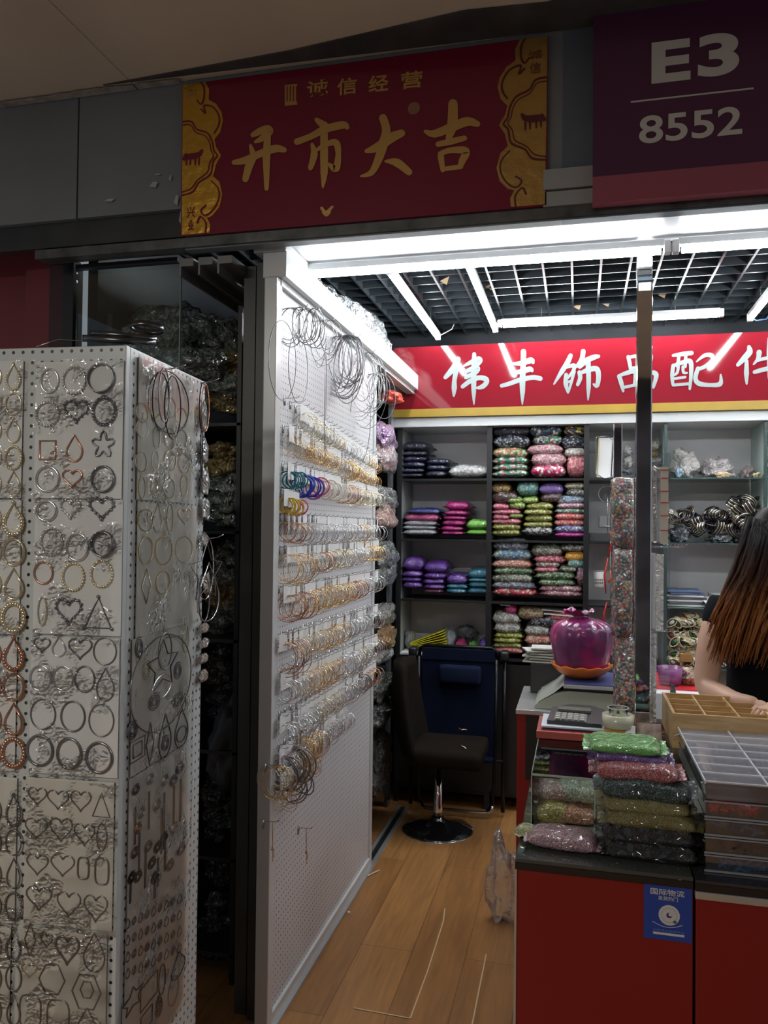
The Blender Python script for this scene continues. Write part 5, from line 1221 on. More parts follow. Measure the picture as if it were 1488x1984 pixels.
# glass pane at the shopfront
gp = thing('glass_screen', 'upright clear glass screen with a black top edge above the stand', 'glass', (0, 0, 0))
p0, p1 = at(150, 515, Y=2.30), at(352, 505, Y=2.30)
B().box(p0.x, p1.x, 2.297, 2.303, 1.5, p1.z).obj('pane', M['glass'], gp)
B().box(p0.x, p1.x-.01, 2.29, 2.31, p1.z-.006, p1.z+.01).obj('top_edge', M['black'], gp)
B().box(p1.x-.003, p1.x, 2.296, 2.304, 1.5, p1.z).obj('glass_edge', pbr('bright_glass_edge', (.30, .36, .35), .1), gp)
# packets on it
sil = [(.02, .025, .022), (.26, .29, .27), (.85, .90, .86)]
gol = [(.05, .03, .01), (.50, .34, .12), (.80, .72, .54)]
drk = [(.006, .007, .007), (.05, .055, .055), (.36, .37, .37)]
packs = [  # px, py centre, width, height (px), Y, palette
 (305, 610, 190, 90, 2.62, 0), (265, 650, 150, 90, 2.42, 0), (345, 640, 130, 80, 2.56, 0), (400, 650, 110, 90, 2.62, 0), (440, 665, 75, 90, 2.70, 0), (345, 690, 120, 60, 2.45, 0), (420, 700, 110, 60, 2.60, 1), (425, 735, 90, 50, 2.55, 0), (430, 768, 85, 44, 2.6, 1),
 (418, 862, 76, 34, 2.62, 1), (428, 895, 84, 44, 2.62, 1), (432, 930, 96, 44, 2.62, 0), (424, 965, 86, 48, 2.6, 0), (420, 1000, 80, 36, 2.62, 0),
 (426, 1070, 80, 50, 2.62, 0), (432, 1105, 88, 48, 2.62, 0), (428, 1150, 84, 52, 2.62, 1), (424, 1195, 82, 56, 2.62, 0), (418, 1228, 76, 36, 2.62, 0),
 (420, 1285, 84, 50, 2.62, 2), (424, 1320, 88, 46, 2.62, 2), (428, 1360, 92, 48, 2.62, 2), (432, 1395, 90, 44, 2.62, 2),
 (412, 1540, 72, 60, 2.62, 2), (415, 1590, 74, 60, 2.62, 2), (412, 1640, 74, 60, 2.62, 2), (405, 1690, 60, 50, 2.62, 2), (410, 1780, 74, 50, 2.62, 2), (412, 1830, 80, 60, 2.62, 2), (415, 1885, 86, 60, 2.62, 2), (412, 1945, 84, 70, 2.62, 2)]
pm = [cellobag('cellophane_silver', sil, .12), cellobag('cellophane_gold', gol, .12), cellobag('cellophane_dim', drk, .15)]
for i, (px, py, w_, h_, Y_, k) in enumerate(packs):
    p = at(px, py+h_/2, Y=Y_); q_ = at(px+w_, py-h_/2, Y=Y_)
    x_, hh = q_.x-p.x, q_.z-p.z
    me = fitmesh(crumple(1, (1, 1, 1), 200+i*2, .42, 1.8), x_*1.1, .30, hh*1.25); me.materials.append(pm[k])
    o = link('cellophane_packet', me, None, (p.x, Y_+.12, p.z-.01), (0, rnd.uniform(-.08, .12), rnd.uniform(-.3, .3)))
    lev = 'top heap' if i < 9 else 'second pile' if i < 14 else 'third pile' if i < 19 else 'fourth pile' if i < 23 else 'fifth pile' if i < 27 else 'lowest pile'
    st0 = {'top heap': 0, 'second pile': 9, 'third pile': 14, 'fourth pile': 19, 'fifth pile': 23, 'lowest pile': 27}[lev]
    j = i-st0
    tag(o, '%s cellophane packet, %s from the top of the %s behind the display stand' % (['silvery crumpled', 'gold-filled', 'dim grey'][k], ['first', 'second', 'third', 'fourth', 'fifth', 'sixth', 'seventh', 'eighth', 'ninth'][j], lev), 'packet', 'cellophane packets in the %s' % lev)
p = at(410, 1480, Y=2.5)
me = fitmesh(crumple(1, (1, 1, 1), 300, .4), .15, .12, .32); me.materials.append(pbr('grey_fabric', (.055, .065, .075), .6))
tag(link('cloth_bag', me, None, (p.x, 2.56, p.z-.08), (0, .2, 0)), 'dark grey-blue cloth bag slumped on the shelf behind the stand', 'bag')
# silver bags on top of the door track
tops = [((600, 575), 120, 110, 2.75, 'first'), ((650, 605), 110, 90, 3.05, 'second'), ((705, 640), 130, 110, 3.45, 'third'), ((755, 680), 90, 120, 3.85, 'fourth'), ((690, 665), 100, 70, 3.15, 'fifth')]
for i, ((px, py), w_, h_, Y_, nm) in enumerate(tops):
    p = at(px, py, Y=Y_); q_ = at(px+w_/2, py-h_/2, Y=Y_); hw, hh = q_.x-p.x, q_.z-p.z
    me = fitmesh(crumple(1, (1, 1, 1), 330+i, .3, 1.5), hw*2.1, .50, hh*1.9)
    me.materials.append(cellobag('cellophane_bright_%d' % i, [(.04, .045, .05), (.20, .22, .23), (.55, .57, .57)], .15))
    tag(link('cellophane_packet', me, None, (min(p.x, -.97-hw*.9), Y_+.1, 2.39)), 'bulging silver cellophane bag on the door head, %s from the front' % nm, 'packet', 'silver bags on top of the door head')
for i, (px, py, w_, h_, Y_, X_) in enumerate([(578, 548, 30, 20, 2.72, None), (760, 775, 46, 26, 4.0, None)]):
    p = at(px, py, Y=Y_); q_ = at(px+w_/2, py-h_/2, Y=Y_)
    me = fitmesh(crumple(1, (1, 1, 1), 350+i, .4), (q_.x-p.x)*2, .2, (q_.z-p.z)*2); me.materials.append(pbr('red_plastic', (.55, .06, .03), .3, coat=.5, bump=.5, bscale=60))
    tag(link('plastic_bag', me, None, (p.x, Y_, p.z-.02)), ['small red plastic bag on the door head nearest the front', 'red plastic bag beneath the rear end of the door head'][i], 'plastic bag')
# wall shelves seen between the panel and the back cabinet
ws = thing('wall_shelving', 'grey glass wall shelving full of packets beside the back cabinet', 'shelving', (-1.02, 3.58, 0))
for z in (.42, .78, 1.02, 1.37, 1.70, 1.93): B().box(-.10, .0, 0, .76, z-.006, z).obj('shelf', pbr('dark_glass', (.03, .05, .05), .1), ws)
B().box(-.11, -.102, 0, .76, 0, 2.28).obj('back_panel', pbr('grey_green_panel', (.24, .27, .25), .4), ws)
B().box(-.012, .006, .70, .76, 0, 2.28).obj('post', pbr('plastic_wrapped_post', (.10, .11, .12), .15, coat=.8, bump=.4, bscale=30), ws)
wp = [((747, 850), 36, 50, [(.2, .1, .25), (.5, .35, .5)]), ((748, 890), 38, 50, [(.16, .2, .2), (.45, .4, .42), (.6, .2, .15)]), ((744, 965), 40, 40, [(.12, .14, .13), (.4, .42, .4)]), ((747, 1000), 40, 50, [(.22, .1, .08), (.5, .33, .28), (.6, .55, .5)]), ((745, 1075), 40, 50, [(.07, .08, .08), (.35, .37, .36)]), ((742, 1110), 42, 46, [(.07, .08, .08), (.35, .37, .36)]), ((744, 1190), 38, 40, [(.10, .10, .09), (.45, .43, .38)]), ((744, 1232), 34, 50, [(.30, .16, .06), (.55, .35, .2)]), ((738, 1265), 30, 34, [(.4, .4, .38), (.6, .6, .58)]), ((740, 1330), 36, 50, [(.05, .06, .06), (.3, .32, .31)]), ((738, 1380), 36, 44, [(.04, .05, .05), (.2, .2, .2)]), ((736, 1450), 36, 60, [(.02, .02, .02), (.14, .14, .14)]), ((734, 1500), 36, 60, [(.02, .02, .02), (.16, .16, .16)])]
for i, ((px, py), w_, h_, cs) in enumerate(wp):
    Y_ = 4.0; p = at(px, py+h_/2, Y=Y_); q_ = at(px+w_/2, py-h_/2, Y=Y_)
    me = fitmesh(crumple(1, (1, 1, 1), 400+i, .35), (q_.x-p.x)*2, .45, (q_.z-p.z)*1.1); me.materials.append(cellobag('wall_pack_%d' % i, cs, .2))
    tag(link('cellophane_packet', me, None, (p.x, Y_, p.z)), '%s packet on the narrow wall shelves past the pegboard, %s down' % (['lilac', 'red and grey', 'grey', 'copper-pink', 'silver', 'pale silver', 'brassy', 'orange', 'white paper', 'dull silver', 'smoky', 'dark', 'darkest'][i], ORD[i] if i and i < 12 else ('first' if i == 0 else 'last')), 'packet', 'packets on the narrow wall shelves')
# ------------------------------------------------------------------ counters
ZC = .78
edge = pbr('counter_edge_black', (.015, .013, .013), .25)
ca = thing('sales_counter', 'red laminate counter unit with black edge and a blue sticker on its front', 'counter', (0, 1.885, 0))
B().box(-.135, .252, .0, .74, .04, .755, .002).obj('body', M['red_lam'], ca)
B().box(-.139, .252, -.004, .742, .755, .772, .002).obj('top_edge', edge, ca)
B().box(-.137, .252, -.003, .742, .772, ZC, .001).obj('glass_top', pbr('dark_glass_top', (.05, .055, .05), .06, coat=.5), ca)
B().box(-.139, -.134, -.004, .0, 0, .755).obj('corner_trim', M['alu'], ca)
B().box(-.13, .25, .02, .74, 0, .04).obj('plinth', M['black'], ca)
cb_ = thing('sales_counter', 'red laminate counter unit with an aluminium lip under the clear organiser boxes', 'counter', (0, 1.885, 0))
B().box(.258, 1.2, .0, .74, .04, .735, .002).obj('body', M['red_lam'], cb_)
B().box(.256, 1.2, -.006, .742, .735, .752, .002).obj('lip', M['alu'], cb_)
B().box(.256, 1.2, -.004, .742, .752, .770, .002).obj('top_edge', edge, cb_)
B().box(.256, 1.2, -.003, .742, .770, .776).obj('glass_top', pbr('dark_glass_top2', (.03, .03, .035), .05, coat=.5), cb_)
B().box(.26, 1.2, .02, .74, 0, .04).obj('plinth', M['black'], cb_)
# glass display case on counter A
gc = thing('glass_case', 'low glass display case of bead bags on the left end of the red counter', 'display case', (-.112, 2.075, ZC))
ge = pbr('green_glass_edge', (.34, .44, .38), .15)
B().box(0, .385, 0, .004, 0, .137).box(0, .004, .004, .56, 0, .137).box(0, .387, .0, .56, .137, .142).obj('panes', M['glass'], gc)
for p_ in ((0, .385, -.001, .001, .137, .142), (-.001, .001, -.001, .001, 0, .137), (.155, .158, -.001, .002, 0, .137), (-.001, .001, 0, .56, .139, .142)):
    B().box(*p_).obj('glass_edge', ge, gc)
B().box(0, .387, .555, .56, 0, .137).obj('rear_panel', M['card'], gc)
B().box(.004, .385, .005, .555, 0, .0008).obj('liner_sheet', M['card_cream'], gc)  # pale sheet added on the case floor to imitate a lighter haze
# second case behind the organiser boxes, carries the wooden tray
cs = thing('glass_case', 'pale back case behind the clear organiser boxes, under the wooden tray', 'display case', (.285, 2.455, ZC-.004))
B().box(0, .9, 0, .17, 0, .138, .002).obj('body', pbr('pale_case', (.36, .33, .28), .4), cs); B().box(0, .9, 0, .17, .138, .142).obj('top', M['glass'], cs)
# rear counter
cr_ = thing('rear_counter', 'red rear counter with an aluminium edge carrying the weighing scale', 'counter', (-.203, 2.80, 0))
B().box(.0, .60, .0, .42, .04, .905, .002).obj('body', M['red_lam'], cr_)
B().box(-.004, .60, -.006, .42, .905, .92, .001).obj('top', M['alu'], cr_)
B().box(.03, .10, -.004, .0, .68, .90).obj('black_opening', M['black'], cr_)
# things in and on the case
def bagat(px, py, w_, h_, Y, z, pal, label, grp=None, d_=.10, sc_=200, seed=1, milk=True, fl=.01):
    p = at(px, py, Y=Y); q_ = at(px+w_/2, py-h_/2, Y=Y)
    me = pillow((q_.x-p.x)*2, d_, (q_.z-p.z)*2*1.1, seed, lump=.25, flange=fl); me.materials.append(beads(pal, sc_, film=1.0))
    o = link('bead_bag', me, None, (p.x, Y+d_/2, z), (0, 0, rnd.uniform(-.1, .1)))
    return tag(o, label, 'bag of beads', grp)
inc = [(1062, 1590, 70, 50, 2.10, 0, [(.50, .36, .08), (.62, .48, .16)], 'mustard bead bag at the front inside the glass case'),
 (1115, 1585, 80, 40, 2.10, .004, [(.62, .20, .10), (.70, .36, .22)], 'orange-coral bead bag beside the mustard one inside the glass case'),
 (1060, 1545, 60, 36, 2.13, .05, [(.55, .30, .32), (.66, .52, .52)], 'dusty pink shell bag on the mustard bag inside the glass case'),
 (1105, 1540, 50, 44, 2.14, .045, [(.50, .56, .46), (.60, .64, .56)], 'pale mint bag in the middle of the glass case'),
 (1140, 1545, 44, 44, 2.14, .045, [(.52, .54, .40), (.62, .62, .52)], 'pale olive bag right of the mint bag in the glass case'),
 (1072, 1480, 60, 30, 2.34, .0, [(.28, .46, .26), (.50, .58, .42)], 'green bag toward the back of the glass case'),
 (1070, 1465, 60, 24, 2.36, .05, [(.66, .42, .26), (.70, .55, .4)], 'peach bag on the green bag in the glass case'),
 (1130, 1480, 60, 26, 2.34, .0, [(.34, .26, .32), (.50, .40, .44)], 'mauve bag at the back right of the glass case'),
 (1115, 1490, 70, 24, 2.26, .0, [(.46, .56, .48), (.56, .64, .56)], 'grey-green flat bag in the middle of the glass case floor'),
 (1020, 1480, 30, 30, 2.30, .0, [(.36, .04, .07), (.45, .12, .12)], 'dark red bag against the left pane of the glass case')]
for i, (px, py, w_, h_, Y_, dz, pal, lab) in enumerate(inc):
    p = at(px, py, Y=Y_); wd = w_/1535*Y_; ht = h_/1535*Y_*.8
    me = pillow(wd, .12 if Y_ < 2.2 else .14, ht, 500+i, lump=.25, flange=.006); me.materials.append(beads(pal, 210, film=1.0))
    x_ = max(p.x, -.105+wd/2); x_ = min(x_, .27-wd/2)
    tag(link('bead_bag', me, None, (x_, Y_+.06, ZC+.001+dz)), lab, 'bag of beads', 'bead bags inside the glass case')
p = at(1090, 1660, Y=1.93)
me = pillow(.165, .10, .042, 520, lump=.3); me.materials.append(beads([(.42, .22, .24), (.56, .36, .34), (.40, .26, .34)], 260, film=1.0))
tag(link('bead_bag', me, None, (p.x+.0, 1.985, ZC), (0, 0, -.1)), 'dusty pink bag lying in front of the glass case on the counter', 'bag of beads')
for i, (px, py, pal, lab) in enumerate([(1024, 1545, [(.36, .38, .12), (.5, .5, .3)], 'small olive bag squeezed at the left front of the counter'), (1018, 1608, [(.22, .46, .2), (.5, .6, .3)], 'small green bag at the left front corner of the counter')]):
    me = pillow(.05, .09, .03, 530+i); me.materials.append(beads(pal, 260, film=1.0))
    p = at(px, py, Y=2.0)
    tag(link('bead_bag', me, None, (-.104, 1.945+.0*i if i else 2.02, ZC), (0, 0, 1.2)), lab, 'bag of beads') if i == 0 else None
# the bag stack
stack = [('black', .066, .272, .034, [(.008, .008, .009), (.018, .016, .016)], 1.925, 'lowest black glass bead bag in the counter stack'),
 ('black', .060, .268, .036, [(.010, .009, .009), (.02, .016, .016)], 1.93, 'second black glass bead bag in the counter stack'),
 ('olive', .066, .270, .030, [(.20, .17, .05), (.27, .23, .08)], 1.932, 'lower olive-gold bead bag in the counter stack'),
 ('olive', .060, .258, .028, [(.24, .21, .07), (.30, .26, .10)], 1.94, 'upper olive-gold bead bag in the counter stack'),
 ('darkgreen', .055, .262, .040, [(.008, .022, .022), (.02, .045, .045), (.10, .16, .16)], 1.942, 'thick dark teal glass bead bag in the middle of the counter stack'),
 ('red', .045, .235, .034, [(.36, .055, .065), (.48, .11, .11), (.66, .3, .3)], 1.96, 'sparkling rose-red bead bag near the top of the counter stack'),
 ('purple', .040, .212, .020, [(.14, .05, .24), (.20, .09, .34)], 1.985, 'thin purple bead bag under the green one in the counter stack'),
 ('green', .030, .198, .024, [(.16, .52, .10), (.24, .62, .16)], 1.995, 'bright green bead bag on top of the counter stack')]
z = ZC+.001
hh = [.042, .042, .036, .034, .046, .040, .022, .024]
for i, (nm, x0, x1, h_, pal, y0, lab) in enumerate(stack):
    h_ = hh[i]
    me = pillow(x1-x0, .125, h_*1.12, 540+i, nx=24, ny=16, lump=.12, flange=.014, fr=18, pw=6); me.materials.append(beads(pal, 420, film=1.0, rough=.3, wr=1.0, wd=.035))
    o = link('bead_bag', me, None, ((x0+x1)/2, y0+.066, z), (.05, 0, -.02))
    tag(o, lab, 'bag of beads', 'glass bead bags stacked at the counter front'); z += h_*.86
M['lid'] = film('clear_lid', .10, scale=3, bump=.05, rough=.04, milk=.14, tint=(.62, .62, .68), alpha_tint=(.97, .97, .98))
# organiser boxes
for k in range(5):
    zb0 = .777+k*.0405
    t = thing('organiser_box', '%s clear plastic organiser box in the stack on the right counter' % ['lowest', 'second lowest', 'middle', 'second from the top', 'topmost'][k], 'organiser box', (.285, 1.935, zb0), 0, 'clear organiser boxes stacked on the right counter')
    W_, D_, H_ = .40, .50, .038
    b = B().box(0, W_, 0, D_, 0, .002).box(0, W_, 0, .002, 0, H_).box(0, W_, D_-.002, D_, 0, H_).box(0, .002, 0, D_, 0, H_).box(W_-.002, W_, 0, D_, 0, H_)
    b.obj('tray', M['acrylic'], t)
    b = B()
    for j in range(1, 7): b.box(0, W_, j*D_/7-.0008, j*D_/7+.0008, .002, H_-.002)
    b.box(.13, .132, 0, D_, .002, H_-.002).box(.262, .264, 0, D_, .002, H_-.002)
    b.obj('divider', M['acrylic'], t)
    if k == 4:
        B().box(-.002, .135, -.002, D_+.002, H_, H_+.002).box(.138, W_+.002, -.002, D_+.002, H_, H_+.002).obj('lid', M['lid'], t)
        b = B()
        for j in range(8): b.box(-.002, W_+.002, j*D_/7-.0015, j*D_/7+.0015, H_, H_+.004)
        b.box(-.003, .0, -.002, D_, H_-.003, H_+.004).box(.130, .134, -.002, D_, H_, H_+.004).box(.262, .264, 0, D_, H_, H_+.003)
        b.obj('lid_rim', pbr('acrylic_rim', (.74, .76, .80), .08, coat=.5), t)
    else:
        b = B().box(-.003, W_, -.003, .0, 0, .004).box(-.003, W_, -.003, 0, H_-.003, H_)
        b.obj('rim', pbr('acrylic_rim', (.26, .27, .29), .1, coat=.5), t)
    # contents showing through the front cells
    conts = {3: [((.50, .02, .05), .004), ((.60, .24, .22), .135), ((.03, .22, .52), .268)], 2: [((.02, .09, .20), .004), ((.08, .05, .06), .135), ((.42, .38, .28), .268)], 1: [((.015, .02, .03), .004), ((.04, .05, .06), .135), ((.02, .03, .06), .268)], 0: [((.02, .12, .28), .02), ((.02, .11, .26), .14)]}.get(k, [])
    for j, (c_, xo) in enumerate(conts):
        b = B()
        for q_ in range(34):
            b.box(*(lambda cx, cy, cz, s: (cx-s, cx+s, cy-s*.7, cy+s*.7, cz-s*.25, cz+s*.25))(xo+.012+rnd.random()*.10, .008+rnd.random()*.045, .006+rnd.random()*.024, .008+rnd.random()*.005), rot=Matrix.Rotation(rnd.uniform(-1, 1), 4, 'X') @ Matrix.Rotation(rnd.uniform(-1, 1), 4, 'Y'))
        o = b.obj('ornament_pieces', pbr('pieces', c_, .25, coat=.5), loc=(.285, 1.935, zb0))
        tag(o, '%s loose pieces in the %s front cell of the %s organiser box' % ([['blue', 'blue'], ['black', 'dark grey', 'navy'], ['teal', 'brown', 'cream'], ['red', 'pink', 'bright blue']][k][j], ['left', 'middle', 'right'][j], ['lowest', 'second', 'third', 'fourth'][k]), 'ornament pieces', kind='stuff')
for i, (px, py) in enumerate([(1392, 1478), (1366, 1452), (1430, 1462), (1320, 1425)]):
    p = at(px, py, Z=.96)
    b = B()
    for q_ in range(8): b.tube([(.008*math.cos(a)+rnd.uniform(-.01, .01)*0+(q_-4)*.003, .008*math.sin(a)+(q_ % 3)*.003, q_*.001) for a in [j*.7 for j in range(9)]], .0008, 4, True)
    tag(b.obj('wire_findings', M['silver'], loc=p), 'tiny silver findings in a top compartment of the organiser, %s' % ['by the middle', 'at the left divider', 'at the right divider', 'at the back left'][i], 'findings')
# wooden tray
wood = None
def woodmat():
    m, t, p = newmat('pale_wood')
    tc = nn(t, 'ShaderNodeTexCoord'); mp = nn(t, 'ShaderNodeMapping'); mp.inputs['Scale'].default_value = (3, 20, 20); t.links.new(tc.outputs['Object'], mp.inputs[0])
    n = nn(t, 'ShaderNodeTexNoise', i_Scale=3.0, i_Detail=4.0, i_Distortion=1.0); t.links.new(mp.outputs[0], n.inputs['Vector'])
    cr = nn(t, 'ShaderNodeValToRGB'); cr.color_ramp.elements[0].position = .35; cr.color_ramp.elements[0].color = (.44, .27, .11, 1)
    cr.color_ramp.elements[1].position = .7; cr.color_ramp.elements[1].color = (.60, .41, .20, 1)
    t.links.new(n.outputs['Fac'], cr.inputs[0]); t.links.new(cr.outputs[0], p.inputs['Base Color']); p.inputs['Roughness'].default_value = .45
    return m
wood = woodmat()
wt = thing('wooden_tray', 'pale wooden tray divided into twelve compartments with a red bead inside', 'tray', (.268, 2.432, .920))
W_, D_, H_ = .275, .305, .10
B().box(0, W_, 0, .009, 0, H_, .001).box(0, W_, D_-.009, D_, 0, H_, .001).box(0, .009, .009, D_-.009, 0, H_, .001).box(W_-.009, W_, .009, D_-.009, 0, H_, .001).box(.009, W_-.009, .009, D_-.009, H_-.05, H_-.045).obj('frame', wood, wt)
b = B()
for j in (1, 2, 3): b.box(.009, W_-.009, j*D_/4-.002, j*D_/4+.002, H_-.045, H_-.004)
for j in (1, 2): b.box(j*W_/3-.0025, j*W_/3+.0025, .009, D_-.009, H_-.045, H_-.002)
b.obj('divider', wood, wt)
p = at(1356, 1367, Z=.985)
tag(B().ball((0, 0, 0), .008, 12).obj('red_bead', pbr('red_bead', (.4, .01, .02), .25), smooth=True, loc=(p.x, p.y, .983)), 'single red bead in a compartment of the wooden tray', 'bead')
tag(B().ball((0, 0, 0), .005, 10).obj('clear_bead', M['pearl'], smooth=True, loc=at(1310, 1366, Z=.981)), 'single pale bead in the left compartment of the wooden tray', 'bead')

# scale with bag and plate
sc_ = thing('weighing_scale', 'grey-green electronic weighing scale with a blue platform on the rear counter', 'scale', (-.145, 2.83, .921))
B().poly([(0, 0, 0), (.33, 0, 0), (.33, 0, .062), (.115, 0, .066), (.07, 0, .055), (.02, 0, .025), (0, 0, .008)], (0, .26, 0)).obj('body', pbr('scale_grey', (.36, .38, .31), .45), sc_)
B().poly([(.012, -.001, .022), (.066, -.001, .056), (.104, -.001, .090), (.104, .262, .090), (.066, .262, .056), (.012, .262, .022)], (0, 0, .001)).obj('display_panel', pbr('scale_panel', (.40, .42, .38), .35), sc_)
B().box(.10, .34, .0, .26, .066, .076).obj('gap', M['black'], sc_)
B().box(.098, .345, -.01, .265, .076, .090, .003).obj('platform_rim', pbr('platform_grey', (.45, .46, .46), .35), sc_)
B().box(.10, .343, -.008, .263, .090, .0925).obj('platform', pbr('platform_blue', (.05, .07, .22), .35), sc_)
zp = .921+.0925
pc_ = Vector((.015, 2.96, zp))
pl = thing('orange_plate', 'orange scalloped plastic plate under the pink bag on the scale', 'plate', pc_)
bm_ = B(); prof = [(.03, 0), (.055, .004), (.085, .020), (.102, .040), (.108, .048)]
rings = []
for r_, z_ in prof:
    rings.append([bm_.bm.verts.new(((r_+.002*math.cos(k*PI*2/4)*(z_ > .03))*math.cos(2*PI*k/48), (r_)*math.sin(2*PI*k/48), z_+.003*(z_ > .03)*math.cos(12*2*PI*k/48))) for k in range(48)])
for a, c in zip(rings, rings[1:]):
    for k in range(48): bm_.bm.faces.new((a[k], a[(k+1) % 48], c[(k+1) % 48], c[k]))
bm_.bm.faces.new(rings[0][::-1])
pm_ = pbr('orange_plastic_plate', (.78, .20, .03), .3)
o = bm_.obj('plate', pm_, pl, True); sm = o.modifiers.new('th', 'SOLIDIFY'); sm.thickness = .003
# pink bag: gathered at the neck
bm = bmesh.new(); N = 64; rings = []
prof = [(.05, .0), (.080, .012), (.093, .05), (.103, .10), (.110, .14), (.108, .165), (.092, .188), (.060, .202), (.026, .210), (.020, .216), (.030, .224), (.044, .232), (.052, .234)]
for i, (r_, z_) in enumerate(prof):
    ring = []
    for k in range(N):
        a = 2*PI*k/N
        pleat = max(0, min(1, (z_-.12)/.08))
        rr = r_*(1+.055*pleat*math.sin(a*15+i*.25)+.05*noise.noise(Vector((math.cos(a)*1.5, math.sin(a)*1.5, z_*9))))
        zz = z_+(.006*math.sin(a*3+1)+.005*math.sin(a*7) if i > 10 else 0)
        ring.append(bm.verts.new((rr*math.cos(a)*1.03-.012*(i > 8), rr*math.sin(a), zz)))
    rings.append(ring)
for a, c in zip(rings, rings[1:]):
    for k in range(N): bm.faces.new((a[k], a[(k+1) % N], c[(k+1) % N], c[k]))
bm.faces.new(rings[0][::-1])
me = bpy.data.meshes.new('bag'); bm.to_mesh(me); bm.free()
for p in me.polygons: p.use_smooth = True
mpk, t_, p_ = newmat('pink_bag')
tc = nn(t_, 'ShaderNodeTexCoord'); n_ = nn(t_, 'ShaderNodeTexNoise', i_Scale=9.0, i_Detail=2.0); t_.links.new(tc.outputs['Object'], n_.inputs[0])
cr = nn(t_, 'ShaderNodeValToRGB'); cr.color_ramp.elements[0].position = .42; cr.color_ramp.elements[0].color = (.12, .02, .10, 1); cr.color_ramp.elements[1].position = .68; cr.color_ramp.elements[1].color = (.42, .012, .15, 1)
t_.links.new(n_.outputs['Fac'], cr.inputs[0]); t_.links.new(cr.outputs[0], p_.inputs['Base Color']); p_.inputs['Roughness'].default_value = .28; p_.inputs['Coat Weight'].default_value = .4
wb = wrinkle_bump(t_, tc, 14, .3, .01); t_.links.new(wb.outputs[0], p_.inputs['Normal'])
me.materials.append(mpk)
tag(link('pink_bag', me, None, (pc_.x, pc_.y, zp+.006)), 'bulging magenta plastic bag tied at the neck on the orange plate', 'bag')
# papers behind the scale
for i in range(6):
    p = at(1030+(i % 2)*14, 1308-i*7, Y=3.1)
    o = B().box(-.06, .06, -.05, .05, 0, .006, .001).obj('paper_pad', pbr('paper_%d' % i, (.50-.02*(i % 3), .49, .44), .6), loc=(p.x+.03, 3.14, 1.055+i*.010-.02)); o.rotation_euler = (0, 0, rnd.uniform(-.3, .3))
    tag(o, 'white paper pad, %s of the pile left of the scale platform' % ['lowest', 'second', 'third', 'fourth', 'fifth', 'topmost'][i], 'paper pad', 'paper pads piled left of the scale')
tag(B().box(-.075, .075, -.06, .06, 0, .112, .004).obj('dark_box', pbr('dark_box', (.03, .028, .03), .4), loc=(-.10, 3.155, .921)), 'dark box behind the scale carrying the paper pads', 'box')
# papers + calculator + tape roll on the case
zc2 = ZC+.143
o = B().box(-.118, .108, 2.42, 2.62, zc2, zc2+.022, .002).obj('red_ledger', pbr('faded_red_cover', (.36, .06, .045), .45)); tag(o, 'faded red ledger lying on the glass case under the calculator', 'book')
o = B().box(-.10, .10, 2.45, 2.61, zc2+.0225, zc2+.028).obj('blue_folder', pbr('blue_folder', (.03, .08, .30), .4)); o.rotation_euler = (0, 0, 0); tag(o, 'blue paper folder on the red ledger', 'folder')
o = B().box(-.105, .085, 2.44, 2.60, zc2+.0285, zc2+.034, .001).obj('white_paper_pile', pbr('bluish_paper', (.58, .63, .68), .5)); tag(o, 'bluish white paper pile right under the calculator', 'papers')
kc = thing('calculator', 'black desk calculator with grey keys on white paper by the tape', 'calculator', (-.0, 2.52, zc2+.035), -.05)
kc.rotation_euler = (.12, 0, -.06)
B().poly([(-.085, -.06, 0), (.075, -.06, 0), (.080, .07, 0), (.04, .10, 0), (-.03, .10, 0), (-.08, .06, 0)], (0, 0, .018)).obj('body', pbr('calc_black', (.02, .02, .022), .3), kc)
B().box(-.065, .030, -.055, .01, .018, .020).obj('key_plate', pbr('key_plate', (.12, .12, .115), .4), kc)
for r_ in range(4):
    for c_ in range(5):
        B().box(-.062+c_*.018, -.048+c_*.018, -.052+r_*.015, -.041+r_*.015, .020, .024, .001).obj('key', pbr('calc_key', (.30, .30, .27), .4) if r_+c_ == 0 else bpy.data.materials['calc_key'], kc)
B().box(-.06, .04, .025, .055, .018, .026, .001).obj('screen', pbr('lcd', (.16, .17, .14), .15), kc)
tp = at(1187, 1408, Z=zc2)
tpc = Vector((.118, 2.45, zc2))
tr_ = thing('tape_roll', 'wide roll of clear amber packing tape with a cream upper half on the glass case', 'tape roll', tpc)
def tubeprof(R, r, z0, z1): return [(r, z0), (R, z0), (R, z1), (r, z1)]
def ringobj(nm, R, r, z0, z1, m, par_):
    b = B(); pr = tubeprof(R, r, z0, z1); seg = 32; rg = []
    for q_, z_ in pr: rg.append([b.bm.verts.new((q_*math.cos(2*PI*k/seg), q_*math.sin(2*PI*k/seg), z_)) for k in range(seg)])
    for i in range(4):
        a, c = rg[i], rg[(i+1) % 4]
        for k in range(seg): b.bm.faces.new((a[k], a[(k+1) % seg], c[(k+1) % seg], c[k]))
    return b.obj(nm, m, par_, True)
ringobj('amber_roll', .040, .026, 0, .045, pbr('amber_tape', (.50, .22, .03), .15, coat=.8), tr_)
ringobj('cream_roll', .046, .026, .045, .080, pbr('cream_tape', (.56, .54, .40), .25, coat=.5), tr_)
ringobj('core', .0265, .0255, .0, .100, M['glass'], tr_)
ringobj('rim', .031, .028, .098, .101, pbr('rim_clear', (.5, .5, .48), .1), tr_)
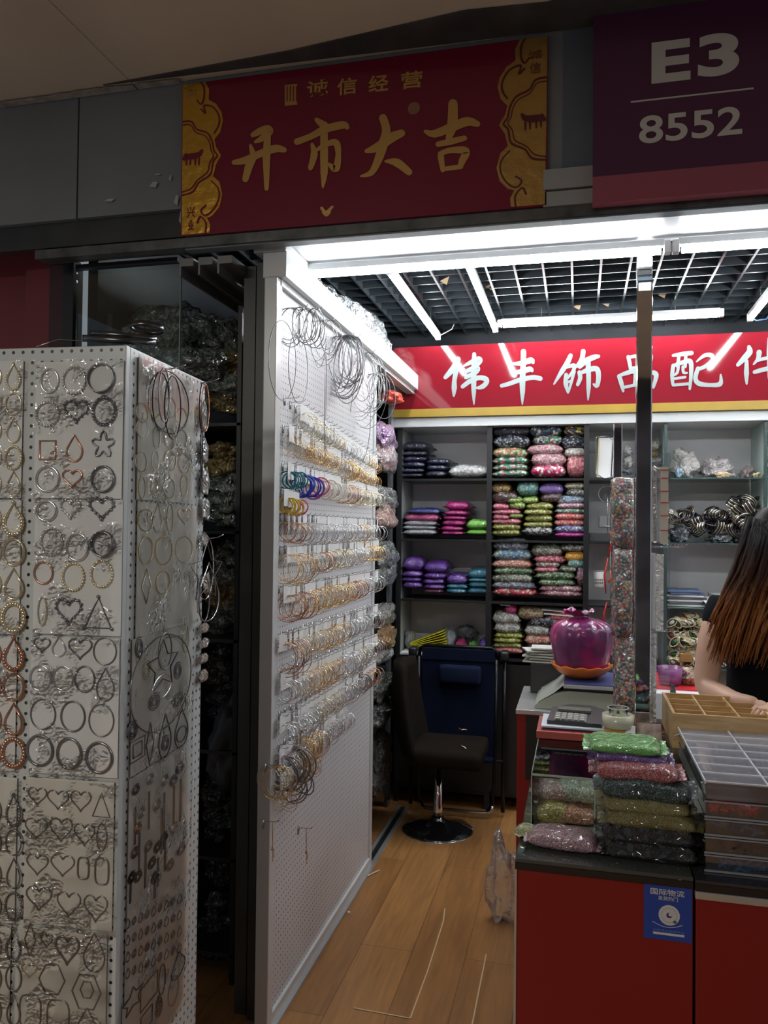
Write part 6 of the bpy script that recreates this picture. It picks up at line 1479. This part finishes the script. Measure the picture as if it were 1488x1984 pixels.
# notes before the post
o = B().box(-.024, .024, -.003, .003, 0, .060, .001).obj('white_carton', M['card_white'], loc=(.140, 2.40, zc2)); o.rotation_euler = (-.45, 0, -.03); tag(o, 'small white paper card propped before the tape roll', 'card')
o = B().box(-.035, .035, -.002, .002, 0, .062).obj('photo_card', pbr('photo_card', (.34, .26, .22), .3, var=.5, vscale=40), loc=(.205, 2.44, zc2)); o.rotation_euler = (-.5, 0, 0); tag(o, 'brownish picture card propped beside the white card', 'card')

# mirrored post and rear post
po = thing('mirror_post', 'square mirror-polished steel post rising from the counter to the light housing', 'post', (at(1247, 1000, Y=2.54).x, 2.56, zc2))
B().box(-.0235, .0235, -.02, .02, 0, 2.428-zc2, .0035).obj('post', M['chrome'], po)
B().box(-.018, .018, -.0215, -.0195, 1.36, 1.385).obj('reflector_label', M['white_paint'], po)  # white strip painted in for the tube's bright reflection
tag(B().box(.176, .219, 4.30, 4.335, 0, 2.10, .002).obj('mirror_post', M['chrome']), 'mirror-polished post at the back cabinet left of the front post', 'post')
# strips of bead bags left of the post
for i, (y0, y1, w0, w1) in enumerate([(922, 1062, 1184, 1231), (1060, 1240, 1186, 1228), (1236, 1400, 1190, 1232)]):
    a, c = at(w0, y1, Y=2.72), at(w1, y0, Y=2.72)
    me = pillow(c.x-a.x, c.z-a.z, .06, 600+i, nx=12, ny=26, lump=.3, fr=20, flange=.002, pw=5)
    for v in me.vertices: v.co = Vector((v.co.x, -v.co.z+.03, v.co.y+(c.z-a.z)/2))
    me.materials.append(beads([(.38, .36, .34), (.45, .06, .08), (.30, .28, .27), (.06, .14, .20), (.55, .50, .46), (.50, .28, .10), (.16, .15, .16), (.40, .12, .18), (.10, .22, .14)], 130, film=1.0))
    tag(link('bead_strip', me, None, ((a.x+c.x)/2, 2.745, a.z)), '%s clear strip bag of colourful hair ties left of the mirrored post' % ['upper', 'middle', 'lower'][i], 'strip bag', 'hair tie strip bags by the mirrored post')
# acrylic panel with hooks and cards right of the post
ap = thing('acrylic_panel', 'narrow clear acrylic hook panel right of the mirrored post', 'panel', (.215, 2.60, .93))
B().box(0, .062, 0, .003, 0, .86).obj('panel', M['acrylic'], ap)
M['acr_bright'] = pbr('bright_acrylic', (.92, .93, .94), .1, coat=.6)
def hookrow(z, n, nm):
    for k in range(n):
        o = B().tube([(0, 0, 0), (0, -.05, .002), (0, -.058, .010)], .0012, 5).obj('display_hook', M['silver'], loc=(.220+k*.011, 2.60, z)); o.rotation_euler = (0, 0, .9)
        tag(o, 'thin silver display hook in the %s hook row of the acrylic panel' % nm, 'hook', 'display hooks in the %s row' % nm)
zr = [at(1270, 908, Y=2.6).z, at(1270, 1060, Y=2.6).z, at(1270, 1222, Y=2.6).z]
hookrow(zr[0], 4, 'upper'); hookrow(zr[1], 6, 'middle'); hookrow(zr[2], 4, 'lower')
strips = [(1256, 905, 1264, 1050, 0), (1266, 902, 1273, 1052, 1), (1280, 905, 1295, 1054, 2), (1254, 1070, 1262, 1215, 0), (1262, 1072, 1270, 1218, 0), (1270, 1074, 1286, 1222, 3), (1256, 1228, 1272, 1400, 3)]
for i, (x0, y0, x1, y1, k) in enumerate(strips):
    a, c = at(x0, y1, Y=2.57-.005*(i % 3)), at(x1, y0, Y=2.57-.005*(i % 3))
    t = thing('card_strip', ['narrow clear card strip nearest the post, upper row', 'bead-filled clear strip, upper row', 'white card strip with red elastic bands, upper row', 'clear strip nearest the post, middle row', 'second clear strip, middle row', 'silver crumpled strip, middle row', 'tall silver strip at the bottom of the acrylic panel'][i]+' right of the mirrored post', 'card strip', a, 0, 'card strips on the acrylic panel')
    mm = [M['acr_bright'], cellobag('strip_beads', [(.2, .18, .16), (.5, .42, .38), (.68, .66, .64)], .15), pbr('ivory_strip', (.62, .58, .48), .4), cellobag('silver_strip', [(.45, .45, .45), (.80, .80, .80), (.95, .95, .95)], .15, 0)][k]
    B().box(0, c.x-a.x, 0, .005, 0, c.z-a.z, .001).obj('strip', mm, t)
    if k == 2:
        for z_ in (.04, .085, .125, .16, .20, .225): B().box(-.001, c.x-a.x+.001, -.001, .006, z_, z_+.003).obj('elastic_band', pbr('red_elastic', (.55, .03, .04), .5), t)
# desk and things behind
dk = thing('work_desk', 'white-topped desk with red edge behind the wooden tray', 'desk', (.20, 3.24, 0))
B().box(0, .36, 0, .62, .86, .89, .003).obj('top', pbr('white_desk', (.80, .80, .82), .3), dk)
B().box(0, .36, .02, .62, 0, .86).obj('body', M['red_lam'], dk)
B().box(.0, .36, .22, .62, .89, .895).obj('red_mat', pbr('red_mat', (.55, .02, .03), .4), dk)
p = at(1298, 1312, Y=3.55)
pp = thing('purple_pot', 'small purple plastic pot on the red mat behind the tray', 'pot', (p.x, 3.55, .896))
B().lathe([(.036, 0), (.045, .01), (.052, .075), (.048, .075), (.042, .01), (0, .008)], 24).obj('pot', pbr('purple_plastic', (.20, .05, .17), .3, coat=.3), pp, True)
B().tube([(.050, 0, .06), (.066, 0, .055), (.062, 0, .03), (.046, 0, .02)], .003, 6).obj('handle', pbr('purple_handle', (.16, .04, .14), .3), pp, True)
p = at(1338, 1305, Y=3.58)
me = fitmesh(crumple(1, (1, 1, 1), 620, .35), .10, .08, .075); me.materials.append(cellobag('tan_pack', [(.2, .12, .06), (.5, .36, .24), (.7, .6, .5)], .2))
tag(link('clear_packet', me, None, (p.x, 3.58, .897)), 'clear packet of tan findings beside the purple pot', 'packet')
p = at(1357, 1312, Z=.905)
o = B().box(-.014, .014, -.05, .05, 0, .012, .002).obj('stapler', pbr('dark_green', (.03, .045, .04), .3), loc=(p.x-.005, 3.62, .897)); o.rotation_euler = (.0, 0, .5); tag(o, 'dark slim device lying on the red mat beside the tan packet', 'device')
p = at(1300, 1335, Z=.9)
tag(B().lathe([(.010, 0), (.012, .004), (.010, .035), (.012, .04), (0, .04)], 14).obj('bottle_cap', M['black'], smooth=True, loc=(p.x, 3.36, .8905)), 'short black bottle top standing on the white desk behind the tray', 'bottle')
o = B().poly([(.07, .02, 0), (.19, .0, 0), (.20, .16, 0), (.09, .19, 0)], (0, 0, .002)).obj('white_paper', M['card_white'], loc=(.22, 3.25, .8905)); tag(o, 'loose white paper on the desk behind the wooden tray', 'paper')

# sticker
stx = thing('poster_sticker', 'blue logistics sticker with white characters and a round dial on the red counter', 'sticker', (.148, 1.8835, .635), 0)
sb = B().box(0, .102, 0, .0015, 0, .122); sb.obj('blue_panel', pbr('sticker_blue', (.018, .055, .30), .35), stx)
B().box(0, .102, 0, .0015, .122, .143, .0006).obj('header_strip', pbr('sticker_white', (.55, .54, .52), .4), stx)
YK = 1.8828
swm = bpy.data.materials['sticker_white']; skd = pbr('sticker_navy', (.03, .04, .16), .4)
def skt(s, x0, z0, x1, z1, m_, bold=.0):
    cu = bpy.data.curves.new('t', 'FONT'); cu.body = s; cu.offset = bold; cu.extrude = .0003; cu.size = 1
    o = bpy.data.objects.new('t', cu); COL.objects.link(o); bpy.context.view_layer.update()
    me = bpy.data.meshes.new_from_object(o.evaluated_get(bpy.context.evaluated_depsgraph_get()))
    bpy.data.objects.remove(o); bpy.data.curves.remove(cu)
    xs = [v.co.x for v in me.vertices]; ys_ = [v.co.y for v in me.vertices]
    for v in me.vertices:
        v.co = Vector((x0+(x1-x0)*(v.co.x-min(xs))/(max(xs)-min(xs)), -.0006-v.co.z, z0+(z1-z0)*(v.co.y-min(ys_))/(max(ys_)-min(ys_))))
    me.materials.clear(); me.materials.append(m_); return link('lettering', me, stx)
skt('国际物流', .014, .099, .086, .113, swm, .012); skt('发货热门', .030, .088, .072, .097, swm, .008)
skt('义乌小商品城', .016, .1335, .040, .1375, skd); skt('中远海运', .082, .1305, .096, .1365, skd)
B().poly([(.008, -.0006, .138), (.0115, -.0006, .136), (.015, -.0006, .138), (.0115, -.0006, .1295)], (0, -.0003, 0)).obj('logo', skd, stx)
def disc(cx, cz, r, m_, nm, d=-.0006): return B().lathe([(0, -.0002), (r, -.0002), (r, .0002), (0, .0002)], 24, (cx, d, cz), 'Y').obj(nm, m_, stx)
disc(.0745, .1325, .0052, skd, 'logo'); disc(.0765, .1345, .0036, swm, 'logo', -.0012)
disc(.054, .056, .0225, swm, 'dial'); disc(.054, .056, .006, skd, 'dial_mark', -.0012); disc(.0565, .0585, .0042, swm, 'dial_mark', -.0018); disc(.066, .043, .0036, pbr('dial_green', (.05, .12, .04), .4), 'dial_mark', -.0012)
b = B()
for k in range(16):
    a = 2*PI*k/16; b.box(.054+.016*math.cos(a)-.0016, .054+.016*math.cos(a)+.0016, -.0012, -.0008, .056+.016*math.sin(a)-.0008, .056+.016*math.sin(a)+.0008)
b.obj('dial_text', pbr('dial_grey', (.25, .25, .26), .5), stx)
B().tube([(.018+.008*i, -.0006, .040-.011*math.sin(PI*(i+.3)/9)) for i in range(9)], .0007, 5).obj('swoosh', swm, stx)
skt('中国领先物流平台', .020, .0185, .086, .0235, pbr('sticker_lightblue', (.15, .22, .5), .4)); B().box(.020, .086, -.001, -.0004, .0115, .0165).obj('white_bar', swm, stx)

# ------------------------------------------------------------------ clear bag on the floor
me = fitmesh(crumple(1, (1, 1, 1), 640, .45, 1.7), .14, .10, .36); me.materials.append(M['bagfilm'])
tag(link('clear_bag', me, None, (-.285, 3.18, .0)), 'crumpled empty clear bag on the floor at the end of the red counter', 'bag')
tag(B().tube([at(705, 1700, Z=.006), at(735, 1686, Z=.006)], .0025, 6).obj('white_stick', M['white_paint'], smooth=True), 'thin white stick on the floor at the pegboard foot', 'stick')
tag(B().lathe([(0, 0), (.006, 0), (.006, .003), (0, .003)], 14).obj('white_button', M['white_paint'], loc=at(676, 1768, Z=.0125)), 'tiny white disc on the floor track beside the pegboard', 'disc')
# ------------------------------------------------------------------ bar stool
bs = thing('bar_stool', 'brown upholstered bar stool on a glossy black round base facing sideways', 'stool', (-.690, 4.04, 0))
gb_ = pbr('gloss_black', (.008, .008, .009), .06, coat=1)
B().lathe([(.178, 0), (.182, .004), (.178, .010), (.12, .022), (.05, .045), (.032, .06), (.028, .075), (0, .075)], 48).obj('base', gb_, bs, True)
B().lathe([(.183, .0), (.185, .003), (.181, .006), (.17, .002)], 48).obj('base_rim', M['chrome'], bs, True)
B().lathe([(.028, .07), (.024, .10), (.022, .26), (.016, .262), (.014, .36), (0, .36)], 20).obj('column', M['chrome'], bs, True)
br_ = pbr('dark_brown_fabric', (.012, .009, .007), .85, var=.15, spec=.08)
bb = B().box(-.13, .24, -.19, .19, .36, .45, .03); bb.obj('seat', br_, bs, True)
b = B(); n = 10
for i in range(n+1): pass
secs = []
for i in range(12):
    f = i/11; z = .40+.46*f; y_ = 0; x_ = -.15-.02*math.sin(f*PI)-.05*f; w_ = .20*(1-.25*f**3); th = .035+.012*math.sin(f*PI)
    ring = []
    for k in range(16):
        a = 2*PI*k/16
        yy = w_*math.copysign(abs(math.sin(a))**.7, math.sin(a)); xx = th*math.copysign(abs(math.cos(a))**.7, math.cos(a))+.06*(yy/.2)**2
        ring.append(b.bm.verts.new((x_+xx, yy, z)))
    secs.append(ring)
for a, c in zip(secs, secs[1:]):
    for k in range(16): b.bm.faces.new((a[k], a[(k+1) % 16], c[(k+1) % 16], c[k]))
b.bm.faces.new(secs[0][::-1]); b.bm.faces.new(secs[-1])
b.obj('backrest', br_, bs, True)
B().tube([(-.22, -.1, .62), (-.28, -.1, .60), (-.30, -.12, .52)], .012, 8).obj('arm_bracket', M['black'], bs, True)
for i, (px, py) in enumerate([(888, 1410), (892, 1443)]):
    p = at(px, py, Y=3.95)
    tag(B().tube([p, p+Vector((.018, 0, -.010)), p+Vector((.03, 0, -.02 if i else -.006)), p+Vector((.045, 0, -.035 if i else -.008))], .004, 5, rs=[.002, .004, .005, .002]).obj('hair_clip', M['rose'], smooth=True), ['small gold clip on the chair behind the stool seat', 'small gold clip lying on the stool seat'][i], 'clip')
# folding lounge chair
lc = thing('lounge_chair', 'dark navy folding lounge chair with a head pillow standing behind the stool', 'chair', (-.635, 4.295, 0), 0)
tm = pbr('dark_tube', (.02, .021, .024), .25, .8)
W2 = .252
for s in (-1, 1):
    B().tube([(s*W2, 0, .03), (s*W2, .02, .45), (s*W2, .05, .86)], .011, 8).obj('side_tube', tm, lc, True)
    B().tube([(s*(W2-.04), .0, .84), (s*(W2-.04), -.01, .42), (s*(W2-.05), -.03, .08), (s*(W2-.08), -.04, .035)], .009, 8).obj('leg', tm, lc, True)
    B().box(s*W2-.022, s*W2+.022, .0, .09, .835, .885, .012).obj('joint_cap', M['black'], lc, True)
B().tube([(-W2+.03, .04, .80), (-W2+.04, .04, .88), (-W2+.07, .04, .895), (W2-.07, .04, .895), (W2-.04, .04, .88), (W2-.03, .04, .80)], .010, 8).obj('top_rail', tm, lc, True)
B().tube([(-W2+.08, -.04, .03), (W2-.10, -.04, .03), (W2-.06, -.04, .04), (W2-.05, -.035, .07)], .009, 8).obj('foot_rail', M['steel'], lc, True)
B().tube([(-W2, 0, .30), (W2, 0, .30)], .008, 8).obj('cross_bar', tm, lc, True)
nv = pbr('navy_fabric', (.006, .010, .026), .85, var=.15, spec=.08)
b = B().box(-.20, .20, .03, .045, .30, .885, .006); b.obj('fabric_back', nv, lc)
B().box(-.20, .20, -.03, .04, .29, .31, .006).obj('fabric_seat', nv, lc)
b = B().box(-.10, .13, -.02, .035, .70, .80, .02); b.obj('head_pillow', pbr('pillow_navy', (.009, .014, .036), .8, spec=.08), lc, True)
B().box(-.20, .20, .022, .03, .82, .885, .003).obj('top_band', nv, lc)
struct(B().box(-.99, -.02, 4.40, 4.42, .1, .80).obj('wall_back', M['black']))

# ------------------------------------------------------------------ seated shop assistant at the right edge
skin = pbr('skin', (.62, .38, .27), .5, var=.04)
def skinned(name, pts, edges, rad, m_, parent, sub=2, root=0):
    me = bpy.data.meshes.new(name); me.from_pydata([Vector(p) for p in pts], edges, []); me.update()
    o = link(name, me, parent)
    sk = o.modifiers.new('skin', 'SKIN'); sk.use_smooth_shade = True
    for v, r_ in zip(me.skin_vertices[0].data, rad):
        v.radius = r_ if isinstance(r_, tuple) else (r_, r_)
    me.skin_vertices[0].data[root].use_root = True
    sb_ = o.modifiers.new('sub', 'SUBSURF'); sb_.levels = sub; sb_.render_levels = sub
    me.materials.append(m_)
    return o
PX, PY = .640, 2.99
pe = thing('person', 'woman with long brown hair in a black T-shirt reaching into the wooden tray', 'person', (PX, PY, 0))
V = [(0, .02, .86), (0, .02, 1.0), (0, 0, 1.14), (0, -.01, 1.27), (0, -.03, 1.35), (.01, -.045, 1.41),   # pelvis .. neck
     (-.15, -.02, 1.275), (-.19, -.05, 1.17), (-.215, -.08, 1.01), (-.15, -.24, 1.00), (-.10, -.33, 1.015),   # left arm (photo left)
     (.16, -.02, 1.29), (.20, -.12, 1.13), (.16, -.25, 1.02), (.02, -.36, 1.055), (-.05, -.405, 1.040),           # right arm
     (-.08, .02, .78), (-.09, -.0, .45), (-.09, .03, .08), (-.09, -.08, .035), (.08, .02, .78), (.09, .0, .45), (.09, .03, .08), (.09, -.08, .035)]
Ed = [(0, 1), (1, 2), (2, 3), (3, 4), (4, 5), (3, 6), (6, 7), (7, 8), (8, 9), (9, 10), (3, 11), (11, 12), (12, 13), (13, 14), (14, 15), (0, 16), (16, 17), (17, 18), (18, 19), (0, 20), (20, 21), (21, 22), (22, 23)]
Rd = [(.14, .105), (.115, .09), (.12, .095), (.12, .085), (.05, .05), (.05, .05), .055, .050, .044, .034, .024, .055, .046, .040, .030, .024, .085, .06, .045, .035, .085, .06, .045, .035]
skinned('body', V, Ed, Rd, skin, pe)
# shirt
tee = pbr('black_tee', (.009, .010, .013), .9, bump=.25, bscale=18, spec=.1)
V2 = [(0, .02, .80), (0, .02, .98), (0, 0, 1.14), (0, -.01, 1.27), (0, -.02, 1.335), (-.15, -.02, 1.275), (-.19, -.045, 1.185), (.16, -.02, 1.29), (.195, -.10, 1.16)]
skinned('t_shirt', V2, [(0, 1), (1, 2), (2, 3), (3, 4), (3, 5), (5, 6), (3, 7), (7, 8)], [(.160, .125), (.140, .112), (.145, .118), (.140, .105), (.075, .065), .070, .066, .070, .064], tee, pe)
V3 = [(0, .02, .90), (-.085, .02, .76), (-.09, 0, .45), (-.09, .03, .10), (.085, .02, .76), (.09, 0, .45), (.09, .03, .10)]
skinned('trousers', V3, [(0, 1), (1, 2), (2, 3), (0, 4), (4, 5), (5, 6)], [(.155, .115), .098, .072, .058, .098, .072, .058], pbr('dark_trousers', (.02, .022, .03), .8), pe)
# head
hd = B(); bmesh.ops.create_uvsphere(hd.bm, u_segments=32, v_segments=24, radius=1)
HC = Vector((.015, -.055, 1.50))
for v in hd.bm.verts:
    n = v.co.copy(); x, y, z = n.x*.075, n.y*.092, n.z*.112
    if z < 0: x *= 1-.25*(-n.z)**2; y *= 1-.12*(-n.z)
    if n.y < -.75: y -= .012*math.exp(-((n.x/.16)**2)-(((n.z+.12)/.16)**2))            # nose
    if n.y < -.5: y += .006*(math.exp(-(((abs(n.x)-.36)/.14)**2)-((n.z-.05)/.12)**2)) ; y -= .004*math.exp(-((n.x/.3)**2)-(((n.z+.50)/.08)**2))
    v.co = HC+Vector((x, y, z))
hd.obj('head', skin, pe, True)
for s in (-1, 1):
    B().ball(HC+Vector((s*.030, -.077, .006)), .011, 12).obj('eye', pbr('eye_white', (.7, .7, .7), .2) if s < 0 else bpy.data.materials['eye_white'], pe, True)
    B().ball(HC+Vector((s*.030, -.0865, .006)), .005, 10).obj('iris', M['black'], pe, True)
    B().ball(HC+Vector((s*.074, .005, -.005)), .02, 10, (.35, .7, 1.2)).obj('ear', skin, pe, True)
B().ball(HC+Vector((0, -.083, -.055)), .02, 12, (1, .25, .28)).obj('lips', pbr('lips', (.42, .12, .11), .4), pe, True)
# hands
def hand(wr, dirv, upv, side, name):
    d = Vector(dirv).normalized(); u_ = Vector(upv); u_ = (u_-d*u_.dot(d)).normalized(); s_ = d.cross(u_)*side
    W = Vector(wr)
    V = [W, W+d*.035, W+d*.070]; Ed = [(0, 1), (1, 2)]; R_ = [(.020, .026), (.024, .014), (.022, .012)]
    for k, (off, L) in enumerate([(-.028, .062), (-.010, .070), (.009, .066), (.026, .050)]):
        b0 = len(V)
        for j in range(4):
            f = j/3
            V.append(W+d*(.072+L*f*(1-.35*f))+s_*(off)-u_*(L*.75*f*f)); R_.append((.0088-.0018*f,)*2)
        Ed += [(1 if False else 2, b0), (b0, b0+1), (b0+1, b0+2), (b0+2, b0+3)]
    b0 = len(V)
    for j in range(3):
        f = j/2; V.append(W+d*(.030+.045*f)-s_*(.030+.018*f)-u_*(.008+.02*f)); R_.append((.0105-.002*f,)*2)
    Ed += [(1, b0), (b0, b0+1), (b0+1, b0+2)]
    return skinned(name, V, Ed, R_, skin, pe, 2)
hand((-.045, -.40, 1.042), (-.75, -.45, -.30), (-.2, -.1, 1), 1, 'hand')
hand((-.10, -.325, 1.016), (.35, -.9, -.15), (0, 0, 1), -1, 'hand')
# hair: cap plus long locks falling over the back and left shoulder
def hairmat():
    m, t, p = newmat('ombre_hair')
    tc = nn(t, 'ShaderNodeTexCoord'); sx = nn(t, 'ShaderNodeSeparateXYZ'); t.links.new(tc.outputs['Object'], sx.inputs[0])
    n = nn(t, 'ShaderNodeTexNoise', i_Scale=60.0, i_Detail=2.0); t.links.new(tc.outputs['Object'], n.inputs[0])
    a = nn(t, 'ShaderNodeMath', operation='MULTIPLY_ADD'); a.inputs[1].default_value = .16; t.links.new(n.outputs['Fac'], a.inputs[0]); t.links.new(sx.outputs[2], a.inputs[2])
    cr = nn(t, 'ShaderNodeValToRGB'); mr = nn(t, 'ShaderNodeMapRange', i_1=1.18, i_2=1.62); t.links.new(a.outputs[0], mr.inputs[0])
    el = cr.color_ramp.elements; el[0].position = .0; el[0].color = (.26, .095, .028, 1); el[1].position = .92; el[1].color = (.010, .008, .008, 1); e = el.new(.40); e.color = (.22, .075, .020, 1); e = el.new(.62); e.color = (.05, .018, .008, 1)
    t.links.new(mr.outputs[0], cr.inputs[0]); t.links.new(cr.outputs[0], p.inputs['Base Color'])
    p.inputs['Roughness'].default_value = .5; p.inputs['Specular IOR Level'].default_value = .14
    return m
hr = B()
bmesh.ops.create_uvsphere(hr.bm, u_segments=28, v_segments=20, radius=1)
for v in hr.bm.verts:
    n = v.co.copy()
    f = 1.0 if not (n.y < -.35 and n.z < .45) else .86
    v.co = HC+Vector((n.x*.092*f, .012+n.y*.104*f, .012+n.z*.126))
rh = random.Random(9)
for i in range(620):
    a = rh.uniform(-.25*PI, 1.75*PI)           # around sides and back, 0 = right, PI/2 = back, PI = left
    x0, y0 = .088*math.cos(a), .012+.098*math.sin(a)
    zt0 = rh.uniform(-.02, .10)
    front = math.sin(a) < -.3
    if front: y0 = -.112+rh.uniform(-.004, .004); zt0 = rh.uniform(.03, .09); y0 += max(0, zt0-.04)*.7
    left = math.cos(a) < .35 or front
    p0 = HC+Vector((x0, y0, zt0)); end_z = rh.uniform(1.10, 1.27)
    ex = x0*1.05+(-.125 if left else .05)*rh.uniform(.55, 1.1)-.01; ey = y0*.9+.05+rh.uniform(-.03, .05)
    if left: ey = min(ey, -.02)-.115+rh.uniform(-.03, .03)-.02
    p3 = Vector((HC.x+ex, HC.y+ey+.04, end_z)); p1 = p0+Vector((x0*.25, y0*.2, -.11)); p2 = p1.lerp(p3, .5)+Vector((-.012 if left else .01, -.0, .0))
    pts = []
    for j in range(8):
        f = j/7
        pts.append((1-f)**3*p0+3*(1-f)**2*f*p1+3*(1-f)*f*f*p2+f**3*p3+Vector((rh.uniform(-1, 1), rh.uniform(-1, 1), 0))*.0025)
    hr.tube(pts, .004, 4, rs=[.007, .008, .0075, .007, .006, .005, .0035, .001])
hr.obj('hair', hairmat(), pe, True)
